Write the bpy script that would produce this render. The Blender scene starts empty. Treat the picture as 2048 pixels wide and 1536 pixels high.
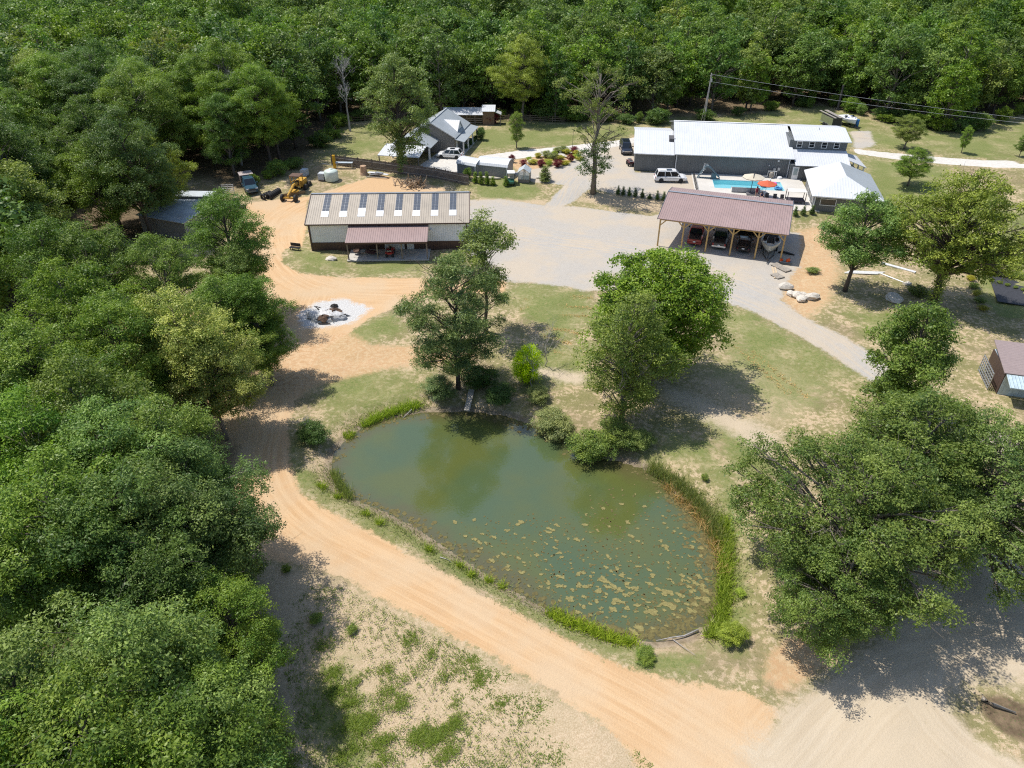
import bpy, math, random
import numpy as np
from mathutils import Vector, Matrix

# ------------------------------------------------------------------ camera, sky, sun, exposure
SC = bpy.context.scene
COL = SC.collection
FPX, CAMH, PITCH = 1420.0, 40.0, math.radians(34.3)      # focal length in photo pixels, flying height (m), tilt below horizon
cam_d = bpy.data.cameras.new('camera')
cam = bpy.data.objects.new('camera', cam_d)
COL.objects.link(cam)
cam_d.sensor_width = 36.0
cam_d.lens = FPX / 2048.0 * 36.0
cam_d.clip_end = 5000
cam.location = (0, 0, CAMH)
cam.rotation_euler = (math.pi / 2 - PITCH, 0, 0)
SC.camera = cam

SUN_TO = Vector((-0.45, 0.20, 1.0)).normalized()           # direction towards the sun
SUN_EL = math.asin(SUN_TO.z)
world = bpy.data.worlds.new('World')
SC.world = world
world.use_nodes = True
wn = world.node_tree
sky = wn.nodes.new('ShaderNodeTexSky')
sky.sky_type = 'NISHITA'
sky.sun_disc = False
sky.sun_elevation = SUN_EL
sky.sun_rotation = math.atan2(SUN_TO.x, SUN_TO.y)
sky.air_density = 1.0
sky.dust_density = 1.0
wn.links.new(sky.outputs[0], wn.nodes['Background'].inputs[0])
wn.nodes['Background'].inputs[1].default_value = 0.14
sun_d = bpy.data.lights.new('sun', 'SUN')
sun_d.energy = 4.4
sun_d.angle = math.radians(0.5)
sun_d.color = (1.0, 0.955, 0.88)
sun = bpy.data.objects.new('sun', sun_d)
COL.objects.link(sun)
sun.rotation_euler = SUN_TO.to_track_quat('Z', 'Y').to_euler()
vs = SC.view_settings
vs.view_transform = 'Standard'
vs.look = 'None'
vs.exposure = 0.15
vs.gamma = 1.0
vs.use_curve_mapping = False
SC.cycles.max_bounces = 4
SC.cycles.diffuse_bounces = 2
SC.cycles.glossy_bounces = 2
SC.cycles.transmission_bounces = 2
SC.cycles.transparent_max_bounces = 6
SC.cycles.use_denoising = False
SC.cycles.sample_clamp_indirect = 6.0
SC.cycles.filter_width = 1.15

RNG = np.random.default_rng(7)
random.seed(7)

# ------------------------------------------------------------------ terrain heights and photo-to-ground helper
def sstep(a, b, x):
    t = np.clip((x - a) / (b - a), 0, 1)
    return t * t * (3 - 2 * t)

def ray(u, v):
    a = (u - 1024) / FPX
    b = (768 - v) / FPX
    return a, math.cos(PITCH) + b * math.sin(PITCH), -math.sin(PITCH) + b * math.cos(PITCH)

def at(u, v, z):
    """point at height z on the line of sight of photo pixel (u, v)"""
    dx, dy, dz = ray(u, v)
    t = (z - CAMH) / dz
    return (dx * t, dy * t, z)

WATER = -0.7
POND_PX = [(664, 948), (672, 905), (700, 875), (735, 850), (790, 836), (850, 826), (930, 824), (1010, 834), (1075, 856), (1130, 880),
           (1180, 915), (1240, 926), (1300, 945), (1345, 985), (1390, 1025), (1420, 1065), (1438, 1110), (1440, 1160), (1432, 1210),
           (1410, 1245), (1370, 1268), (1310, 1280), (1230, 1272), (1150, 1245), (1060, 1198), (980, 1150), (900, 1098), (830, 1050),
           (770, 1020), (720, 1002), (682, 980)]
POND = np.array([at(u, v, WATER)[:2] for u, v in POND_PX])

def seg_dist(P, A, B):
    d = B - A
    t = np.clip(((P - A) @ d) / max(d @ d, 1e-9), 0, 1)
    q = A + t[:, None] * d
    return np.hypot(P[:, 0] - q[:, 0], P[:, 1] - q[:, 1]), t

def sdist(P, poly):
    """signed distance to a polygon, positive inside"""
    P = np.asarray(P, float)
    n = len(poly)
    dmin = np.full(len(P), 1e9)
    ins = np.zeros(len(P), bool)
    for i in range(n):
        A, B = poly[i], poly[(i + 1) % n]
        d, _ = seg_dist(P, A, B)
        dmin = np.minimum(dmin, d)
        c = (A[1] > P[:, 1]) != (B[1] > P[:, 1])
        with np.errstate(divide='ignore', invalid='ignore'):
            xx = (B[0] - A[0]) * (P[:, 1] - A[1]) / (B[1] - A[1]) + A[0]
        ins ^= c & (P[:, 0] < xx)
    return np.where(ins, dmin, -dmin)

def ground_h(P):
    P = np.atleast_2d(np.asarray(P, float))[:, :2]
    x, y = P[:, 0], P[:, 1]
    k = sstep(3, 11, x)
    y1 = 114.3 - 0.19 * np.clip(x - 13, 0, 14) - 7.6 * sstep(27, 38, x)
    lo = 107.0 * (1 - k) + (y1 - 4.2) * k
    hi = 122.0 * (1 - k) + y1 * k
    z = 0.9 * sstep(lo, hi, y)
    near = (np.abs(x) < 45) & (y > 15) & (y < 75)
    s = np.full(len(P), -99.0)
    if near.any():
        s[near] = sdist(P[near], POND)
    dip = sstep(-2.6, 0.0, s)
    z = z * (1 - dip) + (WATER + 0.02) * dip
    z = np.where(s > 0, WATER + 0.02 - 0.9 * (1 - np.exp(-np.maximum(s, 0) / 1.5)), z)
    return z

def G(u, v, dz=0.0):
    """ground point seen at photo pixel (u, v)"""
    z = 0.0
    for _ in range(14):
        x, y, _z = at(u, v, z)
        z = 0.5 * z + 0.5 * float(ground_h([(x, y)])[0])
    return Vector((x, y, z + dz))

def gz(x, y):
    return float(ground_h([(x, y)])[0])

# ------------------------------------------------------------------ materials
MATS = {}
def new_mat(name):
    m = bpy.data.materials.new(name)
    m.use_nodes = True
    nt = m.node_tree
    return m, nt, nt.nodes['Principled BSDF']

def nd(nt, t, **kw):
    n = nt.nodes.new(t)
    for k, v in kw.items():
        setattr(n, k, v)
    return n

def mixc(nt, fac, a, b, blend='MIX'):
    n = nd(nt, 'ShaderNodeMix', data_type='RGBA', blend_type=blend)
    for sock, val in ((n.inputs[0], fac), (n.inputs[6], a), (n.inputs[7], b)):
        if hasattr(val, 'links'):
            nt.links.new(val, sock)
        elif isinstance(val, (int, float)):
            sock.default_value = val
        else:
            sock.default_value = (*val[:3], 1)
    return n.outputs[2]

def mth(nt, op, a, b=None, c=None, clamp=False):
    n = nd(nt, 'ShaderNodeMath', operation=op, use_clamp=clamp)
    for i, val in enumerate((a, b, c)):
        if val is None:
            continue
        if hasattr(val, 'links'):
            nt.links.new(val, n.inputs[i])
        else:
            n.inputs[i].default_value = val
    return n.outputs[0]

def noise(nt, co, scale, detail=4, rough=0.55, dist=0.0):
    n = nd(nt, 'ShaderNodeTexNoise')
    n.inputs['Scale'].default_value = scale
    n.inputs['Detail'].default_value = detail
    n.inputs['Roughness'].default_value = rough
    n.inputs['Distortion'].default_value = dist
    if co is not None:
        nt.links.new(co, n.inputs['Vector'])
    return n.outputs[0]

def smooth(nt, x, lo, hi):
    n = nd(nt, 'ShaderNodeMapRange', interpolation_type='SMOOTHSTEP')
    nt.links.new(x, n.inputs[0])
    n.inputs[1].default_value = lo
    n.inputs[2].default_value = hi
    return n.outputs[0]

def M(name, col, rough=0.6, met=0.0, var=0.18, scale=3.0, ribs=None, bump=0.0, dirt=None, spec=0.5, coat=0.0):
    """procedural surface: base colour broken up by two noises, optional ribs (axis, spacing), optional dirt colour"""
    if name in MATS:
        return MATS[name]
    m, nt, b = new_mat(name)
    tc = nd(nt, 'ShaderNodeTexCoord').outputs['Object']
    n1 = noise(nt, tc, scale, 5)
    n2 = noise(nt, tc, scale * 9, 3)
    f = mth(nt, 'MULTIPLY_ADD', n1, 0.65, mth(nt, 'MULTIPLY', n2, 0.35))
    d = [c * (1 - var) for c in col]
    l = [min(1, c * (1 + var)) for c in col]
    c = mixc(nt, smooth(nt, f, 0.3, 0.7), d, l)
    if dirt:
        n3 = noise(nt, tc, scale * 0.4, 6, 0.65)
        c = mixc(nt, mth(nt, 'MULTIPLY', smooth(nt, n3, 0.5, 0.75), dirt[3] if len(dirt) > 3 else 0.5), c, dirt[:3])
    nt.links.new(c, b.inputs['Base Color'])
    b.inputs['Roughness'].default_value = rough
    b.inputs['Metallic'].default_value = met
    b.inputs['Specular IOR Level'].default_value = spec
    b.inputs['Coat Weight'].default_value = coat
    hgt = None
    if ribs:
        sx = nd(nt, 'ShaderNodeSeparateXYZ')
        nt.links.new(tc, sx.inputs[0])
        w = mth(nt, 'PINGPONG', sx.outputs['XYZ'.index(ribs[0])], ribs[1] / 2)
        hgt = mth(nt, 'MULTIPLY', smooth(nt, mth(nt, 'DIVIDE', w, ribs[1] / 2), 0.55, 0.9), 1.0)
        bn = nd(nt, 'ShaderNodeBump')
        bn.inputs['Strength'].default_value = 1.0
        bn.inputs['Distance'].default_value = ribs[2] if len(ribs) > 2 else 0.03
        nt.links.new(hgt, bn.inputs['Height'])
        nt.links.new(bn.outputs[0], b.inputs['Normal'])
    elif bump:
        bn = nd(nt, 'ShaderNodeBump')
        bn.inputs['Strength'].default_value = 0.8
        bn.inputs['Distance'].default_value = bump
        nt.links.new(f, bn.inputs['Height'])
        nt.links.new(bn.outputs[0], b.inputs['Normal'])
    MATS[name] = m
    return m

# ------------------------------------------------------------------ mesh builder and object bookkeeping
class MB:
    def __init__(s):
        s.v, s.f = [], []

    def add(s, vs, fs, T=None):
        o = len(s.v)
        for p in vs:
            p = Vector(p)
            s.v.append(tuple(T @ p) if T is not None else tuple(p))
        s.f += [tuple(o + i for i in f) for f in fs]
        return s

    def box(s, c, d, rz=0.0, T=None, taper=1.0):
        x, y, z = d[0] / 2, d[1] / 2, d[2] / 2
        R = Matrix.Translation(c) @ Matrix.Rotation(rz, 4, 'Z')
        if T is not None:
            R = T @ R
        k = taper
        vs = [(-x, -y, -z), (x, -y, -z), (x, y, -z), (-x, y, -z), (-x * k, -y * k, z), (x * k, -y * k, z), (x * k, y * k, z), (-x * k, y * k, z)]
        return s.add(vs, [(0, 3, 2, 1), (4, 5, 6, 7), (0, 1, 5, 4), (1, 2, 6, 5), (2, 3, 7, 6), (3, 0, 4, 7)], R)

    def span(s, a, b, T=None):
        return s.box([(a[i] + b[i]) / 2 for i in range(3)], [abs(b[i] - a[i]) for i in range(3)], T=T)

    def beam(s, a, b, w, h=None, T=None):
        """square bar from a to b"""
        a, b = Vector(a), Vector(b)
        h = h or w
        d = (b - a)
        q = d.to_track_quat('X', 'Z').to_matrix().to_4x4()
        R = Matrix.Translation((a + b) / 2) @ q
        if T is not None:
            R = T @ R
        return s.box((0, 0, 0), (d.length, w, h), T=R)

    def prism(s, poly, z0, z1, T=None):
        n = len(poly)
        vs = [(x, y, z0) for x, y in poly] + [(x, y, z1) for x, y in poly]
        fs = [tuple(range(n - 1, -1, -1)), tuple(range(n, 2 * n))]
        fs += [(i, (i + 1) % n, n + (i + 1) % n, n + i) for i in range(n)]
        return s.add(vs, fs, T)

    def slab(s, pts, th, T=None):
        """a sheet of thickness th (downwards) over a polygon of 3-D points"""
        n = len(pts)
        vs = [tuple(p) for p in pts] + [(p[0], p[1], p[2] - th) for p in pts]
        fs = [tuple(range(n)), tuple(range(2 * n - 1, n - 1, -1))]
        fs += [((i + 1) % n, i, n + i, n + (i + 1) % n) for i in range(n)]
        return s.add(vs, fs, T)

    def tube(s, pts, rad, n=6, T=None, cap=True):
        pts = [Vector(p) for p in pts]
        if not hasattr(rad, '__len__'):
            rad = [rad] * len(pts)
        vs, fs = [], []
        for i, p in enumerate(pts):
            d = (pts[min(i + 1, len(pts) - 1)] - pts[max(i - 1, 0)])
            d = d.normalized() if d.length > 1e-9 else Vector((0, 0, 1))
            a = d.orthogonal().normalized() if abs(d.z) < 0.9 else Vector((1, 0, 0)).cross(d).normalized()
            b = d.cross(a)
            for k in range(n):
                t = 2 * math.pi * k / n
                vs.append(p + (a * math.cos(t) + b * math.sin(t)) * rad[i])
        for i in range(len(pts) - 1):
            for k in range(n):
                k2 = (k + 1) % n
                fs.append((i * n + k, i * n + k2, (i + 1) * n + k2, (i + 1) * n + k))
        if cap:
            fs.append(tuple(range(n - 1, -1, -1)))
            fs.append(tuple((len(pts) - 1) * n + k for k in range(n)))
        return s.add(vs, fs, T)

    def lathe(s, prof, n=16, T=None):
        vs, fs = [], []
        for r, z in prof:
            for k in range(n):
                t = 2 * math.pi * k / n
                vs.append((r * math.cos(t), r * math.sin(t), z))
        for i in range(len(prof) - 1):
            for k in range(n):
                k2 = (k + 1) % n
                fs.append((i * n + k, i * n + k2, (i + 1) * n + k2, (i + 1) * n + k))
        fs.append(tuple(range(n - 1, -1, -1)))
        fs.append(tuple((len(prof) - 1) * n + k for k in range(n)))
        return s.add(vs, fs, T)

    def loft(s, secs, T=None, cap=True):
        n = len(secs[0])
        vs = [p for q in secs for p in q]
        fs = []
        for i in range(len(secs) - 1):
            for k in range(n):
                k2 = (k + 1) % n
                fs.append((i * n + k, i * n + k2, (i + 1) * n + k2, (i + 1) * n + k))
        if cap:
            fs.append(tuple(range(n - 1, -1, -1)))
            fs.append(tuple((len(secs) - 1) * n + k for k in range(n)))
        return s.add(vs, fs, T)

    def build(s, name, mat, parent=None, smooth=False, loc=None, rz=None, fixn=True):
        me = bpy.data.meshes.new(name)
        me.from_pydata(s.v, [], s.f)
        if fixn:
            import bmesh
            bm = bmesh.new()
            bm.from_mesh(me)
            bmesh.ops.recalc_face_normals(bm, faces=bm.faces)
            bm.to_mesh(me)
            bm.free()
        if smooth:
            me.polygons.foreach_set('use_smooth', [True] * len(me.polygons))
        me.materials.append(mat)
        o = bpy.data.objects.new(name, me)
        COL.objects.link(o)
        if parent is not None:
            o.parent = parent
        if loc is not None:
            o.location = loc
        if rz is not None:
            o.rotation_euler.z = rz
        return o

def tag(o, label=None, cat=None, group=None, kind=None):
    if label:
        o['label'] = label
    if cat:
        o['category'] = cat
    if group:
        o['group'] = group
    if kind:
        o['kind'] = kind
    return o

def empty(name, loc, rz=0.0, label=None, cat=None, group=None, rot=None):
    o = bpy.data.objects.new(name, None)
    COL.objects.link(o)
    o.empty_display_size = 0.2
    o.location = loc
    o.rotation_euler = rot if rot is not None else (0, 0, rz)
    return tag(o, label, cat, group)

def copy_tree(o, parent=None):
    c = o.copy()
    COL.objects.link(c)
    c.parent = parent
    for ch in list(o.children):
        copy_tree(ch, c)
    return c

def local(root, p):
    """world point in the frame of an empty with location and z rotation only"""
    c, s_ = math.cos(-root.rotation_euler.z), math.sin(-root.rotation_euler.z)
    d = Vector(p) - Vector(root.location)
    return Vector((c * d.x - s_ * d.y, s_ * d.x + c * d.y, d.z))

ORD = ['first', 'second', 'third', 'fourth', 'fifth', 'sixth', 'seventh', 'eighth', 'ninth', 'tenth', 'eleventh', 'twelfth']
R_ = math.radians

# ------------------------------------------------------------------ ground: one sheet with masks for what covers it
def gpoly(px):
    return np.array([G(u, v)[:2] for u, v in px])

def clampv(px):
    return px

MASKS = {
 'dirt': [([(470, 420), (500, 405), (620, 392), (760, 350), (830, 362), (900, 380), (800, 392), (614, 400), (610, 470), (604, 492), (570, 500), (560, 525), (600, 548), (700, 556), (840, 556), (1010, 560), (1010, 585),
            (860, 590), (800, 612), (735, 640), (700, 665), (640, 700), (620, 750), (590, 800), (575, 860), (580, 930), (600, 985), (640, 1012), (720, 1052), (800, 1096), (900, 1152), (1000, 1208), (1100, 1262), (1200, 1315), (1290, 1350), (1350, 1362), (1430, 1372), (1500, 1390), (1560, 1420), (1540, 1480), (1580, 1540), (1540, 1620), (1330, 1600),
            (1230, 1470), (1100, 1380), (980, 1310), (880, 1256), (760, 1192), (680, 1150), (600, 1130), (530, 1118), (490, 1108), (470, 1060), (460, 1010), (440, 950), (450, 860), (480, 780), (510, 700), (545, 640), (520, 560), (490, 480)], 1.0)],
 'orange': [([(1590, 462), (1640, 452), (1660, 500), (1680, 540), (1660, 600), (1610, 640), (1560, 600), (1570, 560), (1588, 520)], 1.6),
            ([(1540, 1305), (1600, 1260), (1660, 1250), (1690, 1300), (1640, 1340), (1560, 1385), (1530, 1360)], 0.8),
            ([(520, 700), (600, 690), (690, 660), (740, 690), (900, 695), (960, 690), (940, 720), (760, 740), (640, 770), (590, 800), (540, 780)], 1.2),
            ([(1015, 322), (1060, 316), (1160, 298), (1180, 318), (1160, 338), (1040, 346)], 0.7),
            ([(120, 640), (400, 600), (480, 700), (460, 850), (300, 800), (160, 760)], 2.0)],
 'gravel': [([(938, 400), (1000, 398), (1100, 412), (1145, 412), (1300, 432), (1340, 425), (1600, 465), (1600, 530), (1575, 560), (1560, 600), (1620, 640), (1690, 672), (1770, 722), (1850, 790), (1990, 860), (2100, 880), (2100, 800), (2060, 760), (2160, 800), (2160, 960), (1960, 900), (1800, 800), (1730, 752), (1600, 672), (1500, 620), (1440, 600), (1300, 580), (1170, 580), (1080, 566), (1000, 560), (935, 520)], 1.3),
            ([(1110, 390), (1130, 370), (1060, 362), (1020, 345), (1140, 326), (1170, 300), (1240, 282), (1270, 280), (1268, 345), (1400, 340), (1390, 400), (1250, 392), (1180, 378), (1120, 415), (1085, 415)], 0.9),
            ([(1700, 262), (1740, 262), (1750, 290), (1712, 300)], 1.5)],
 'conc': [([(960, 312), (1030, 302), (1130, 292), (1240, 280), (1285, 272), (1285, 282), (1240, 292), (1135, 306), (1030, 318), (960, 326)], 0.35),
          ([(1706, 297), (1790, 306), (1900, 316), (2120, 330), (2120, 343), (1900, 329), (1790, 318), (1712, 307)], 0.35),
          ([(840, 330), (880, 302), (930, 300), (930, 345), (880, 352)], 0.6)],
 'green': [([(1440, 606), (1500, 626), (1600, 680), (1740, 758), (1690, 770), (1600, 745), (1520, 700), (1440, 650)], 2.5),
           ([(1010, 580), (1060, 566), (1130, 572), (1180, 590), (1190, 640), (1120, 690), (1060, 640), (1020, 610)], 2.0),
           ([(640, 290), (700, 250), (790, 232), (780, 300), (740, 318), (650, 318)], 4.0),
           ([(950, 300), (950, 262), (1000, 245), (1150, 245), (1290, 250), (1280, 270), (1140, 290), (1030, 298)], 3.0),
           ([(1230, 250), (1350, 236), (1500, 228), (1640, 210), (1750, 240), (1900, 270), (2100, 220), (2100, 322), (1900, 312), (1720, 292), (1600, 260), (1350, 250)], 4.0),
           ([(1716, 312), (1800, 322), (1900, 334), (1900, 420), (1780, 440), (1740, 400)], 3.0),
           ([(590, 500), (620, 498), (690, 515), (690, 545), (620, 545), (580, 528)], 2.0), ([(700, 522), (850, 520), (840, 548), (720, 552)], 1.2),
           ([(1955, 540), (2000, 535), (2120, 560), (2120, 640), (2000, 632), (1962, 590)], 0.5),
           ([(620, 860), (600, 920), (640, 960), (700, 1000), (780, 1040), (900, 1108), (990, 1166), (1080, 1215), (1180, 1262), (1290, 1300), (1400, 1310), (1380, 1350), (1290, 1342), (1200, 1308), (1000, 1200), (800, 1088), (660, 1018), (590, 970), (575, 900)], 1.0),
           ([(1300, 920), (1400, 940), (1440, 1000), (1450, 1200), (1440, 1290), (1480, 1290), (1490, 1100), (1470, 980), (1420, 880), (1330, 860)], 1.8),
           ([(1720, 1395), (1800, 1385), (1860, 1440), (1900, 1530), (1820, 1560), (1740, 1480)], 1.6), ([(1400, 800), (1480, 860), (1560, 940), (1480, 960), (1420, 880)], 2.5), ([(1020, 700), (1180, 690), (1180, 760), (1060, 780)], 2.5), ([(1480, 640), (1700, 760), (1560, 830), (1440, 740)], 4.0), ([(1700, 620), (1900, 640), (1850, 720), (1760, 690)], 3.0), ([(1900, 400), (2080, 420), (2080, 540), (1900, 500)], 5.0),
           ([(640, 770), (720, 740), (840, 740), (830, 800), (720, 830), (660, 860)], 2.5),
           ([(640, 690), (700, 660), (800, 620), (800, 660), (700, 720)], 1.8),
           ([(640, 1330), (700, 1320), (760, 1536), (640, 1600), (620, 1450)], 2.0),
           ([(940, 375), (960, 352), (1060, 362), (1090, 390), (1060, 400), (960, 395)], 1.5), ([(1590, 420), (1650, 420), (1650, 440), (1590, 440)], 1.0)],
 'sand': [([(1560, 1420), (1640, 1370), (1700, 1330), (1850, 1250), (2120, 1180), (2160, 1380), (1960, 1360), (1880, 1400), (1900, 1480), (2060, 1580), (2060, 1700), (1430, 1700), (1500, 1560), (1480, 1500), (1540, 1460)], 2.6),
          ([(1560, 1420), (1620, 1380), (1700, 1320), (1780, 1270), (1800, 1100), (2100, 1080), (2160, 1340), (2000, 1340), (1900, 1380), (1900, 1420), (1960, 1480), (2120, 1560), (2100, 1700), (1960, 1600), (1860, 1470), (1800, 1400), (1700, 1440), (1600, 1600), (1540, 1600)], 1.2),
          ([(1320, 770), (1400, 790), (1480, 830), (1560, 870), (1540, 910), (1470, 870), (1400, 830), (1330, 800)], 2.6),
          ([(1080, 735), (1180, 750), (1160, 770), (1060, 748)], 1.6)],
 'litter': [([(1955, 1390), (2010, 1392), (2090, 1430), (2090, 1500), (2010, 1466), (1970, 1430)], 0.5), ([(-500, 150), (480, 380), (600, 330), (680, 235), (1000, 228), (1230, 238), (1480, 226), (1640, 206), (1760, 232), (1900, 260), (2060, 215), (2600, 215), (2600, 20), (-500, 20)], 5.0),
            ([(-900, 200), (470, 395), (440, 480), (230, 480), (200, 640), (150, 760), (470, 900), (450, 1000), (480, 1100), (520, 1300), (560, 1700), (-900, 1900)], 2.2)],
 'ash': [([(594, 632), (630, 604), (690, 598), (745, 618), (710, 642), (660, 656), (612, 656)], 1.3)],
 'bare': [([(520, 1120), (700, 1165), (900, 1275), (1100, 1385), (1330, 1500), (1560, 1600), (600, 1700), (560, 1400)], 1.5), ([(1560, 1420), (1800, 1400), (1860, 1500), (2000, 1650), (1540, 1650)], 2.0), ([(1380, 780), (1560, 850), (1640, 780), (1500, 700)], 3.0), ([(1150, 400), (1330, 425), (1330, 400), (1180, 385)], 1.5), ([(960, 395), (1090, 400), (1100, 410), (960, 405)], 1.0)],
}

def build_ground():
    xs = np.concatenate([-np.geomspace(1600, 75, 28), np.arange(-73, 84, 0.42), np.geomspace(86, 1600, 28)])
    ys = np.concatenate([np.linspace(-200, 8, 14), np.arange(12, 132, 0.42), np.arange(132.5, 180, 0.9), np.geomspace(182, 2600, 34)])
    X, Y = np.meshgrid(xs, ys)
    P = np.column_stack([X.ravel(), Y.ravel()])
    nx, ny = len(xs), len(ys)
    att = {k: np.zeros(len(P)) for k in MASKS}
    for k, polys in MASKS.items():
        for px, w in polys:
            poly = gpoly(px)
            lo, hi = poly.min(0) - w * 2, poly.max(0) + w * 2
            sel = np.all((P > lo) & (P < hi), axis=1)
            if sel.any():
                s = sdist(P[sel], poly)
                att[k][sel] = np.maximum(att[k][sel], np.clip(0.5 + s / (2 * w), 0, 1))
    # far beyond the clearing everything is woodland floor
    att['litter'] = np.maximum(att['litter'], sstep(165, 185, P[:, 1]) * (np.abs(P[:, 0]) > 0))
    rp = [
        [(1010, 580), (900, 580), (760, 585), (640, 575), (570, 530), (545, 470), (580, 420), (680, 380)],
        [(640, 590), (600, 690), (550, 820), (525, 950), (590, 1050), (760, 1135), (950, 1235), (1150, 1345), (1330, 1440), (1500, 1560)],
        [(945, 450), (1100, 480), (1300, 505), (1480, 570), (1650, 645), (1770, 735), (1900, 830), (2100, 920)],
        [(1580, 1500), (1680, 1380), (1780, 1310), (1930, 1270), (2130, 1290)],
        [(1930, 1290), (1880, 1360), (1920, 1440), (2040, 1520), (2130, 1580)],
        [(1110, 400), (1140, 350), (1200, 310), (1270, 285)]]
    best = np.full(len(P), 1e9)
    lat, lon = np.zeros(len(P)), np.zeros(len(P))
    for line in rp:
        L = gpoly(line)
        # round the corners of the centre line
        for _ in range(2):
            L = np.vstack([L[:1]] + [np.array([0.75 * L[i] + 0.25 * L[i + 1], 0.25 * L[i] + 0.75 * L[i + 1]]) for i in range(len(L) - 1)] + [L[-1:]])
        acc = 0
        for i in range(len(L) - 1):
            d, t = seg_dist(P, L[i], L[i + 1])
            e = L[i + 1] - L[i]
            ln = np.hypot(*e)
            side = (e[0] * (P[:, 1] - L[i][1]) - e[1] * (P[:, 0] - L[i][0])) / ln
            up = d < best
            lat[up] = side[up]
            lon[up] = acc + t[up] * ln
            best = np.minimum(best, d)
            acc += ln
        acc += 50
    Z = ground_h(P)
    # soft unevenness, tufty off the tracks
    r = np.random.default_rng(3)
    bump = np.zeros(len(P))
    for fr, am in ((0.05, 0.10), (0.13, 0.06), (0.4, 0.03), (0.9, 0.022)):
        for _ in range(4):
            a, ph = r.uniform(0, 6.28, 2)
            bump += am * 0.5 * np.sin((P[:, 0] * math.cos(a) + P[:, 1] * math.sin(a)) * fr * r.uniform(4, 7) + ph)
    flat = np.maximum.reduce([att['dirt'], att['gravel'], att['conc']])
    nearp = (np.abs(P[:, 0]) < 40) & (P[:, 1] > 15) & (P[:, 1] < 70)
    sd = np.full(len(P), -99.0)
    sd[nearp] = sdist(P[nearp], POND)
    bump *= (1 - 0.75 * flat) * np.clip(-sd / 3, 0.0, 1)
    Z = Z + np.where(P[:, 1] > 100, 0.3, 1.0) * bump - 0.02
    cq, sq = math.cos(R_(8.13)), math.sin(R_(8.13))
    lx, ly = cq * (P[:, 0] - 28.1) - sq * (P[:, 1] - 122.43), sq * (P[:, 0] - 28.1) + cq * (P[:, 1] - 122.43)
    Z = np.where((lx > 3.4) & (lx < 20.5) & (ly > -15.3) & (ly < -0.5), Z - 1.3, Z)
    att['shore'] = np.clip(1 - np.abs(sd + 0.35) / 0.9, 0, 1) + (sd > 0) * 1.0
    att['shore'] = np.clip(att['shore'], 0, 1)
    att['lat'], att['lon'] = lat, lon
    att['track'] = np.clip(1 - best / 5.0, 0, 1)
    idx = np.arange(nx * ny).reshape(ny, nx)
    F = np.stack([idx[:-1, :-1], idx[:-1, 1:], idx[1:, 1:], idx[1:, :-1]], -1).reshape(-1, 4)
    fm = {k: att[k][F].mean(1) for k in ('dirt', 'gravel', 'conc', 'sand')}
    kind = np.zeros(len(F), int)
    kind[fm['sand'] > 0.5] = 4
    kind[fm['dirt'] > 0.5] = 1
    kind[fm['gravel'] > 0.5] = 2
    kind[fm['conc'] > 0.5] = 3
    mat = ground_material()
    for k, nm in enumerate(('ground', 'dirt_road', 'gravel_yard', 'concrete_driveway', 'sand_track')):
        f = F[kind == k]
        used, inv = np.unique(f, return_inverse=True)
        me = bpy.data.meshes.new(nm)
        me.vertices.add(len(used))
        me.vertices.foreach_set('co', np.column_stack([P[used], Z[used]]).astype(np.float32).ravel())
        me.loops.add(len(f) * 4)
        me.loops.foreach_set('vertex_index', inv.reshape(-1).astype(np.int32))
        me.polygons.add(len(f))
        me.polygons.foreach_set('loop_start', np.arange(0, len(f) * 4, 4, dtype=np.int32))
        me.polygons.foreach_set('use_smooth', np.ones(len(f), bool))
        me.update(calc_edges=True)
        for a, v in att.items():
            A = me.attributes.new(a, 'FLOAT', 'POINT')
            A.data.foreach_set('value', v[used].astype(np.float32))
        me.materials.append(mat)
        o = bpy.data.objects.new(nm, me)
        COL.objects.link(o)
        o['kind'] = 'structure'

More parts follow.
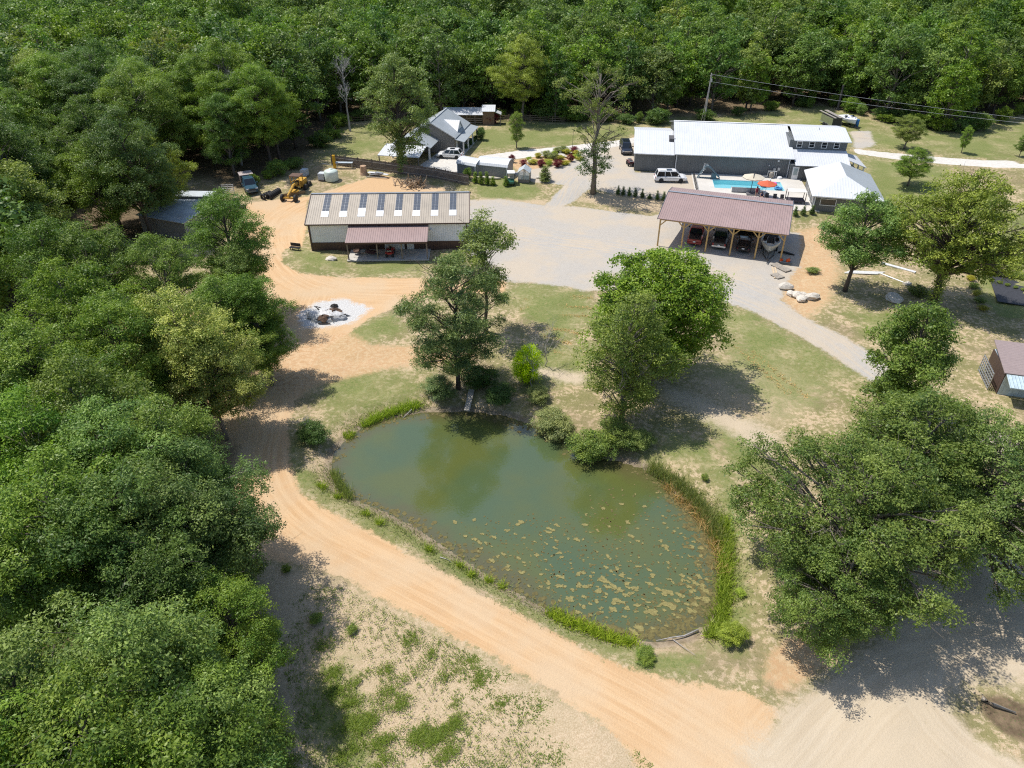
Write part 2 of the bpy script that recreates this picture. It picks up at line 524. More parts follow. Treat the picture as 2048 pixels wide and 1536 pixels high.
def ground_material():
    m, nt, b = new_mat('ground_cover')
    tc = nd(nt, 'ShaderNodeTexCoord').outputs['Object']
    def A(n):
        a = nd(nt, 'ShaderNodeAttribute')
        a.attribute_name = n
        return a.outputs['Fac']
    nl = noise(nt, tc, 0.11, 5, 0.6)
    nb = noise(nt, tc, 0.35, 6, 0.62)
    nm_ = noise(nt, tc, 1.6, 6, 0.65)
    nf = noise(nt, tc, 9.0, 4, 0.7)
    nff = noise(nt, tc, 30.0, 3, 0.7)
    def edge(mask, amt=0.55, w=0.13, useb=True):
        s = mth(nt, 'ADD', mth(nt, 'MULTIPLY', nb, 0.45), mth(nt, 'MULTIPLY', nm_, 0.55))
        k = mth(nt, 'ADD', mask, mth(nt, 'MULTIPLY', mth(nt, 'SUBTRACT', s, 0.5), amt * 2))
        k = mth(nt, 'ADD', k, mth(nt, 'MULTIPLY', mth(nt, 'SUBTRACT', nf, 0.5), 0.5))
        return smooth(nt, k, 0.5 - w, 0.5 + w)
    # dry, thin grass over pale soil
    nt1 = noise(nt, tc, 2.3, 9, 0.74)
    nt2 = noise(nt, tc, 4.6, 8, 0.76, 0.4)
    nt3 = noise(nt, tc, 11.0, 6, 0.75)
    soil = mixc(nt, smooth(nt, nb, 0.35, 0.65), (0.47, 0.345, 0.21), (0.40, 0.32, 0.205))
    soil = mixc(nt, smooth(nt, nt3, 0.42, 0.6), soil, (0.55, 0.445, 0.30))
    dry = mixc(nt, smooth(nt, nt2, 0.40, 0.60), (0.185, 0.182, 0.070), (0.315, 0.265, 0.135))
    bias = mth(nt, 'MULTIPLY', mth(nt, 'SUBTRACT', nb, 0.5), 0.5)
    base = mixc(nt, smooth(nt, mth(nt, 'ADD', nt1, bias), 0.42, 0.52), soil, dry)
    base = mixc(nt, mth(nt, 'MULTIPLY', smooth(nt, nl, 0.50, 0.62), 0.45), base, (0.285, 0.215, 0.14))
    base = mixc(nt, mth(nt, 'MULTIPLY', smooth(nt, mth(nt, 'ADD', nt2, bias), 0.55, 0.62), 0.65), base, (0.13, 0.135, 0.05))
    pale = mixc(nt, smooth(nt, nt3, 0.40, 0.62), (0.43, 0.325, 0.205), (0.58, 0.46, 0.32))
    base = mixc(nt, mth(nt, 'MULTIPLY', edge(A('bare'), 0.6, 0.3), 0.85), base, pale)
    g1 = mixc(nt, smooth(nt, nt2, 0.40, 0.62), (0.110, 0.165, 0.034), (0.215, 0.235, 0.08))
    g1 = mixc(nt, mth(nt, 'MULTIPLY', smooth(nt, nt1, 0.52, 0.64), 0.6), g1, (0.30, 0.255, 0.125))
    gk = mth(nt, 'MULTIPLY', edge(A('green'), 1.0, 0.34), mth(nt, 'MULTIPLY_ADD', smooth(nt, nl, 0.35, 0.6), 0.42, 0.40))
    c = mixc(nt, gk, base, g1)
    # wheel-streaked earth, sand and gravel
    cv = nd(nt, 'ShaderNodeCombineXYZ')
    nt.links.new(mth(nt, 'MULTIPLY', A('lat'), 2.4), cv.inputs[0])
    nt.links.new(mth(nt, 'MULTIPLY', A('lon'), 0.10), cv.inputs[1])
    st = noise(nt, cv.outputs[0], 1.0, 5, 0.62)
    st = mth(nt, 'MULTIPLY_ADD', mth(nt, 'SUBTRACT', st, 0.5), A('track'), 0.5)
    dirt = mixc(nt, smooth(nt, st, 0.40, 0.60), (0.535, 0.345, 0.185), (0.605, 0.42, 0.245))
    dirt = mixc(nt, mth(nt, 'MULTIPLY', smooth(nt, nl, 0.42, 0.62), 0.75), dirt, (0.555, 0.42, 0.275))
    dirt = mixc(nt, mth(nt, 'MULTIPLY', smooth(nt, nff, 0.5, 0.8), 0.5), dirt, (0.48, 0.32, 0.19))
    dirt = mixc(nt, mth(nt, 'MULTIPLY', smooth(nt, nt3, 0.60, 0.66), 0.45), dirt, (0.30, 0.20, 0.12))
    c = mixc(nt, edge(A('dirt'), 0.6, 0.1), c, dirt)
    orange = mixc(nt, smooth(nt, nt1, 0.40, 0.62), (0.50, 0.31, 0.165), (0.60, 0.435, 0.27))
    c = mixc(nt, mth(nt, 'MULTIPLY', edge(A('orange'), 0.9, 0.3), 0.85), c, orange)
    sand = mixc(nt, smooth(nt, st, 0.36, 0.66), (0.475, 0.385, 0.27), (0.545, 0.455, 0.335))
    sand = mixc(nt, smooth(nt, nff, 0.45, 0.8), sand, (0.58, 0.49, 0.37))
    c = mixc(nt, edge(A('sand'), 0.5, 0.2), c, sand)
    grav = mixc(nt, smooth(nt, nff, 0.35, 0.65), (0.36, 0.338, 0.308), (0.475, 0.452, 0.415))
    grav = mixc(nt, mth(nt, 'MULTIPLY', smooth(nt, nm_, 0.5, 0.65), 0.35), grav, (0.33, 0.31, 0.285))
    gs = mth(nt, 'ADD', mth(nt, 'MULTIPLY', smooth(nt, st, 0.45, 0.60), 0.85), mth(nt, 'MULTIPLY', smooth(nt, nl, 0.44, 0.60), 0.7), clamp=True)
    grav = mixc(nt, mth(nt, 'MULTIPLY', gs, 0.85), grav, (0.50, 0.42, 0.32))
    c = mixc(nt, edge(A('gravel'), 0.6, 0.12), c, grav)
    conc = mixc(nt, smooth(nt, nm_, 0.3, 0.7), (0.55, 0.52, 0.47), (0.64, 0.61, 0.56))
    c = mixc(nt, smooth(nt, A('conc'), 0.45, 0.55), c, conc)
    ash = mixc(nt, smooth(nt, nf, 0.3, 0.7), (0.36, 0.36, 0.36), (0.70, 0.70, 0.69))
    c = mixc(nt, mth(nt, 'MULTIPLY', edge(A('ash'), 0.8, 0.2), 0.95), c, ash)
    lit = mixc(nt, smooth(nt, nm_, 0.3, 0.7), (0.10, 0.072, 0.045), (0.22, 0.16, 0.10))
    lit = mixc(nt, smooth(nt, nf, 0.55, 0.7), lit, (0.10, 0.14, 0.045))
    c = mixc(nt, edge(A('litter'), 0.4, 0.25), c, lit)
    mud = mixc(nt, smooth(nt, nm_, 0.35, 0.65), (0.165, 0.125, 0.085), (0.31, 0.25, 0.185))
    c = mixc(nt, mth(nt, 'MULTIPLY', edge(A('shore'), 0.4, 0.3), 0.8), c, mud)
    nt.links.new(c, b.inputs['Base Color'])
    b.inputs['Roughness'].default_value = 0.95
    b.inputs['Specular IOR Level'].default_value = 0.15
    bn = nd(nt, 'ShaderNodeBump')
    bn.inputs['Strength'].default_value = 0.55
    bn.inputs['Distance'].default_value = 0.12
    nt.links.new(mth(nt, 'ADD', mth(nt, 'MULTIPLY', nf, 0.7), mth(nt, 'MULTIPLY', nm_, 0.5)), bn.inputs['Height'])
    nt.links.new(bn.outputs[0], b.inputs['Normal'])
    return m

build_ground()

# ------------------------------------------------------------------ pond
def build_pond():
    lo, hi = POND.min(0) - 2.2, POND.max(0) + 2.2
    xs, ys = np.arange(lo[0], hi[0], 0.45), np.arange(lo[1], hi[1], 0.45)
    X, Y = np.meshgrid(xs, ys)
    P = np.column_stack([X.ravel(), Y.ravel()])
    s = sdist(P, POND)
    nx, ny = len(xs), len(ys)
    idx = np.arange(nx * ny).reshape(ny, nx)
    F = np.stack([idx[:-1, :-1], idx[:-1, 1:], idx[1:, 1:], idx[1:, :-1]], -1).reshape(-1, 4)
    F = F[s[F].max(1) > -1.0]
    used, inv = np.unique(F, return_inverse=True)
    me = bpy.data.meshes.new('pond_water')
    me.from_pydata([(x, y, WATER) for x, y in P[used]], [], inv.reshape(-1, 4).tolist())
    A = me.attributes.new('depth', 'FLOAT', 'POINT')
    A.data.foreach_set('value', s[used].astype(np.float32))
    m, nt, b = new_mat('pond_water')
    tc = nd(nt, 'ShaderNodeTexCoord').outputs['Object']
    a = nd(nt, 'ShaderNodeAttribute')
    a.attribute_name = 'depth'
    n1 = noise(nt, tc, 0.16, 4, 0.5)
    n2 = noise(nt, tc, 0.9, 5, 0.6)
    deep = mixc(nt, smooth(nt, n1, 0.35, 0.65), (0.098, 0.115, 0.032), (0.074, 0.108, 0.046))
    sh = mth(nt, 'ADD', a.outputs['Fac'], mth(nt, 'MULTIPLY', mth(nt, 'SUBTRACT', n2, 0.5), 2.2))
    sh = mth(nt, 'ADD', sh, mth(nt, 'MULTIPLY', mth(nt, 'SUBTRACT', n1, 0.5), 3.0))
    c = mixc(nt, smooth(nt, sh, -0.3, 2.0), (0.100, 0.092, 0.036), deep)
    nt.links.new(c, b.inputs['Base Color'])
    b.inputs['Roughness'].default_value = 0.03
    b.inputs['IOR'].default_value = 1.85
    bn = nd(nt, 'ShaderNodeBump')
    bn.inputs['Strength'].default_value = 0.10
    bn.inputs['Distance'].default_value = 0.05
    nt.links.new(noise(nt, tc, 5.0, 3, 0.5), bn.inputs['Height'])
    nt.links.new(bn.outputs[0], b.inputs['Normal'])
    me.materials.append(m)
    o = bpy.data.objects.new('pond_water', me)
    COL.objects.link(o)
    o['kind'] = 'structure'

build_pond()

# ------------------------------------------------------------------ buildings
W_METAL = M('white_metal_siding', (0.80, 0.84, 0.87), 0.45, var=0.06, scale=0.7, ribs=('X', 0.30, 0.025), dirt=(0.45, 0.45, 0.42, 0.35))
TAN_ROOF = M('tan_metal_roof', (0.40, 0.345, 0.275), 0.5, var=0.10, scale=0.5, ribs=('X', 0.30, 0.03), dirt=(0.32, 0.28, 0.225, 0.5))
BROWN_ROOF = M('brown_metal_roof', (0.335, 0.235, 0.215), 0.42, var=0.08, scale=0.5, ribs=('X', 0.30, 0.03), dirt=(0.38, 0.28, 0.26, 0.5))
BROWN = M('brown_trim', (0.075, 0.045, 0.038), 0.5, var=0.15)
BROWN_RIB = M('brown_metal_siding', (0.085, 0.048, 0.038), 0.5, var=0.15, ribs=('X', 0.30, 0.025))
GREY_RIB = M('charcoal_metal_siding', (0.135, 0.145, 0.15), 0.42, var=0.10, scale=0.6, ribs=('X', 0.30, 0.03), dirt=(0.20, 0.205, 0.20, 0.4))
GREY_RIB_Y = M('charcoal_metal_siding_side', (0.135, 0.145, 0.15), 0.42, var=0.10, scale=0.6, ribs=('Y', 0.30, 0.03))
WHITE_ROOF = M('white_metal_roof', (0.60, 0.615, 0.64), 0.45, var=0.05, scale=0.4, ribs=('X', 0.40, 0.014), dirt=(0.52, 0.53, 0.54, 0.55))
WHITE_ROOF_Y = M('white_metal_roof_side', (0.60, 0.615, 0.64), 0.38, var=0.04, scale=0.4, ribs=('Y', 0.40, 0.03))
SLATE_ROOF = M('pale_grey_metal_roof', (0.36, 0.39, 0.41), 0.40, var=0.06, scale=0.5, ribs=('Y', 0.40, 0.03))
SLATE_ROOF_X = M('pale_grey_metal_roof_front', (0.42, 0.45, 0.47), 0.40, var=0.06, scale=0.5, ribs=('X', 0.40, 0.03))
WHITE = M('white_paint', (0.78, 0.78, 0.77), 0.45, var=0.04)
CONC = M('concrete', (0.50, 0.475, 0.43), 0.9, var=0.10, scale=0.8, dirt=(0.40, 0.37, 0.33, 0.5))
GLASS = M('dark_window_glass', (0.02, 0.025, 0.03), 0.06, var=0.1, spec=0.8)
POST = M('yellow_pine_post', (0.52, 0.34, 0.13), 0.7, var=0.2, scale=5)
OLDWOOD = M('weathered_wood', (0.22, 0.185, 0.16), 0.85, var=0.3, scale=4)
STEEL = M('galvanised_steel', (0.42, 0.44, 0.46), 0.4, met=0.6, var=0.15)
BLACK = M('black_plastic', (0.018, 0.018, 0.02), 0.5, var=0.2)
SOLAR = M('dark_solar_cell', (0.085, 0.10, 0.125), 0.25, var=0.25, scale=6, spec=0.6)
FROST = M('white_translucent_sheet', (0.86, 0.88, 0.90), 0.35, var=0.04)
TAN_SIDING = M('taupe_metal_siding', (0.26, 0.255, 0.245), 0.5, var=0.08, ribs=('X', 0.30, 0.02))
STONE_WALL = M('taupe_board_siding', (0.235, 0.215, 0.195), 0.6, var=0.1, ribs=('X', 0.35, 0.02))

def gable(root, x0, x1, y0, y1, ze, zr, yr, mat, name='wall'):
    """closed pentagon-section walls under a gable whose ridge runs along x"""
    prof = [(y0, 0), (y1, 0), (y1, ze), (yr, zr), (y0, ze)]
    b = MB().loft([[(x0, y, z) for y, z in prof], [(x1, y, z) for y, z in prof]])
    return b.build(name, mat, root)

def sheet(root, pts, mat, name='roof', th=0.09):
    return MB().slab(pts, th).build(name, mat, root)

def window(root, c, w, h, axis='y', sgn=-1, cross=True, frame=WHITE):
    """framed pane on a wall; axis is the wall normal"""
    x, y, z = c
    fr = MB()
    t = 0.09
    def bx(a, b_, cc, d):
        if axis == 'y':
            fr.box((x + a, y + sgn * 0.03, z + b_), (cc, 0.07, d))
        else:
            fr.box((x + sgn * 0.03, y + a, z + b_), (0.07, cc, d))
    bx(0, h / 2 - t / 2, w, t); bx(0, -h / 2 + t / 2, w, t)
    bx(-w / 2 + t / 2, 0, t, h - 2 * t); bx(w / 2 - t / 2, 0, t, h - 2 * t)
    if cross:
        bx(0, 0, w - 2 * t, 0.05)
    o = MB()
    if axis == 'y':
        o.box((x, y + sgn * 0.012, z), (w - 0.1, 0.02, h - 0.1))
    else:
        o.box((x + sgn * 0.012, y, z), (0.02, w - 0.1, h - 0.1))
    win = fr.build('window', frame, root)
    o.build('pane', GLASS, win)
    return win

def roof_line(root, x0, x1, y, z, mat, name='fascia', h=0.2):
    return MB().span((x0, y - 0.04, z - h), (x1, y + 0.04, z)).build(name, mat, root)

# --- barn with eight solar strips
def build_barn():
    r = empty('metal_barn', (-27.45, 91.15, 0), R_(1.8), 'long white metal barn with tan roof and eight dark solar strips', 'barn')
    L, D, ze, zr = 21.3, 11.3, 4.0, 6.0
    gable(r, 0, L, 0, D, ze, zr, D / 2, W_METAL)
    wn_ = MB()
    wn_.span((-0.03, -0.035, 0.0), (L + 0.03, -0.002, 1.25)); wn_.span((-0.035, 0, 0), (-0.002, D, 1.25)); wn_.span((L + 0.002, 0, 0), (L + 0.035, D, 1.25))
    wn_.build('wainscot', BROWN_RIB, r)
    pitch = (zr - ze) / (D / 2)
    ov = 0.35
    def rz_(y):
        return zr + 0.1 - pitch * abs(y - D / 2)
    for a in (-1, 1):
        ye = D / 2 + a * (D / 2 + ov)
        pts = [(-ov, D / 2, rz_(D / 2)), (-ov, ye, rz_(ye)), (L + ov, ye, rz_(ye)), (L + ov, D / 2, rz_(D / 2))]
        sheet(r, pts, TAN_ROOF)
    MB().span((-ov, D / 2 - 0.2, zr + 0.10), (L + ov, D / 2 + 0.2, zr + 0.16)).build('ridge_cap', STEEL, r)
    roof_line(r, -ov, L + ov, -ov - 0.045, rz_(-ov) + 0.01, BROWN, 'gutter', 0.16)
    for x in (-ov - 0.05, L + ov + 0.05):
        t = MB()
        for a in (-1, 1):
            ye = D / 2 + a * (D / 2 + ov)
            t.beam((x, D / 2, zr + 0.05), (x, ye, rz_(ye) - 0.05), 0.10, 0.26)
        t.build('barge_board', BROWN, r)
    for x in (0, L):
        MB().box((x, -0.03, 2.0), (0.22, 0.12, 4.0)).build('corner_trim', BROWN, r)
    # solar strips on the front slope: five glazed panels above a frosted sheet
    n = Vector((0, -pitch, 1)).normalized()
    def onroof(x, s, h):
        y = D / 2 - 0.25 - s
        p = Vector((x, y, rz_(y)))
        nn = Vector((0, -pitch, 1)).normalized()
        return p + nn * h
    for i in range(8):
        xc = 2.05 + 2.48 * i
        w = 0.92
        fr = MB()
        q = [onroof(xc - w / 2, 0, 0.02), onroof(xc - w / 2, 3.3, 0.02), onroof(xc + w / 2, 3.3, 0.02), onroof(xc + w / 2, 0, 0.02)]
        st = fr.slab(q, 0.02).build('solar_strip', STEEL, r)
        nrow = 5 if i != 2 else 4
        for k in range(6):
            if k >= (6 if i != 2 else 5):
                break
            for c in (-1, 1):
                a0, a1 = k * 0.54 + 0.03, k * 0.54 + 0.51
                xa, xb = xc + (0.02 if c > 0 else -w / 2 + 0.02), xc + (w / 2 - 0.02 if c > 0 else -0.02)
                MB().slab([onroof(xa, a0, 0.045), onroof(xa, a1, 0.045), onroof(xb, a1, 0.045), onroof(xb, a0, 0.045)], 0.02).build('panel', SOLAR, st)
        s0 = 3.3
        if i == 2:
            s0 = 2.75
        MB().slab([onroof(xc - w / 2 - 0.04, s0, 0.05), onroof(xc - w / 2 - 0.04, 4.35, 0.03), onroof(xc + w / 2 + 0.04, 4.35, 0.03), onroof(xc + w / 2 + 0.04, s0, 0.05)], 0.02).build('frosted_sheet', FROST, st)
    # porch
    px0, px1, py = 5.5, 16.0, -3.35
    MB().span((px0 - 0.2, py - 0.3, 0.0), (px1 + 0.2, -0.04, 0.14)).build('porch_slab', CONC, r)
    pr = sheet(r, [(px0 - 0.15, -0.1, 3.62), (px0 - 0.15, py - 0.35, 2.72), (px1 + 0.15, py - 0.35, 2.72), (px1 + 0.15, -0.1, 3.62)], BROWN_ROOF, 'porch_roof', 0.1)
    roof_line(r, px0 - 0.15, px1 + 0.15, py - 0.40, 2.72, BROWN, 'porch_fascia', 0.22)
    MB().span((px0 - 0.15, -0.12, 3.63), (px1 + 0.15, -0.03, 3.75)).build('flashing', BROWN, r)
    for x in (px0, px0 + 3.9, px0 + 7.15, px1):
        MB().box((x, py, 1.36), (0.16, 0.16, 2.45)).build('porch_post', OLDWOOD, r)
    gd = MB().span((9.95, -0.06, 0.14), (12.65, -0.036, 2.5)).build('garage_door', WHITE, r)
    for k in range(4):
        MB().span((9.97, -0.085, 0.16 + k * 0.585), (12.63, -0.062, 0.70 + k * 0.585)).build('door_panel', WHITE, gd)
    d = MB().span((13.0, -0.08, 0.14), (13.95, -0.037, 2.3)).build('door', WHITE, r)
    MB().span((13.2, -0.10, 1.35), (13.75, -0.082, 2.1)).build('door_window', GLASS, d)
    MB().box((13.85, -0.12, 1.15), (0.05, 0.08, 0.05)).build('handle', STEEL, d)
    MB().lathe([(0.02, 0), (0.28, 0.06), (0.32, 0.14), (0.3, 0.15)], 14, Matrix.Translation((-0.25, 1.0, 2.6)) @ Matrix.Rotation(R_(-60), 4, 'Y')).build('satellite_dish', WHITE, r)
    MB().box((16.4, -0.2, 2.9), (0.2, 0.3, 0.25)).build('flood_light', WHITE, r)
    # climbing dark vine stack by the right corner
    return r
BARN = build_barn()

# --- open carport
def build_carport():
    a = G(1314.8, 491); b = G(1558, 523)
    rz = R_(-20)
    r = empty('pole_carport', (a.x, a.y, 0), rz, 'open carport with brown metal roof on yellow pine posts over four vehicles', 'carport')
    L = 16.35
    ze, pitch, run, back = 4.12, 0.168, 7.3, 4.0
    ov = 0.35
    zr = ze + pitch * run
    sheet(r, [(-ov, run, zr), (-ov, -ov, ze - pitch * ov), (L + ov, -ov, ze - pitch * ov), (L + ov, run, zr)], BROWN_ROOF)
    sheet(r, [(L + ov, run + 0.002, zr), (L + ov, run + back, zr - pitch * back), (-ov, run + back, zr - pitch * back), (-ov, run + 0.002, zr)], BROWN_ROOF)
    MB().span((-ov, run - 0.22, zr + 0.012), (L + ov, run + 0.2, zr + 0.07)).build('ridge_cap', STEEL, r)
    for x in (-ov - 0.04, L + ov + 0.04):
        t = MB()
        t.beam((x, -ov, ze - pitch * ov - 0.05), (x, run, zr - 0.05), 0.06, 0.22)
        t.beam((x, run, zr - 0.05), (x, run + back, zr - pitch * back - 0.05), 0.06, 0.22)
        t.build('barge_board', M('slate_trim', (0.10, 0.115, 0.14), 0.5), r)
    nb = 5
    for k in range(nb + 1):
        x = L * k / nb
        p = MB().box((x, 0, ze / 2 - 0.1), (0.19, 0.19, ze - 0.2)).build('post', POST, r)
        br = MB()
        for sg in (-1, 1):
            if 0 <= x + sg <= L:
                br.beam((x, 0, ze - 1.15), (x + sg * 0.8, 0, ze - 0.32), 0.09, 0.14)
        br.build('brace', POST, p)
        MB().box((x, run + back - 0.4, 2.2), (0.19, 0.19, 4.4)).build('post', POST, r)
        MB().beam((x, -0.2, ze - 0.16), (x, run, zr - 0.20), 0.08, 0.24).build('rafter', POST, r)
    MB().span((-0.1, -0.09, ze - 0.36), (L + 0.1, 0.09, ze - 0.12)).build('header_beam', POST, r)
    MB().span((-0.1, run + back - 0.5, ze + 0.1), (L + 0.1, run + back - 0.3, ze + 0.34)).build('header_beam', POST, r)
    return r
CARPORT = build_carport()

# --- white-roofed hall with wing, clerestory house and pool house
M_ROOT = Vector((28.1, 122.43, 0.9))
def build_hall():
    r = empty('metal_hall', M_ROOT, R_(-8.13), 'large charcoal metal hall with white roof, low wing and clerestory windows beside the pool', 'hall')
    L, ze, pitch, D = 18.9, 3.3, 0.25, 21.2
    yr = D / 2
    zr = ze + pitch * yr
    gable(r, 0, L, 0, D, ze, zr, yr, GREY_RIB)
    ov = 0.45
    for sg in (-1, 1):
        ye = yr + sg * (yr + ov)
        z0 = zr + 0.12
        z1 = z0 - pitch * (yr + ov)
        sheet(r, [(-0.3, yr, z0), (-0.3, ye, z1), (L + 0.6, ye, z1), (L + 0.6, yr, z0)], WHITE_ROOF)
    roof_line(r, -0.3, L + 0.6, -ov - 0.045, ze + 0.02, WHITE, 'gutter', 0.14)
    MB().span((-0.3, yr - 0.2, zr + 0.13), (L + 0.6, yr + 0.2, zr + 0.18)).build('ridge_cap', WHITE, r)
    for x in (0.1, L - 0.1):
        MB().box((x, -0.10, ze / 2), (0.11, 0.11, ze)).build('downspout', WHITE, r)
    for (x, z, s_) in ((16.6, 1.3, 0.38), (17.3, 1.4, 0.42), (15.6, 1.95, 0.2)):
        MB().box((x, -0.08, z), (s_, 0.15, s_ * 1.2)).build('meter_box', STEEL, r)
    MB().lathe([(0.02, 0), (0.16, 0.04), (0.16, 0.10), (0.02, 0.14)], 12, Matrix.Translation((17.0, -0.02, 2.75)) @ Matrix.Rotation(R_(90), 4, 'X')).build('wall_light', WHITE, r)
    # low wing on the left
    wz, wp, wl = 3.05, 0.2, 6.9
    wy = 8.4
    prof = [(0.25, 0), (16.6, 0), (16.6, wz), (wy, wz + wp * wy), (0.25, wz)]
    MB().loft([[(-wl, y, z) for y, z in prof], [(-0.02, y, z) for y, z in prof]]).build('wing_wall', GREY_RIB, r)
    for sg in (-1, 1):
        ye = wy + sg * (wy + 0.2)
        z0 = wz + wp * wy + 0.1
        sheet(r, [(-wl - 0.3, wy, z0), (-wl - 0.3, ye, z0 - wp * (wy + 0.2)), (-0.31, ye, z0 - wp * (wy + 0.2)), (-0.31, wy, z0)], WHITE_ROOF, 'wing_roof')
    roof_line(r, -wl - 0.3, -0.31, -0.25, wz + 0.06, WHITE, 'wing_gutter', 0.14)
    MB().span((-1.15, 4.3, 3.95), (-0.05, 6.6, 4.55)).build('roof_box', M('dark_grey_panel', (0.10, 0.095, 0.10), 0.6), r)
    # two-storey part with four clerestory windows
    x0, x1 = L + 0.02, 28.3
    MB().span((x0, 3.25, 0), (x1, 13.0, 5.45)).build('upper_wall', GREY_RIB, r)
    sheet(r, [(x0 + 0.58, 8.3, 6.45), (x0 + 0.58, 2.7, 5.52), (x1 + 0.45, 2.7, 5.52), (x1 + 0.45, 8.3, 6.45)], WHITE_ROOF, 'upper_roof')
    sheet(r, [(x1 + 0.45, 8.302, 6.45), (x1 + 0.45, 13.5, 5.5), (x0 + 0.58, 13.5, 5.5), (x0 + 0.58, 8.302, 6.45)], WHITE_ROOF, 'upper_roof')
    roof_line(r, x0 + 0.58, x1 + 0.45, 2.65, 5.54, WHITE, 'gutter', 0.13)
    g = MB().loft([[(x1 - 0.02, 3.25, 5.45), (x1 - 0.02, 13.0, 5.45), (x1 - 0.02, 8.3, 6.36)], [(x1, 3.25, 5.45), (x1, 13.0, 5.45), (x1, 8.3, 6.36)]]).build('gable_wall', GREY_RIB_Y, r)
    for k in range(4):
        window(r, (20.55 + 2.02 * k, 3.24, 4.75), 0.95, 1.05)
    MB().lathe([(0.06, 0), (0.06, 0.4)], 8, Matrix.Translation((24.2, 7.2, 6.2))).build('vent_pipe', STEEL, r)
    # lower roof in front of it
    MB().span((x0, -1.0, 0), (x1 - 0.2, 3.23, 2.5)).build('lower_wall', GREY_RIB, r)
    sheet(r, [(x0 + 0.62, 3.22, 3.95), (x0 + 0.62, -1.55, 2.55), (x1 + 0.1, -1.55, 2.55), (x1 + 0.1, 3.22, 3.95)], WHITE_ROOF, 'lower_roof')
    MB().loft([[(x1 - 0.24, -1.0, 2.5), (x1 - 0.24, 3.2, 2.5), (x1 - 0.24, 3.2, 3.85)], [(x1 - 0.2, -1.0, 2.5), (x1 - 0.2, 3.2, 2.5), (x1 - 0.2, 3.2, 3.85)]]).build('side_wall', GREY_RIB_Y, r)
    dr = MB().span((19.35, -1.06, 0.05), (20.35, -1.002, 2.15)).build('door', WHITE, r)
    MB().span((19.55, -1.08, 0.8), (20.15, -1.061, 1.9)).build('door_window', M('pale_glass', (0.35, 0.42, 0.42), 0.15), dr)
    # small hip porch at the right end
    sheet(r, [(x1 + 0.02, 4.9, 3.3), (x1 + 0.02, -0.2, 3.3), (x1 + 2.6, -1.2, 2.55), (x1 + 2.6, 5.6, 2.55)], WHITE_ROOF_Y, 'end_porch_roof')
    for y in (-0.8, 2.1, 5.0):
        MB().box((x1 + 2.3, y, 1.25), (0.2, 0.2, 2.5)).build('porch_post', WHITE, r)
    MB().span((x1, -1.0, 0.02), (x1 + 2.6, 5.4, 0.12)).build('porch_slab', CONC, r)
    return r
HALL = build_hall()

def build_pool_house():
    p = G(1625, 421)
    r = empty('pool_house', (p.x, p.y, 0.9), R_(-13.5), 'small charcoal pool house with white hipped metal roof and wide front window', 'pool house')
    w, d, ze, zr = 9.0, 11.6, 2.4, 4.15
    MB().span((0, 0, 0), (w, d, ze)).build('wall', GREY_RIB, r)
    MB().span((-0.02, 0.15, 0), (-0.003, d - 0.1, ze)).build('side_wall', GREY_RIB_Y, r)
    o = 0.55
    z0 = ze + 0.06
    ap, bk = (w / 2, 4.9, zr), (w / 2, d + o, zr)
    sheet(r, [(-o, -o, z0), (w + o, -o, z0), ap], WHITE_ROOF)
    sheet(r, [(-o, d + o, z0), (-o, -o, z0), ap, bk], WHITE_ROOF_Y)
    sheet(r, [(w + o, -o, z0), (w + o, d + o, z0), bk, ap], SLATE_ROOF)  # slope away from the sun takes the greyer sheet, shade put into its colour
    MB().loft([[(0, d - 0.02, ze), (w, d - 0.02, ze), (w / 2, d - 0.02, zr - 0.1)], [(0, d, ze), (w, d, ze), (w / 2, d, zr - 0.1)]]).build('gable_wall', GREY_RIB, r)
    MB().span((-o, -o - 0.05, ze - 0.12), (w + o, -o, ze + 0.05)).build('gutter', WHITE, r)
    MB().span((-o - 0.05, -o, ze - 0.12), (-o, d + o, ze + 0.05)).build('gutter', WHITE, r)
    for q in ((-0.02, -0.06),):
        MB().box((q[0], q[1], ze / 2), (0.11, 0.11, ze)).build('downspout', WHITE, r)
    window(r, (1.9, 0.0, 1.45), 2.3, 1.05, cross=False)
    for y in (2.2, 4.8, 7.6):
        window(r, (-0.02, y, 1.15), 1.5, 2.1, axis='x', cross=False)
    return r
POOLH = build_pool_house()

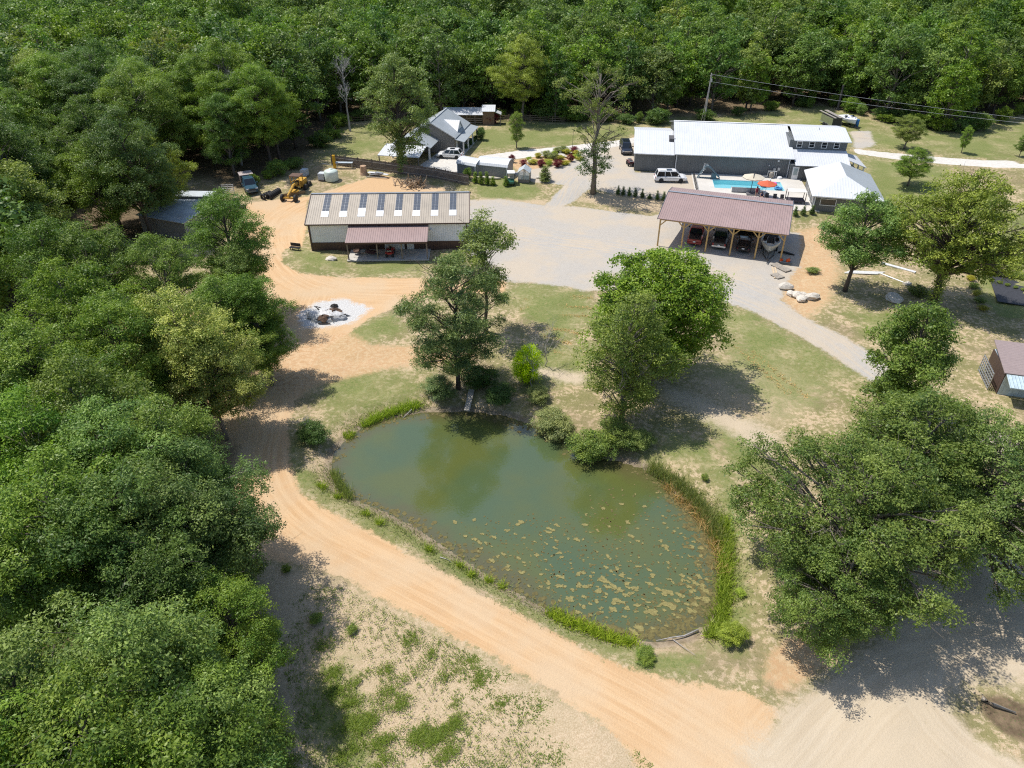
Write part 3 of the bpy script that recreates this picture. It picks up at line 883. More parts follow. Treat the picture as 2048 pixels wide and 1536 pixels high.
# --- grey house with dormer, garage and lean-to
def build_house():
    r = empty('grey_house', (-10.6, 133.6, 0.9), R_(-11.5), 'grey farmhouse with pale metal gable roof, sunlit dormer and side porch', 'house')
    w, d, ze, zr = 8.8, 10.3, 3.0, 5.4
    prof = [(-w, 0), (0, 0), (0, ze), (-w / 2, zr), (-w, ze)]
    MB().loft([[(x, 0, z) for x, z in prof], [(x, d, z) for x, z in prof]]).build('wall', STONE_WALL, r)
    pt = (zr - ze) / (w / 2)
    o = 0.35
    for sg in (-1, 1):
        xe = -w / 2 + sg * (w / 2 + o)
        z0 = zr + 0.1
        z1 = z0 - pt * (w / 2 + o)
        sheet(r, [(-w / 2, -o, z0), (-w / 2, d + o, z0), (xe, d + o, z1), (xe, -o, z1)] if sg > 0 else [(xe, -o, z1), (xe, d + o, z1), (-w / 2, d + o, z0), (-w / 2, -o, z0)], SLATE_ROOF)
        MB().beam((-w / 2, -o - 0.03, z0 - 0.06), (xe, -o - 0.03, z1 - 0.06), 0.05, 0.2).build('barge_board', WHITE, r)
    MB().span((-w / 2 - 0.15, -o, zr + 0.1), (-w / 2 + 0.15, d + o, zr + 0.15)).build('ridge_cap', SLATE_ROOF, r)
    # dormer facing the lawn
    yc, hw, zz = 4.6, 2.0, 4.85
    xr, xf = -w / 2 + (zr + 0.1 - zz) / pt, -0.1
    def zroof(x):
        return zr + 0.1 - pt * abs(x + w / 2)
    zb = zroof(xf) + 0.02
    sheet(r, [(xr, yc, zz + 0.03), (xf, yc - hw, zb + 0.05), (xf, yc, zz + 0.03)], WHITE_ROOF, 'dormer_roof', 0.05)  # near slope white, far slope grey: sunlight and shade painted by sheet colour
    sheet(r, [(xf, yc, zz + 0.03), (xf, yc + hw, zb + 0.05), (xr, yc, zz + 0.03)], SLATE_ROOF, 'dormer_roof', 0.05)
    MB().loft([[(xf - 0.25, yc - hw, zb - 0.1), (xf - 0.25, yc + hw, zb - 0.1), (xf - 0.25, yc, zz - 0.05)], [(xf - 0.2, yc - hw, zb - 0.1), (xf - 0.2, yc + hw, zb - 0.1), (xf - 0.2, yc, zz - 0.05)]]).build('dormer_wall', WHITE, r)
    # side porch
    sheet(r, [(0.2, -0.6, 2.75), (0.2, d + 0.2, 2.75), (2.0, d + 0.2, 2.35), (2.0, -0.6, 2.35)][::-1], SLATE_ROOF, 'porch_roof')
    MB().span((0.0, -0.4, 0.0), (1.9, d, 0.14)).build('porch_floor', CONC, r)
    for y in (-0.3, 3.1, 6.5, 9.9):
        MB().box((1.75, y, 1.2), (0.22, 0.22, 2.2)).build('porch_post', WHITE, r)
    MB().span((1.68, -0.5, 2.16), (1.82, d + 0.1, 2.34)).build('porch_beam', WHITE, r)
    dr = MB().span((0.003, 0.8, 0.14), (0.05, 1.8, 2.2)).build('door', WHITE, r)
    window(r, (0.0, 4.6, 1.4), 1.2, 1.3, axis='x', sgn=1)
    window(r, (0.0, 7.6, 1.4), 1.2, 1.3, axis='x', sgn=1)
    # garage wing with its own gable
    gx, gw, gy0, gy1 = -3.3, 7.2, -5.2, -0.06
    gp = [(gx - gw, 0), (gx - gw, 2.4), (gx - gw / 2, 4.1), (gx, 2.4), (gx, 0)]
    MB().loft([[(x, gy1 - 0.2, z) for x, z in gp], [(x, gy1, z) for x, z in gp]]).build('garage_back_wall', STONE_WALL, r)
    MB().loft([[(x, gy0, z) for x, z in gp[1:4]], [(x, gy0 + 0.1, z) for x, z in gp[1:4]]]).build('garage_gable', STONE_WALL, r)
    for sg in (-1, 1):
        xe = gx - gw / 2 + sg * (gw / 2 + 0.35)
        z0, z1 = 4.2, 4.2 - (1.7 / (gw / 2)) * (gw / 2 + 0.35)
        q = [(gx - gw / 2, gy0 - 0.3, z0), (gx - gw / 2, gy1, z0), (xe, gy1, z1), (xe, gy0 - 0.3, z1)]
        sheet(r, q if sg > 0 else q[::-1], SLATE_ROOF, 'garage_roof')
    for x, y in ((gx - 0.1, gy0 + 0.2), (gx - gw + 0.1, gy0 + 0.2)):
        MB().box((x, y, 1.2), (0.28, 0.28, 2.4)).build('garage_post', WHITE, r)
    # white lean-to in front
    sheet(r, [(-11.2, -5.6, 2.75), (-11.2, -10.4, 2.05), (-3.6, -10.4, 2.05), (-3.6, -5.6, 2.75)], WHITE_ROOF, 'lean_to_roof')
    for x in (-11.0, -7.4, -3.8):
        MB().box((x, -10.2, 1.0), (0.14, 0.14, 2.0)).build('lean_to_post', OLDWOOD, r)
    return r
HOUSE = build_house()

def build_back_sheds():
    p = G(916, 249)
    r = empty('open_stable', p, R_(-1), 'long low open shed with white metal roof behind the grey house', 'shed')
    L = 8.6
    x0 = -3.2
    sheet(r, [(x0, 3.4, 2.7), (x0, -0.5, 2.1), (x0 + L, -0.5, 2.1), (x0 + L, 3.4, 2.7)], WHITE_ROOF)
    for k in range(6):
        MB().box((x0 + 0.1 + k * (L - 0.2) / 5, 0, 1.02), (0.14, 0.14, 2.04)).build('post', OLDWOOD, r)
    MB().span((x0, 3.0, 0), (x0 + L, 3.1, 2.5)).build('back_wall', M('pale_pine_board', (0.42, 0.33, 0.22), 0.8, ribs=('X', 0.2, 0.01)), r)
    for k in range(3):
        MB().span((x0, 0.06, 0.3 + 0.4 * k), (x0 + L, 0.1, 0.45 + 0.4 * k)).build('rail', OLDWOOD, r)
    p = G(965.5, 250)
    s = empty('wooden_shed', p, R_(-1), 'upright brown plank shed with white roof at the end of the open shed', 'shed')
    MB().span((0.02, 0, 0), (2.45, 2.4, 2.75)).build('wall', M('brown_plank_siding', (0.185, 0.12, 0.075), 0.85, var=0.2, ribs=('X', 0.18, 0.015)), s)
    sheet(s, [(-0.2, 2.7, 3.45), (-0.2, -0.3, 2.8), (2.65, -0.3, 2.8), (2.65, 2.7, 3.45)], WHITE_ROOF)
    sheet(s, [(2.7, 2.4, 2.6), (2.7, 0.1, 2.6), (3.9, 0.1, 2.1), (3.9, 2.4, 2.1)], WHITE_ROOF_Y, 'side_roof')
    MB().box((3.7, 0.3, 1.05), (0.12, 0.12, 2.1)).build('post', OLDWOOD, s)
build_back_sheds()

# --- two sheds with barrel roofs
def barrel_shed(a, b, depth, name, label, h=2.0, top=2.75):
    A, B = G(*a), G(*b)
    d = B - A
    rz = math.atan2(d.y, d.x)
    L = math.hypot(d.x, d.y)
    r = empty(name, (A.x, A.y, 0.9 * 0.9), rz, label, 'shed')
    MB().span((0, 0, 0), (L, depth, h)).build('wall', TAN_SIDING, r)
    k = depth / 2
    prof = [(-0.12, h - 0.1), (0.12, h + 0.28), (k * 0.5, top - 0.12), (k, top), (depth - k * 0.5, top - 0.12), (depth - 0.12, h + 0.28), (depth + 0.12, h - 0.1)]
    for i in range(len(prof) - 1):
        (y0, z0), (y1, z1) = prof[i], prof[i + 1]
        sheet(r, [(-0.15, y1, z1), (-0.15, y0, z0), (L + 0.15, y0, z0), (L + 0.15, y1, z1)], WHITE_ROOF, 'roof', 0.06)
    g = [(0, h)] + [(min(max(y, 0), depth), z - 0.08) for y, z in prof[1:-1]] + [(depth, h)]
    for x in (0.02, L - 0.04):
        MB().loft([[(x, y, z) for y, z in g], [(x + 0.02, y, z) for y, z in g]]).build('gable', TAN_SIDING, r)
    for x in (0.04, L - 0.04):
        MB().box((x, -0.02, h / 2), (0.12, 0.06, h)).build('corner_trim', WHITE, r)
    return r
barrel_shed((915, 346), (951, 353), 3.0, 'storage_shed', 'smaller grey shed with rounded white roof next to the white car', 1.9, 2.6)
barrel_shed((955, 350), (1014, 357), 3.3, 'storage_shed', 'longer grey shed with rounded white roof beside the golf cart', 2.0, 2.8)

# --- shed at the right edge of the yard
def build_right_shed():
    p = at(2012, 746, 2.6)
    r = empty('brown_roof_shed', (p[0], p[1], 0), R_(-16), 'low shed with brown roof and pale blue metal front at the right edge', 'shed')
    MB().span((0.2, 0.25, 0), (9, 4.8, 2.5)).build('wall', M('pale_blue_siding', (0.42, 0.50, 0.54), 0.45, ribs=('X', 0.3, 0.02)), r)
    sheet(r, [(-0.1, 5.0, 3.45), (-0.1, 0.0, 2.6), (9.2, 0.0, 2.6), (9.2, 5.0, 3.45)], M('plain_brown_roof', (0.30, 0.235, 0.225), 0.6, var=0.08, ribs=('Y', 0.25, 0.02)))
    sheet(r, [(0.1, -0.05, 2.5), (0.1, -1.8, 2.1), (9.2, -1.8, 2.1), (9.2, -0.05, 2.5)], M('pale_blue_roof', (0.46, 0.56, 0.60), 0.4, ribs=('X', 0.3, 0.03)), 'front_roof')
    MB().span((0.11, 0.3, 0), (0.19, 4.8, 2.5)).build('side_wall', BROWN, r)
    t = empty('lattice_rack', (p[0] - 0.35, p[1] + 0.9, 0), R_(-16), 'grey lattice rack leaning by the brown-roofed shed wall', 'rack')
    for k in range(9):
        MB().box((0, k * 0.45, 1.0), (0.06, 0.06, 2.0)).build('upright', STEEL, t)
    for k in range(6):
        MB().span((-0.05, 0, 0.15 + k * 0.34), (0.05, 3.6, 0.2 + k * 0.34)).build('slat', STEEL, t)
build_right_shed()

# --- containers and grey shed in the trees
def build_containers():
    CT = M('blue_grey_container', (0.20, 0.24, 0.26), 0.6, var=0.2, ribs=('X', 0.28, 0.04), dirt=(0.25, 0.2, 0.16, 0.5))
    TOP = M('container_top', (0.48, 0.52, 0.54), 0.5, var=0.15, scale=0.8, dirt=(0.32, 0.32, 0.30, 0.6))
    for (u, v, L, lab) in ((288, 409, 7.6, 'nearer blue-grey shipping container with pale roof under the trees'), (342, 392, 6.4, 'farther shipping container with pale roof behind the nearer one')):
        p = at(u, v, 2.6)
        r = empty('shipping_container', (p[0], p[1], 0), R_(-3), lab, 'container')
        MB().span((0, 0, 0.1), (L, 2.4, 2.52)).build('body', CT, r)
        MB().span((-0.04, -0.04, 2.521), (L + 0.04, 2.44, 2.62)).build('roof', TOP, r)
        for x in (0.08, L - 0.08):
            for y in (0.04, 2.36):
                MB().box((x, y, 1.3), (0.2, 0.2, 2.44)).build('corner_post', CT, r)
        for k in (-0.5, 0.5):
            MB().span((L + 0.003, 1.2 + k * 1.15 - 0.55, 0.2), (L + 0.06, 1.2 + k * 1.15 + 0.55, 2.4)).build('door', CT, r)
    p = at(273, 426, 3.0)
    r = empty('grey_lean_shed', (p[0], p[1], 0), R_(-22), 'grey metal shed with dusty flat roof half hidden by trees', 'shed')
    MB().span((0.1, 0.1, 0), (8.4, 5.6, 2.75)).build('wall', M('grey_shed_siding', (0.27, 0.265, 0.255), 0.7, ribs=('X', 0.25, 0.02)), r)
    sheet(r, [(-0.1, 5.9, 3.2), (-0.1, 2.6, 3.05), (8.6, 2.6, 3.05), (8.6, 5.9, 3.2)], TOP)
    sheet(r, [(-0.1, 2.59, 3.04), (-0.1, -0.2, 2.8), (8.6, -0.2, 2.8), (8.6, 2.59, 3.04)], TOP)
build_containers()

# --- swimming pool and its deck (in the frame of the hall)
def build_pool():
    T = Matrix.Translation(M_ROOT) @ Matrix.Rotation(R_(-8.13), 4, 'Z')
    x0, x1, y0, y1 = 6.2, 17.4, -7.3, -2.9
    dx0, dx1, dy0, dy1 = 2.9, 21.0, -16.0, -0.06
    z = 0.08
    dk = MB()
    dk.span((dx0, y1, -0.9), (dx1, dy1, z)); dk.span((dx0, dy0, -0.9), (dx1, y0, z)); dk.span((dx0, y0, -0.9), (x0, y1, z)); dk.span((x1, y0, -0.9), (dx1, y1, z))
    for b_ in ():
        pass
    MB_T(dk, T).build('pool_deck', M('pool_concrete', (0.56, 0.53, 0.48), 0.85, var=0.08, scale=0.5, dirt=(0.47, 0.44, 0.39, 0.5)))['kind'] = 'structure'
    r = empty('swimming_pool', T @ Vector((x0, y0, 0)), R_(-8.13), 'long turquoise swimming pool with white shallow end set in concrete', 'pool')
    L, W = x1 - x0, y1 - y0
    POOLW = M('pool_liner', (0.42, 0.72, 0.78), 0.4, var=0.06)
    LED = M('white_pool_ledge', (0.70, 0.76, 0.78), 0.4, var=0.05)
    b = MB()
    b.span((0.002, 0.002, -0.88), (L - 0.002, W - 0.002, -0.7))
    b.span((0.002, 0.002, -0.7), (0.06, W - 0.002, 0.05)); b.span((L - 0.06, 0.002, -0.7), (L - 0.002, W - 0.002, 0.05))
    b.span((0.06, 0.002, -0.7), (L - 0.06, 0.06, 0.05)); b.span((0.06, W - 0.06, -0.7), (L - 0.06, W - 0.002, 0.05))
    b.build('basin', POOLW, r)
    MB().span((L - 3.2, 0.062, -0.69), (L - 0.062, W - 0.062, -0.14)).build('shallow_ledge', LED, r)
    m, nt, bs = new_mat('pool_water')
    bs.inputs['Base Color'].default_value = (0.10, 0.52, 0.62, 1)
    bs.inputs['Roughness'].default_value = 0.05
    bs.inputs['IOR'].default_value = 1.33
    bs.inputs['Alpha'].default_value = 0.42
    w = MB().add([(0.061, 0.061, -0.06), (L - 0.061, 0.061, -0.06), (L - 0.061, W - 0.061, -0.06), (0.061, W - 0.061, -0.06)], [(0, 1, 2, 3)])
    w.build('water', m, r)
    return T
def MB_T(b, T):
    b.v = [tuple(T @ Vector(p)) for p in b.v]
    return b
POOL_T = build_pool()

# ------------------------------------------------------------------ trees
def leaf_material(name, dark, light, hue=0.35, trans=0.33, gain=1.68):
    dark, light = [c * gain * w for c, w in zip(dark, (0.95, 0.92, 0.80))], [c * gain * w for c, w in zip(light, (1.20, 1.10, 0.80))]
    m, nt, b = new_mat(name)
    a = nd(nt, 'ShaderNodeAttribute')
    a.attribute_name = 'tint'
    oi = nd(nt, 'ShaderNodeObjectInfo')
    c = mixc(nt, a.outputs['Fac'], dark, light)
    hsv = nd(nt, 'ShaderNodeHueSaturation')
    nt.links.new(c, hsv.inputs['Color'])
    nt.links.new(mth(nt, 'MULTIPLY_ADD', oi.outputs['Random'], 0.05 * hue, 0.486 - 0.018 * hue), hsv.inputs['Hue'])
    rnd2 = mth(nt, 'FRACT', mth(nt, 'MULTIPLY', oi.outputs['Random'], 7.31))
    nt.links.new(mth(nt, 'MULTIPLY_ADD', rnd2, 0.5 * hue * 2, 1 - 0.25 * hue * 2), hsv.inputs['Value'])
    rnd3 = mth(nt, 'FRACT', mth(nt, 'MULTIPLY', oi.outputs['Random'], 23.7))
    nt.links.new(mth(nt, 'MULTIPLY_ADD', rnd3, 0.2 * hue * 2, 1.06 - 0.16 * hue * 2), hsv.inputs['Saturation'])
    nt.links.new(hsv.outputs[0], b.inputs['Base Color'])
    b.inputs['Roughness'].default_value = 0.42
    b.inputs['Specular IOR Level'].default_value = 0.22
    tr = nd(nt, 'ShaderNodeBsdfTranslucent')
    nt.links.new(mixc(nt, 1.0, hsv.outputs[0], (1.0, 1.15, 0.45), 'MULTIPLY'), tr.inputs[0])
    mx = nd(nt, 'ShaderNodeMixShader')
    mx.inputs[0].default_value = trans
    nt.links.new(b.outputs[0], mx.inputs[1])
    nt.links.new(tr.outputs[0], mx.inputs[2])
    nt.links.new(mx.outputs[0], nt.nodes['Material Output'].inputs[0])
    return m

LEAF = {
    'mid': leaf_material('mid_green_leaves', (0.050, 0.105, 0.026), (0.125, 0.200, 0.050), 0.5),
    'dark': leaf_material('dark_green_leaves', (0.036, 0.085, 0.028), (0.085, 0.150, 0.048)),
    'bright': leaf_material('bright_green_leaves', (0.055, 0.120, 0.024), (0.140, 0.220, 0.048), 0.2),
    'yellow': leaf_material('yellow_green_leaves', (0.085, 0.130, 0.030), (0.200, 0.255, 0.075)),
    'pale': leaf_material('pale_cream_green_leaves', (0.075, 0.13, 0.035), (0.26, 0.30, 0.12)),
    'olive': leaf_material('olive_leaves', (0.068, 0.120, 0.038), (0.160, 0.220, 0.075)),
    'oak': leaf_material('oak_leaves', (0.048, 0.095, 0.030), (0.125, 0.185, 0.066), 0.2),
    'pine': leaf_material('pine_needles', (0.055, 0.105, 0.045), (0.135, 0.195, 0.085), 0.2, 0.2),
    'lime': leaf_material('lime_leaves', (0.20, 0.34, 0.02), (0.36, 0.54, 0.05), 0.1),
    'red': leaf_material('red_shrub_leaves', (0.07, 0.014, 0.018), (0.16, 0.035, 0.045), 0.3),
    'gold': leaf_material('golden_leaves', (0.16, 0.19, 0.03), (0.32, 0.33, 0.07), 0.3),
    'grass': leaf_material('fresh_grass_blades', (0.10, 0.17, 0.03), (0.24, 0.33, 0.07), 0.2),
    'sedge': leaf_material('grey_green_blades', (0.09, 0.13, 0.06), (0.21, 0.25, 0.13), 0.2),
    'straw': leaf_material('straw_blades', (0.26, 0.19, 0.10), (0.45, 0.36, 0.22), 0.2),
    'weed': leaf_material('weed_leaves', (0.060, 0.115, 0.035), (0.16, 0.22, 0.06), 0.2),
    'field': leaf_material('field_grass_blades', (0.075, 0.135, 0.028), (0.16, 0.22, 0.06), 0.2),
    'ivy': leaf_material('ivy_leaves', (0.05, 0.115, 0.015), (0.13, 0.21, 0.03), 0.2),
}
BARK = M('grey_bark', (0.17, 0.145, 0.12), 0.9, var=0.35, scale=4, bump=0.05)
BARK_DARK = M('dark_bark', (0.085, 0.068, 0.055), 0.9, var=0.35, scale=4, bump=0.05)
BARK_PALE = M('bleached_twigs', (0.36, 0.34, 0.33), 0.9, var=0.2, scale=4)

def leaves_mesh(name, P, N, size, tint, aspect=0.55, rng=None):
    """one pointed four-cornered leaf at each point P facing N"""
    n = len(P)
    rng = rng or RNG
    a = rng.normal(size=(n, 3))
    N = N / np.maximum(np.linalg.norm(N, axis=1, keepdims=True), 1e-6)
    t = a - (a * N).sum(1, keepdims=True) * N
    t /= np.maximum(np.linalg.norm(t, axis=1, keepdims=True), 1e-6)
    b = np.cross(N, t)
    s = (size * rng.uniform(0.5, 1.45, n))[:, None] * 0.5
    V = np.empty((n, 4, 3), np.float32)
    V[:, 0] = P - t * s
    V[:, 1] = P + b * s * aspect + N * s * 0.12 - t * s * 0.15
    V[:, 2] = P + t * s
    V[:, 3] = P - b * s * aspect + N * s * 0.12 - t * s * 0.15
    me = bpy.data.meshes.new(name)
    me.vertices.add(n * 4)
    me.vertices.foreach_set('co', V.ravel())
    me.loops.add(n * 4)
    me.loops.foreach_set('vertex_index', np.arange(n * 4, dtype=np.int32))
    me.polygons.add(n)
    me.polygons.foreach_set('loop_start', np.arange(0, n * 4, 4, dtype=np.int32))
    me.update(calc_edges=True)
    A = me.attributes.new('tint', 'FLOAT', 'FACE')
    A.data.foreach_set('value', np.clip(tint, 0, 1).astype(np.float32))
    return me

PROFILES = {
    'round': lambda t: np.sqrt(np.clip(1 - (2 * t - 0.95) ** 2 * 0.98, 0.02, 1)),
    'oval': lambda t: np.clip(np.sin(np.pi * (0.08 + 0.88 * t)) ** 0.7, 0.05, 1),
    'cone': lambda t: np.clip(1.05 - t, 0.05, 1) ** 0.75 * np.clip(t * 6 + 0.35, 0, 1),
    'spread': lambda t: np.clip(1 - (1.5 * t - 0.55) ** 2 * 0.95, 0.05, 1),
    'column': lambda t: np.clip(1 - (2 * t - 0.9) ** 4, 0.08, 1) ** 0.5,
    'vase': lambda t: np.clip(0.35 + 0.9 * t - np.clip(t - 0.75, 0, 1) * 2.6, 0.1, 1),
}

def make_tree_mesh(name, seed, H=15.0, cb=0.28, R=4.5, shape='round', nbig=85, rb=1.25, nsub=26, nleaf=15, leaf=0.24, flat=0.7, hollow=0.35, sub_s=0.24,
                   trunk_r=0.24, twigs=True, needle=False, lean=0.0, vine=0.0, bare=0, gap=0.95):
    rng = np.random.default_rng(seed)
    prof = PROFILES[shape]
    z0, z1 = H * cb, H - rb * 0.55
    # big clumps through the crown, denser towards its skin
    cand = []
    tries = 0
    while len(cand) < nbig and tries < nbig * 60:
        tries += 1
        t = rng.uniform(0, 1)
        pr = prof(np.array([t]))[0]
        if rng.uniform() > pr ** 0.8:
            continue
        rr = R * pr * (hollow + (1 - hollow) * math.sqrt(rng.uniform())) - rb * 0.35
        rr = max(rr, 0)
        if rng.uniform() < 0.13:
            rr *= rng.uniform(1.08, 1.28)
        a = rng.uniform(0, 6.283)
        wob = 1 + 0.22 * math.sin(a * 2 + seed) + 0.14 * math.sin(a * 5 + seed * 1.7 + t * 4)
        p = np.array([rr * wob * math.cos(a), rr * wob * math.sin(a), z0 + (z1 - z0) * t])
        if cand and np.min(np.linalg.norm((np.array(cand) - p) * [1, 1, 1.3], axis=1)) < rb * gap * (1 if tries < nbig * 30 else 0.62):
            continue
        cand.append(p)
    C = np.array(cand)
    nb_ = len(C)
    rad = rb * rng.uniform(0.55, 1.3, nb_)
    # sub clumps on the skin of each big clump
    d = rng.normal(size=(nb_, nsub, 3))
    d[..., 2] = np.where(rng.uniform(size=(nb_, nsub)) < 0.72, np.abs(d[..., 2]), d[..., 2])
    d /= np.linalg.norm(d, axis=2, keepdims=True)
    rr = rng.uniform(0.35, 1.0, (nb_, nsub, 1)) ** 0.6
    S = C[:, None] + d * rr * rad[:, None, None] * np.array([1, 1, flat])
    S[..., 2] -= 0.12 * rad[:, None] * (rr[..., 0] * np.hypot(d[..., 0], d[..., 1])) ** 2
    Nn = d * 0.8 + np.array([0, 0, 0.55])
    cl_t = rng.normal(0.5, 0.16, nb_)
    T = cl_t[:, None] + rng.normal(0, 0.2, (nb_, nsub))
    # leaves around each sub clump
    off = rng.normal(size=(nb_, nsub, nleaf, 3)) * sub_s * np.array([1, 1, 0.65])
    P = (S[:, :, None] + off).reshape(-1, 3)
    N = (Nn[:, :, None] + rng.normal(size=off.shape) * (0.55 if not needle else 1.2)).reshape(-1, 3)
    TT = (T[:, :, None] + rng.normal(0, 0.2, off.shape[:3])).reshape(-1)
    if vine > 0:
        k = int(vine * 900)
        hh = rng.uniform(0.02, cb + 0.2, k) * H
        aa = rng.uniform(0, 6.283, k)
        rv = trunk_r + rng.uniform(0.1, 0.55, k) * (1 - 0.4 * hh / H)
        P = np.vstack([P, np.column_stack([rv * np.cos(aa), rv * np.sin(aa), hh])])
        N = np.vstack([N, np.column_stack([np.cos(aa), np.sin(aa), 0.4 + rng.normal(0, 0.4, k)])])
        TT = np.concatenate([TT, rng.uniform(0.2, 0.8, k)])
    if lean:
        P[:, 0] += lean * P[:, 2]
    keep = P[:, 2] > 0.05
    crown = leaves_mesh(name + '_crown', P[keep], N[keep], leaf, TT[keep], 0.16 if needle else 0.46, rng)
    # trunk and limbs
    b = MB()
    wob = rng.normal(0, 0.02 * H, (8, 2))
    wob[:2] *= 0.1
    top = H * 0.88
    zs = np.linspace(-0.15, top, 8)
    tp = [Vector((wob[i, 0] * 0.5 + lean * zs[i], wob[i, 1] * 0.5, zs[i])) for i in range(8)]
    tr = [trunk_r * (1.25 if i == 0 else 1.0) * (1 - 0.82 * (i / 7)) + 0.02 for i in range(8)]
    b.tube(tp, tr, 8)
    def trunk_at(z):
        k = np.clip(z / top * 7, 0, 6.999)
        i = int(k)
        return tp[i].lerp(tp[i + 1], k - i), tr[i] * (1 - (k - i)) + tr[i + 1] * (k - i)
    for i in range(nb_):
        c = Vector(C[i]) + Vector((lean * C[i][2], 0, 0))
        h = math.hypot(C[i][0], C[i][1])
        zb = max(H * cb * 0.75, C[i][2] - 0.55 * h - rng.uniform(0.2, 1.2))
        p0, r0 = trunk_at(min(zb, top * 0.95))
        mid = p0.lerp(c, 0.5) + Vector((rng.normal(0, 0.15), rng.normal(0, 0.15), 0.12 * h + rng.normal(0, 0.15)))
        rl = min(r0 * 0.55, 0.035 + 0.016 * h)
        b.tube([p0, mid, c], [rl, rl * 0.65, rl * 0.25], 5, cap=False)
        for _ in range(2 if twigs else 0):
            e = c + Vector(rng.normal(size=3)) * rad[i] * 0.6
            b.tube([mid.lerp(c, 0.5), e], [rl * 0.35, 0.008], 3, cap=False)
    for _ in range(bare):
        z = rng.uniform(0.35, 0.9) * top
        p0, r0 = trunk_at(z)
        a = rng.uniform(0, 6.283)
        ln = rng.uniform(0.4, 0.8) * R
        dirv = Vector((math.cos(a), math.sin(a), rng.uniform(0.4, 1.1)))
        bare_branch(b, rng, p0, dirv.normalized(), ln, min(r0 * 0.6, 0.10), 3)
    me = bpy.data.meshes.new(name + '_trunk')
    me.from_pydata(b.v, [], b.f)
    me.polygons.foreach_set('use_smooth', [True] * len(me.polygons))
    return me, crown

def bare_branch(b, rng, p, d, ln, r, depth):
    q = p + d * ln * 0.5 + Vector(rng.normal(size=3)) * ln * 0.05
    e = p + d * ln + Vector((0, 0, 0.06 * ln)) + Vector(rng.normal(size=3)) * ln * 0.06
    b.tube([p, q, e], [r, r * 0.7, r * 0.3], 4, cap=False)
    if depth <= 0:
        return
    for k in range(4):
        s = rng.uniform(0.3, 1.0)
        base = p.lerp(q, s * 2) if s < 0.5 else q.lerp(e, s * 2 - 1)
        dd = (d + Vector(rng.normal(size=3)) * 0.6).normalized()
        bare_branch(b, rng, base, dd, ln * rng.uniform(0.35, 0.6), r * 0.5, depth - 1)

def make_bare_mesh(name, seed, H, trunk_r=0.2, n=16, R=3.2):
    rng = np.random.default_rng(seed)
    b = MB()
    zs = np.linspace(0, H * 0.95, 7)
    tp = [Vector((rng.normal(0, 0.15), rng.normal(0, 0.15), z)) for z in zs]
    tr = [trunk_r * (1 - 0.85 * i / 6) for i in range(7)]
    b.tube(tp, tr, 7)
    for _ in range(n):
        z = rng.uniform(0.35, 0.97)
        k = z * 6
        i = min(int(k), 5)
        p0 = tp[i].lerp(tp[i + 1], k - i)
        a = rng.uniform(0, 6.283)
        dv = Vector((math.cos(a), math.sin(a), rng.uniform(0.7, 1.6))).normalized()
        bare_branch(b, rng, p0, dv, R * rng.uniform(0.5, 1.0) * (1.2 - 0.5 * z), tr[i] * 0.5, 3)
    me = bpy.data.meshes.new(name)
    me.from_pydata(b.v, [], b.f)
    return me

def place_tree(name, label, meshes, loc, leafmat, scale=1.0, rot=None, group=None, cat='tree', bark=BARK, sz=None, crown='crown'):
    tm, cm = meshes
    r = empty(name, loc, random.uniform(0, 6.28) if rot is None else rot, label, cat, group)
    r.scale = (scale, scale, sz or scale)
    t = bpy.data.objects.new('trunk', tm)
    c = bpy.data.objects.new(crown, cm)
    for o, m in ((t, bark), (c, leafmat)):
        COL.objects.link(o)
        o.parent = r
        if not o.data.materials:
            o.data.materials.append(m)
        o.material_slots[0].link = 'OBJECT'
        o.material_slots[0].material = m
    return r

# ---- kinds used many times
BL = [make_tree_mesh('broadleaf', 11, 15, 0.26, 4.4, 'round', 84, 1.15, 34, 23, 0.165, sub_s=0.2),
      make_tree_mesh('broadleaf', 12, 15, 0.22, 4.0, 'oval', 80, 1.10, 34, 23, 0.165, sub_s=0.2),
      make_tree_mesh('broadleaf', 13, 15, 0.30, 5.0, 'spread', 86, 1.20, 34, 23, 0.17, sub_s=0.21),
      make_tree_mesh('broadleaf', 14, 15, 0.20, 3.5, 'column', 76, 1.05, 34, 23, 0.165, sub_s=0.2),
      make_tree_mesh('broadleaf', 15, 15, 0.26, 4.6, 'round', 70, 1.30, 36, 25, 0.175, hollow=0.5, sub_s=0.22)]
FO = [make_tree_mesh('woodland', 21, 16, 0.16, 4.6, 'round', 62, 1.35, 15, 8, 0.50, twigs=False, sub_s=0.36),
      make_tree_mesh('woodland', 22, 17, 0.16, 4.1, 'oval', 60, 1.30, 15, 8, 0.50, twigs=False, sub_s=0.36),
      make_tree_mesh('woodland', 23, 16, 0.20, 5.2, 'spread', 64, 1.45, 15, 8, 0.52, twigs=False, sub_s=0.38),
      make_tree_mesh('woodland', 24, 18, 0.14, 3.7, 'column', 58, 1.25, 15, 8, 0.48, twigs=False, sub_s=0.34),
      make_tree_mesh('woodland', 25, 15, 0.16, 4.9, 'round', 66, 1.25, 15, 8, 0.46, twigs=False, sub_s=0.34)]
BU = [make_tree_mesh('shrub', 31, 2.0, 0.10, 1.1, 'round', 34, 0.38, 14, 10, 0.13, sub_s=0.12, trunk_r=0.05, twigs=False),
      make_tree_mesh('shrub', 32, 2.0, 0.08, 1.0, 'oval', 34, 0.36, 14, 10, 0.13, sub_s=0.12, trunk_r=0.05, twigs=False)]

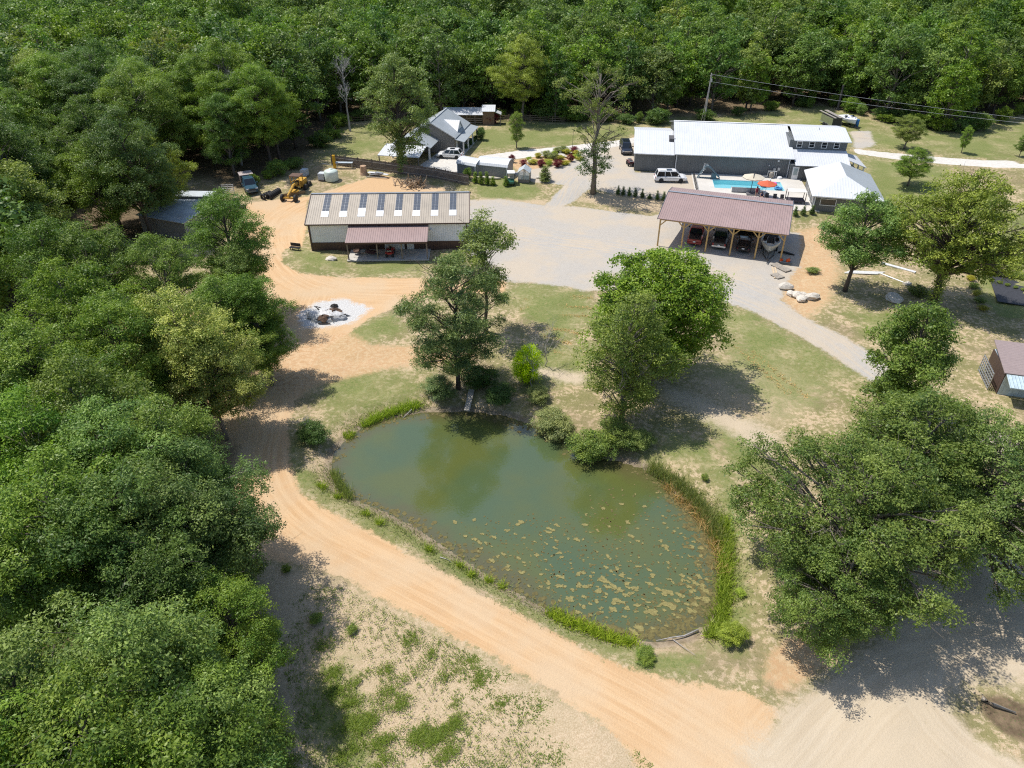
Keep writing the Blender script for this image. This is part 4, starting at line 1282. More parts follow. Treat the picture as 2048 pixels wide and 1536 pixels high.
WI = [make_tree_mesh('willow_bush', 35, 2.0, 0.06, 1.05, 'round', 60, 0.32, 22, 12, 0.075, sub_s=0.09, trunk_r=0.03, twigs=False, hollow=0.4)]
def top_tree(u, v, h):
    """ground point of a tree of height h whose tip shows at photo pixel (u, v)"""
    x, y, _ = at(u, v, h)
    return Vector((x, y, gz(x, y)))

# ---- the trees one can name
def hero(name, label, loc, tone, bark=BARK, rot=0.0, **kw):
    return place_tree(name, label, make_tree_mesh(name, **kw), loc, LEAF[tone], 1.0, rot, bark=bark)

hero('tall_tree', 'tall vine-wrapped tree standing at the plank fence in front of the grey house', G(806, 346), 'olive', BARK_DARK, 0.4,
     seed=41, H=19.3, cb=0.22, R=5.6, shape='oval', nbig=96, rb=1.25, nsub=26, nleaf=11, leaf=0.30, hollow=0.2, trunk_r=0.45, vine=3.0, bare=3)
THIN = hero('thin_crowned_tree', 'tall thin-crowned tree with bare grey limbs beside the gravel drive', G(1186, 386), 'olive', BARK, 1.0,
     seed=42, H=20.5, cb=0.26, R=5.6, shape='vase', nbig=52, rb=0.85, nsub=15, nleaf=9, leaf=0.26, hollow=0.25, trunk_r=0.42, bare=7, vine=0.4)
_lb = bpy.data.objects.new('lower_crown', make_tree_mesh('lower_boughs', 43, 8.6, 0.34, 3.2, 'round', 26, 0.7, 15, 9, 0.26, hollow=0.4, trunk_r=0.2)[1])
_lb.data.materials.append(LEAF['dark'])
COL.objects.link(_lb)
_lb.parent = THIN
hero('pine_tree', 'nearer tall pine with double trunk on the north bank of the pond', G(917, 776), 'pine', BARK_DARK, 0.3,
     seed=44, H=14.6, cb=0.16, R=4.9, shape='oval', nbig=84, rb=1.0, nsub=26, nleaf=17, leaf=0.36, flat=0.40, hollow=0.3, needle=True, sub_s=0.26, trunk_r=0.2, bare=5)
hero('slim_tree', 'slim airy tree with open crown just behind the pine by the pond', G(972, 662), 'olive', BARK_DARK, 0.6,
     seed=45, H=14.3, cb=0.36, R=3.3, shape='oval', nbig=50, rb=0.85, nsub=24, nleaf=11, leaf=0.24, hollow=0.3, trunk_r=0.2, bare=5)
hero('round_tree', 'dense round bright green tree beside the gravel drive north of the pond', G(1303, 752), 'bright', BARK_DARK, 0.2,
     seed=46, H=14.4, cb=0.12, R=5.2, shape='round', nbig=150, rb=1.35, nsub=34, nleaf=13, leaf=0.27, hollow=0.55, trunk_r=0.3)
hero('grey_green_tree', 'tall airy grey-green tree on the pond bank in front of the round tree', G(1243, 838), 'olive', BARK, 0.9,
     seed=47, H=13.7, cb=0.10, R=3.9, shape='oval', nbig=84, rb=0.95, nsub=28, nleaf=13, leaf=0.19, hollow=0.2, trunk_r=0.22, bare=7)
hero('yard_tree', 'medium green tree with bare trunk on the orange slope right of the carport', G(1690, 582), 'mid', BARK_DARK, 0.2,
     seed=48, H=12.6, cb=0.30, R=4.3, shape='oval', nbig=80, rb=1.05, nsub=26, nleaf=12, leaf=0.26, trunk_r=0.24)
hero('yard_tree', 'broad yellow-green tree with ivy-covered trunk near the vegetable beds', G(1866, 606), 'yellow', BARK_DARK, 1.4,
     seed=49, H=16.3, cb=0.30, R=7.0, shape='spread', nbig=150, rb=1.25, nsub=28, nleaf=12, leaf=0.27, hollow=0.35, trunk_r=0.42, vine=1.6, bare=3)
hero('upright_tree', 'upright bright green tree behind the big oak at the gravel drive', top_tree(1868, 600, 12.0), 'mid', BARK_DARK, 0.1,
     seed=50, H=12.0, cb=0.12, R=3.6, shape='oval', nbig=80, rb=0.95, nsub=30, nleaf=13, leaf=0.25, hollow=0.5)
OAKS = [make_tree_mesh('oak', 51, 14.5, 0.26, 7.2, 'spread', 185, 1.15, 28, 18, 0.185, gap=0.78, hollow=0.35, sub_s=0.2, trunk_r=0.42, bare=2),
        make_tree_mesh('oak', 52, 13.5, 0.26, 6.0, 'spread', 135, 1.10, 28, 18, 0.185, gap=0.78, hollow=0.4, sub_s=0.2, trunk_r=0.36, bare=2)]
for (u, v, k, s, lab) in ((1768, 888, 0, 0.9, 'great spreading oak overhanging the east bank of the pond'),
                          (1880, 790, 1, 1.0, 'spreading oak behind the great oak close to the gravel drive'),
                          (2040, 850, 0, 0.85, 'spreading oak at the right edge shading the sandy track'),
                          (1720, 1085, 1, 0.66, 'lower oak crown closest to the bare orange patch')):
    h = (14.5, 13.5)[k] * s
    place_tree('oak_tree', lab, OAKS[k], top_tree(u, v, h), LEAF['oak'], s, None, 'oaks east of the pond', bark=BARK)

# ---- wood west of the pond: trees picked out one by one by their tips
left = [(430, 372, 15.5, 0, 'mid'), (300, 462, 14.0, 1, 'mid'), (490, 540, 12.0, 3, 'mid'), (425, 545, 12.0, 1, 'mid'), (335, 575, 14.5, 4, 'pale'), (385, 645, 12.0, 2, 'pale'), (205, 585, 15, 0, 'bright'),
        (100, 520, 16, 2, 'mid'), (60, 430, 16, 0, 'mid'), (150, 445, 15, 4, 'mid'), (25, 640, 15, 1, 'bright'), (120, 720, 15.5, 2, 'mid'),
        (290, 800, 14, 1, 'mid'), (15, 790, 15, 4, 'mid'), (175, 800, 15, 0, 'mid'), (355, 880, 12.5, 2, 'dark'), (285, 940, 13.5, 4, 'mid'),
        (60, 910, 16, 1, 'bright'), (160, 960, 15, 0, 'mid'), (370, 985, 11.5, 0, 'dark'), (430, 1165, 10.0, 0, 'bright'), (290, 1090, 12, 3, 'dark'), (215, 1245, 14.5, 2, 'mid'),
        (385, 1330, 10.5, 1, 'mid'), (300, 1420, 13, 4, 'mid'), (110, 1380, 15, 0, 'bright'), (-20, 1290, 15, 2, 'mid'), (460, 1440, 8.0, 1, 'mid'),
        (-120, 1000, 15, 0, 'mid'), (-160, 800, 15, 1, 'mid'), (-90, 660, 15, 2, 'mid'), (-140, 1450, 15, 3, 'mid'), (180, 1560, 14, 1, 'mid'), (350, 1600, 12, 0, 'mid'), (455, 480, 11, 3, 'mid'), (505, 600, 9.5, 1, 'mid')]
adj = {'mid': 'mid green', 'dark': 'dark green', 'bright': 'bright green', 'pale': 'cream-tinted green', 'yellow': 'yellow-green', 'olive': 'olive green'}
TREE_XY = []
named = {4: 'tall cream-tinted tree at the edge of the western wood above the dirt road', 0: 'leaning mid green tree in front of the grey sheds', 20: 'bright green tree overhanging the bare field at the dirt road bend',
         2: 'dark green tree nearest the burn pile at the dirt road', 22: 'broad mid green tree near the bottom left corner with visible pale trunk'}
for i, (u, v, h, k, c) in enumerate(left):
    p = top_tree(u, v, h)
    TREE_XY.append((p.x, p.y))
    row = 'top' if v < 480 else ('upper part' if v < 700 else ('middle' if v < 900 else ('lower middle' if v < 1150 else ('bottom' if v < 1500 else 'bottom edge'))))
    side = 'left edge' if u < 40 else ('left part' if u < 150 else ('inner part' if u < 260 else ('middle' if u < 350 else 'road side')))
    lab = named.get(i, '%s %s tree, %s of the western wood, on its %s' % (adj[c], ('round-crowned', 'oval', 'spreading', 'narrow', 'loose-crowned')[k], row, side))
    place_tree('broadleaf_tree', lab, BL[k], p, LEAF[c], h / 15.0, None, 'trees of the western wood', bark=BARK if i % 2 else BARK_DARK)

# ---- woodland round the clearing
CLEAR = gpoly([(470, 425), (300, 440), (150, 445), (190, 385), (400, 362), (520, 362), (610, 330), (650, 285), (690, 246), (780, 232), (900, 240), (960, 236), (1100, 240), (1230, 243), (1300, 250), (1480, 232), (1600, 217),
               (1640, 212), (1700, 228), (1760, 240), (1830, 256), (1900, 268), (1960, 262), (2010, 240), (2080, 222), (2500, 222), (3200, 700), (3000, 2200), (-400, 2400), (520, 1300), (440, 900), (100, 720), (230, 520)])
def wood_points():
    rng = np.random.default_rng(5)
    pts = []
    y = 40.0
    row = 0
    while y < 430:
        sp = 6.8 if y < 200 else 8.6
        half = 40 + y * 0.78
        x = -half + (row % 2) * sp / 2
        while x < half:
            pts.append((x + rng.normal(0, sp * 0.24), y + rng.normal(0, sp * 0.24)))
            x += sp
        y += sp * 0.9
        row += 1
    P = np.array(pts)
    s = sdist(P, CLEAR)
    P = P[(s < -1.2)]
    L = np.array(TREE_XY)
    d = np.min(np.hypot(P[:, None, 0] - L[None, :, 0], P[:, None, 1] - L[None, :, 1]), axis=1)
    P = P[d > 4.5]
    # in front of y = 88 the wood is planted by hand above
    P = P[(P[:, 1] > 88) | ((P[:, 1] > 60) & (P[:, 0] < -55))]
    # only what the view (and a step to its side) can reach
    P = P[np.abs(P[:, 0]) < 30 + 0.74 * P[:, 1]]
    out = np.abs(P[:, 0]) > 3 + 0.715 * (P[:, 1] * math.cos(PITCH) + (CAMH - 12) * math.sin(PITCH)) / 1.0
    return P[np.argsort(np.hypot(P[:, 0], P[:, 1]) + out * 1000)]
WP = wood_points()
NEAR = min(275, len(WP))
rng = np.random.default_rng(9)
tones = ['mid', 'dark', 'mid', 'bright', 'mid', 'olive', 'yellow', 'dark']
for i in range(NEAR):
    x, y = WP[i]
    k = int(rng.integers(0, 5))
    c = tones[int(rng.choice(8, p=[.26, .17, .2, .12, .1, .06, .04, .05]))]
    near = y < 135
    set_ = BL if near else FO
    h = rng.uniform(12.5, 20)
    H0 = 15.0 if near else (16, 17, 16, 18, 15)[k]
    uu = 1024 + FPX * x / (y * math.cos(PITCH) + (CAMH - 10) * math.sin(PITCH))
    where = ['far left of the containers', 'behind the containers', 'behind the old truck', 'left of the grey house', 'behind the grey house', 'behind the maple', 'behind the low wing', 'behind the white-roofed hall', 'behind the trailer', 'beyond the right-hand lawn'][
        int(np.searchsorted([180, 400, 560, 720, 940, 1180, 1340, 1580, 1760], uu))]
    rank = ['front rank', 'second rank', 'third rank', 'back rank'][int(np.searchsorted([7, 15, 26], -sdist([(x, y)], CLEAR)[0]))]
    form = ('round', 'oval', 'spreading', 'narrow', 'bushy')[k]
    place_tree('woodland_tree', '%s %s tree in the %s of the wood %s' % (form, adj[c], rank, where), set_[k], (x, y, gz(x, y) - 0.1), LEAF[c], h / H0 * rng.uniform(0.95, 1.12), rng.uniform(0, 6.28), 'trees of the wood ' + where,
               bark=BARK if i % 3 else BARK_DARK, sz=h / H0)

# the rest of the wood, far behind, as one mass of the same trees
def far_wood(P):
    proto = []
    for k in range(5):
        for o in bpy.data.objects:
            if o.name.startswith('crown') and o.data == FO[k][1]:
                proto.append(o)
                break
    me = bpy.data.meshes.new('far_wood')
    n = len(P)
    me.from_pydata([(x, y, 0.7) for x, y in P], [], [])
    r = np.random.default_rng(12)
    for nm, val in (('kind_of_tree', r.integers(0, 5, n).astype(float)), ('turn', r.uniform(0, 6.28, n)), ('size', r.uniform(0.85, 1.42, n))):
        A = me.attributes.new(nm, 'FLOAT', 'POINT')
        A.data.foreach_set('value', val.astype(np.float32))
    ob = bpy.data.objects.new('far_wood', me)
    COL.objects.link(ob)
    tag(ob, 'unbroken green canopy of the wood far behind the buildings', 'wood', None, 'stuff')
    ng = bpy.data.node_groups.new('far_wood', 'GeometryNodeTree')
    ng.interface.new_socket('Geometry', in_out='INPUT', socket_type='NodeSocketGeometry')
    ng.interface.new_socket('Geometry', in_out='OUTPUT', socket_type='NodeSocketGeometry')
    gi, go = ng.nodes.new('NodeGroupInput'), ng.nodes.new('NodeGroupOutput')
    join = ng.nodes.new('GeometryNodeJoinGeometry')
    def attr(nm):
        a = ng.nodes.new('GeometryNodeInputNamedAttribute')
        a.data_type = 'FLOAT'
        a.inputs[0].default_value = nm
        return a.outputs[0]
    tones_ = ['mid', 'bright', 'mid', 'dark', 'mid']
    for k, o in enumerate(proto):
        inst = ng.nodes.new('GeometryNodeInstanceOnPoints')
        oi = ng.nodes.new('GeometryNodeObjectInfo')
        oi.inputs['Object'].default_value = o
        oi.transform_space = 'ORIGINAL'
        oi.inputs['As Instance'].default_value = True
        cmp_ = ng.nodes.new('FunctionNodeCompare')
        cmp_.data_type = 'FLOAT'
        cmp_.operation = 'EQUAL'
        ng.links.new(attr('kind_of_tree'), cmp_.inputs[0])
        cmp_.inputs[1].default_value = k
        cmp_.inputs['Epsilon'].default_value = 0.1
        cx = ng.nodes.new('ShaderNodeCombineXYZ')
        ng.links.new(attr('turn'), cx.inputs[2])
        ng.links.new(gi.outputs[0], inst.inputs['Points'])
        ng.links.new(cmp_.outputs[0], inst.inputs['Selection'])
        ng.links.new(oi.outputs['Geometry'], inst.inputs['Instance'])
        ng.links.new(cx.outputs[0], inst.inputs['Rotation'])
        ng.links.new(attr('size'), inst.inputs['Scale'])
        ng.links.new(inst.outputs[0], join.inputs[0])
    ng.links.new(join.outputs[0], go.inputs[0])
    md = ob.modifiers.new('far_wood', 'NODES')
    md.node_group = ng
far_wood(WP[NEAR:])
print('wood trees', len(WP), 'near', NEAR)

# bright maple, lawn trees, bare trees at the wood's edge
place_tree('maple_tree', 'full bright green maple standing in front of the wood behind the house', BL[2], G(1045, 241), LEAF['yellow'], 1.15, 0.3, sz=1.12)
place_tree('maple_tree', 'darker tree standing right of the bright maple at the rail fence', FO[1], G(1110, 243), LEAF['dark'], 0.85, 0.3, sz=0.9)
place_tree('lawn_tree', 'round bushy tree on the lawn beside the concrete drive', BL[0], G(1808, 298), LEAF['yellow'], 0.62, 0.3, sz=0.42)
place_tree('lawn_tree', 'slender young tree alone on the right-hand lawn', BL[1], G(1922, 306), LEAF['mid'], 0.26, 0.3, sz=0.34)
place_tree('lawn_tree', 'small round young tree at the right edge of the lawn', BL[0], G(2038, 313), LEAF['mid'], 0.26, 1.0, sz=0.27)
place_tree('lawn_tree', 'young tree with grey-green crown on the house lawn', BL[3], G(1033, 296), LEAF['olive'], 0.36, 0.3, sz=0.46)
place_tree('lawn_tree', 'low bright green tree behind the broad yellow-green tree', BL[2], G(1815, 372), LEAF['bright'], 0.62, 0.3, sz=0.42)
place_tree('lawn_tree', 'leafy branch of a tree just entering at the right edge above the drive end', BL[1], G(2062, 360), LEAF['bright'], 0.36, 0.3, sz=0.36)
for i, (u, v, h, lab) in enumerate(((485, 330, 16, 'grey leafless dead tree in the wood behind the old truck'), (700, 262, 15, 'grey half-bare tree at the wood edge left of the house'), (1730, 190, 15, 'bare grey tree in the wood behind the hall'))):
    p = G(u, v)
    r = empty('dead_tree', p, i, lab, 'tree', 'bare trees in the wood')
    o = bpy.data.objects.new('trunk', make_bare_mesh('dead_tree', 61 + i, h, 0.2, 22, 3.4))
    o.data.materials.append(BARK_PALE)
    COL.objects.link(o)
    o.parent = r
# undergrowth along the wood's edge
rng = np.random.default_rng(33)
edge_px = [(470, 400), (520, 368), (600, 335), (640, 298), (690, 248), (760, 232), (860, 236), (1000, 236), (1150, 242), (1290, 250), (1350, 244), (1480, 234), (1600, 217), (1650, 214), (1750, 238), (1830, 254), (1900, 266), (1960, 262), (2020, 238), (2080, 222)]
for i in range(70):
    k = rng.uniform(0, len(edge_px) - 1.001)
    j = int(k)
    u = edge_px[j][0] + (edge_px[j + 1][0] - edge_px[j][0]) * (k - j)
    v = edge_px[j][1] + (edge_px[j + 1][1] - edge_px[j][1]) * (k - j) - rng.uniform(-1, 6)
    p = G(u, v)
    place_tree('edge_shrub', '%s shrub in the undergrowth of the wood %s' % (('mid green', 'dark green', 'bright green')[i % 3], ('left of the old truck', 'behind the grader', 'left of the house', 'behind the house', 'behind the maple', 'behind the hall', 'behind the trailer', 'beyond the right lawn')[int(np.searchsorted([500, 620, 760, 1000, 1250, 1500, 1760], u))]), BU[i % 2], p, LEAF[('mid', 'dark', 'bright')[i % 3]], rng.uniform(0.9, 2.2), rng.uniform(0, 6), 'undergrowth along the wood', 'shrub', sz=rng.uniform(0.8, 1.9), crown='foliage')

# ------------------------------------------------------------------ vehicles
RUB = M('tyre_rubber', (0.022, 0.022, 0.023), 0.8, var=0.2)
RIM = M('alloy_rim', (0.45, 0.46, 0.47), 0.3, met=0.7, var=0.1)
CHROME = M('chrome', (0.75, 0.76, 0.78), 0.15, met=0.9, var=0.03)
LAMP_R = M('red_lamp', (0.35, 0.02, 0.02), 0.2)
LAMP_W = M('clear_lamp', (0.75, 0.77, 0.80), 0.15)
CARGLASS = M('car_glass', (0.015, 0.02, 0.025), 0.04, spec=0.8)
def paint(name, col):
    return M(name, col, 0.25, var=0.04, coat=0.6)
PAINT = {'white': paint('white_car_paint', (0.78, 0.78, 0.78)), 'black': paint('black_car_paint', (0.012, 0.012, 0.014)), 'red': paint('red_car_paint', (0.33, 0.028, 0.02)),
         'charcoal': paint('charcoal_car_paint', (0.035, 0.033, 0.036)), 'navy': paint('dark_blue_car_paint', (0.015, 0.02, 0.035)), 'teal': paint('faded_blue_paint', (0.035, 0.085, 0.12)), 'green': paint('golf_cart_green', (0.015, 0.10, 0.07))}

def wheel(root, x, y, r=0.38, w=0.25, rim=RIM):
    T = Matrix.Translation((x, y, r)) @ Matrix.Rotation(R_(90), 4, 'X')
    t = MB().lathe([(r * 0.62, -w / 2), (r * 0.93, -w / 2), (r, -w * 0.3), (r, w * 0.3), (r * 0.93, w / 2), (r * 0.62, w / 2)], 18, T).build('wheel', RUB, root)
    MB().lathe([(r * 0.1, -w * 0.47), (r * 0.61, -w * 0.42), (r * 0.61, w * 0.42), (r * 0.1, w * 0.47)], 12, T).build('rim', rim, t)
    return t

def ring(x, zb, zt, w, c=0.12):
    return [(x, -w + c, zb), (x, w - c, zb), (x, w, zb + c), (x, w, zt - c * 1.4), (x, w - c * 1.6, zt), (x, -w + c * 1.6, zt), (x, -w, zt - c * 1.4), (x, -w, zb + c)]

def vehicle(name, label, cat, loc, rz, kind, col, lift=0.0, group=None):
    """front of the vehicle points along local +x"""
    r = empty(name, loc, rz, label, cat, group)
    pm = PAINT[col]
    spec = {'suv': (5.2, 1.0, 1.10, 1.88, 0.40), 'pickup': (5.8, 1.0, 1.15, 1.92, 0.42), 'coupe': (4.7, 0.93, 0.86, 1.30, 0.34), 'crossover': (4.6, 0.92, 1.0, 1.65, 0.36), 'truck': (5.4, 1.02, 1.25, 2.15, 0.45)}[kind]
    L, w, zb, zr, wr = spec
    h = L / 2
    g = 0.30 + lift
    hood = zb - 0.02
    secs = [(-h, g + 0.12, zb - 0.10, w * 0.90), (-h + 0.15, g, zb - 0.01, w * 0.97), (-h * 0.5, g - 0.04, zb, w), (0, g - 0.04, zb, w), (h * 0.45, g - 0.04, zb, w), (h * 0.80, g, hood - 0.06, w * 0.97), (h - 0.08, g + 0.02, hood - 0.20, w * 0.90), (h, g + 0.12, hood - 0.32, w * 0.82)]
    body = MB().loft([ring(x, a, b_, ww) for x, a, b_, ww in secs]).build('body', pm, r, smooth=False)
    if kind == 'pickup' or kind == 'truck':
        cx0, cx1, rx0, rx1 = -0.75, 1.55, -0.55, 0.75
    elif kind == 'coupe':
        cx0, cx1, rx0, rx1 = -h + 0.55, 1.0, -0.75, 0.15
    elif kind == 'crossover':
        cx0, cx1, rx0, rx1 = -h + 0.12, 1.25, -h + 0.65, 0.35
    else:
        cx0, cx1, rx0, rx1 = -h + 0.10, 1.50, -h + 0.45, 0.75
    wt = w * 0.76
    wb = w * 0.95
    def cab(z, k):
        x0, x1, ww = cx0 + (rx0 - cx0) * k, cx1 + (rx1 - cx1) * k, wb + (wt - wb) * k
        return [(x0, -ww, z), (x1, -ww * 0.94, z), (x1, ww * 0.94, z), (x0, ww, z)]
    glass = MB().loft([cab(zb - 0.04, 0), cab(zr - 0.10, 0.86)]).build('windows', CARGLASS, r)
    top = [(p[0], p[1], p[2]) for p in cab(zr - 0.10, 0.86)]
    rf = cab(zr - 0.02, 1.0)
    in_ = cab(zr, 1.12)
    MB().loft([top, rf, in_]).build('roof', pm, r)
    pil = MB()
    a0, a1 = cab(zb - 0.02, 0), cab(zr - 0.09, 0.87)
    for k in range(4):
        pil.beam(a0[k], a1[k], 0.09, 0.09)
    for f in ((0.36, 0.64) if kind != 'coupe' else (0.5,)):
        for sg in (0, 3):
            s2 = 1 if sg == 0 else 2
            pil.beam(Vector(a0[sg]).lerp(Vector(a0[s2]), f), Vector(a1[sg]).lerp(Vector(a1[s2]), f), 0.08, 0.08)
    pil.build('pillars', pm, glass)
    if kind in ('suv', 'crossover'):
        MB().box((rx0 * 0.2 + rx1 * 0.8 - 0.5, 0, zr + 0.006), (0.9, w * 0.9, 0.015)).build('sunroof', CARGLASS, r)
    if kind == 'suv':
        for sg in (-1, 1):
            MB().beam((rx0 + 0.2, sg * wt * 0.86, zr + 0.05), (rx1 - 0.2, sg * wt * 0.86, zr + 0.05), 0.05).build('roof_rail', CHROME, r)
    if kind == 'pickup':
        MB().box((-h / 2 - 0.42, 0, zb + 0.012), (h - 0.75, 2 * w - 0.36, 0.04)).build('bed_cover', BLACK, r)
        MB().box((-h - 0.01, 0, zb - 0.42), (0.06, 2 * w * 0.78, 0.5)).build('tailgate', pm, r)
    bump = CHROME if (kind == 'pickup' and col == 'charcoal') else pm
    MB().box((-h - 0.06, 0, g + 0.24), (0.22, 2 * w * 0.92, 0.24)).build('rear_bumper', bump, r)
    MB().box((h - 0.02, 0, g + 0.22), (0.2, 2 * w * 0.84, 0.24)).build('front_bumper', bump if bump is CHROME else pm, r)
    MB().box((h - 0.035, 0, hood - 0.42), (0.1, w * 1.0, 0.2)).build('grille', CHROME if col == 'navy' else BLACK, r)
    MB().box((-h - 0.15, 0, g + 0.45), (0.03, 0.34, 0.17)).build('licence_plate', WHITE, r)
    for sg in (-1, 1):
        MB().box((h - 0.10, sg * w * 0.66, hood - 0.33), (0.2, 0.36, 0.16)).build('headlight', LAMP_W, r)
        MB().box((-h - 0.005, sg * w * 0.80, zb - 0.32), (0.12, 0.2, 0.36)).build('tail_light', LAMP_R, r)
        m = MB().box((cx1 - 0.42, sg * (w + 0.14), zb + 0.14), (0.14, 0.24, 0.2)).build('mirror', pm if kind != 'pickup' else BLACK, r)
        for fx in (-0.31, 0.31):
            wheel(r, fx * L, sg * (w - 0.11), wr + lift * 0.3)
        MB().span((-L * 0.2, sg * w - 0.012, zb - 0.30), (L * 0.2, sg * w + 0.018, zb - 0.26)).build('door_trim', BLACK if col == 'white' else pm, r)
    return r

vehicle('parked_car', 'white sport utility vehicle parked on gravel beside the hall', 'car', G(1340, 362), R_(-3), 'suv', 'white')
vehicle('parked_car', 'dark blue sport utility vehicle facing down the gravel beside the wing', 'car', G(1251, 303), R_(-91), 'suv', 'navy')
vehicle('parked_car', 'white crossover car parked by the house garage behind the fence', 'car', G(900, 315), R_(172), 'crossover', 'white')
cpz = R_(-20)
def cp(x, y):
    return CARPORT.matrix_basis @ Vector((x, y, 0))
vehicle('pickup_truck', 'red pickup with black bed cover parked under the carport', 'pickup', cp(4.7, 4.2), cpz + R_(92), 'pickup', 'red', 0.05)
vehicle('pickup_truck', 'charcoal pickup with chrome bumper parked under the carport', 'pickup', cp(8.1, 4.1), cpz + R_(91), 'pickup', 'charcoal', 0.05)
vehicle('sports_car', 'low black sports car parked under the carport next to the boat', 'car', cp(11.4, 3.6), cpz + R_(90), 'coupe', 'black')
vehicle('pickup_truck', 'dark vehicle parked crosswise behind the black sports car', 'pickup', cp(12.4, 8.7), cpz + R_(2), 'pickup', 'black')
tk = vehicle('old_truck', 'old dark blue truck with pale roof parked among the trees', 'truck', G(500, 379), R_(-62), 'truck', 'teal')
MB().span((-2.6, -1.05, 1.0), (-0.6, 1.05, 2.25)).build('box_body', M('rusty_box', (0.14, 0.115, 0.11), 0.7, var=0.3), tk)
MB().span((-2.65, -1.08, 2.252), (-0.55, 1.08, 2.32)).build('box_roof', M('rusted_pale_roof', (0.42, 0.36, 0.34), 0.6, var=0.25), tk)

# --- boats
def boat(name, label, loc, rz, L, B, main, inner, trailer=True, accents=None):
    r = empty(name, loc, rz, label, 'boat')
    z0 = 0.55 if trailer else 0.2
    secs = []
    for t in (0, 0.15, 0.35, 0.55, 0.72, 0.86, 0.95, 1.0):
        w = B / 2 * (1 - max(0, (t - 0.42) / 0.58) ** 2.4) * 1.0
        w = max(w, 0.04)
        x = -L / 2 + L * t
        top = z0 + 0.95 + 0.22 * t ** 2
        keel = z0 + 0.05 + 0.55 * max(0, t - 0.6) ** 1.6 * 2.2
        secs.append([(x, -w, top), (x, -w * 1.04, top - 0.2), (x, -w * 0.72, keel + 0.25), (x, 0, keel), (x, w * 0.72, keel + 0.25), (x, w * 1.04, top - 0.2), (x, w, top)])
    MB().loft(secs).build('hull', main, r)
    gw = MB()
    for sg in (0, 6):
        gw.tube([Vector(s[sg]) + Vector((0, 0, 0.03)) for s in secs], 0.10, 6)
    gw.build('gunwale', main, r)
    ck = MB()
    pts = [(secs[k][0][0], secs[k][0][1] * 0.74) for k in (0, 1, 2, 3, 4, 5)] + [(secs[k][6][0], secs[k][6][1] * 0.74) for k in (5, 4, 3, 2, 1, 0)]
    ck.prism(pts, z0 + 0.99, z0 + 1.06)
    ck.build('cockpit', inner, r)
    for sx, sy in ((0.30, 0.55), (0.30, -0.55), (-0.1, 0.5), (-0.1, -0.5)):
        s_ = MB().box((sx * L * 0.6, sy * B * 0.55, z0 + 1.18), (0.55, 0.5, 0.28)).build('seat', WHITE, r)
        MB().box((sx * L * 0.6, sy * B * 0.55, z0 + 1.335), (0.36, 0.32, 0.03)).build('cushion', accents or M('seat_blue', (0.05, 0.07, 0.10), 0.6), s_)
    ws = MB()
    ws.beam((0.25 * L * 0.4, -B * 0.34, z0 + 1.1), (0.02, -B * 0.30, z0 + 1.55), 0.5, 0.03)
    ws.beam((0.25 * L * 0.4, B * 0.34, z0 + 1.1), (0.02, B * 0.30, z0 + 1.55), 0.5, 0.03)
    ws.build('windscreen', CARGLASS, r)
    if trailer:
        tr = MB()
        for sg in (-1, 1):
            tr.beam((-L / 2 + 0.3, sg * 0.75, 0.45), (L / 2 - 0.6, sg * 0.7, 0.45), 0.1)
            tr.beam((L / 2 - 0.6, sg * 0.7, 0.45), (L / 2 + 1.5, 0, 0.42), 0.1)
        tr.beam((L / 2 + 0.2, 0, 0.45), (L / 2 + 1.9, 0, 0.42), 0.1)
        tr.beam((L / 2 + 0.3, 0, 0.45), (L / 2 + 0.1, 0, 1.25), 0.09)
        t = tr.build('trailer', BLACK, r)
        MB().lathe([(0.05, 0), (0.06, 0.4)], 8, Matrix.Translation((L / 2 + 1.6, 0, 0.0))).build('jack', STEEL, t)
        for sg in (-1, 1):
            wheel(r, -0.5, sg * 1.0, 0.32, 0.2)
    return r
CREAM = M('cream_gelcoat', (0.62, 0.60, 0.52), 0.25, var=0.05)
DKINT = M('dark_carpet', (0.03, 0.032, 0.035), 0.8)
boat('trailer_boat', 'cream and black bowrider boat on a trailer under the carport', cp(14.75, 3.3), cpz + R_(-90), 5.6, 2.45, CREAM, DKINT)
boat('trailer_boat', 'white and blue boat on the lawn behind the hall', G(1694, 251), R_(-78), 5.0, 2.6, M('white_gelcoat', (0.78, 0.79, 0.81), 0.25, var=0.04), M('boat_floor_white', (0.7, 0.72, 0.74), 0.4), True, M('royal_blue_vinyl', (0.03, 0.08, 0.35), 0.5))
def barrel(loc, mat, label, name='plastic_barrel', r=0.32, h=0.9):
    o = MB().lathe([(r * 0.9, 0), (r, 0.08), (r, h * 0.45), (r * 1.04, h * 0.5), (r, h * 0.55), (r, h - 0.08), (r * 0.9, h), (r * 0.2, h + 0.01)], 14).build(name, mat, None, True, loc)
    return tag(o, label, 'barrel')
barrel(G(1712, 254) + Vector((0, 0, 0)), M('blue_plastic', (0.02, 0.16, 0.42), 0.4), 'blue plastic barrel standing beside the white and blue boat', h=1.5, r=0.4)

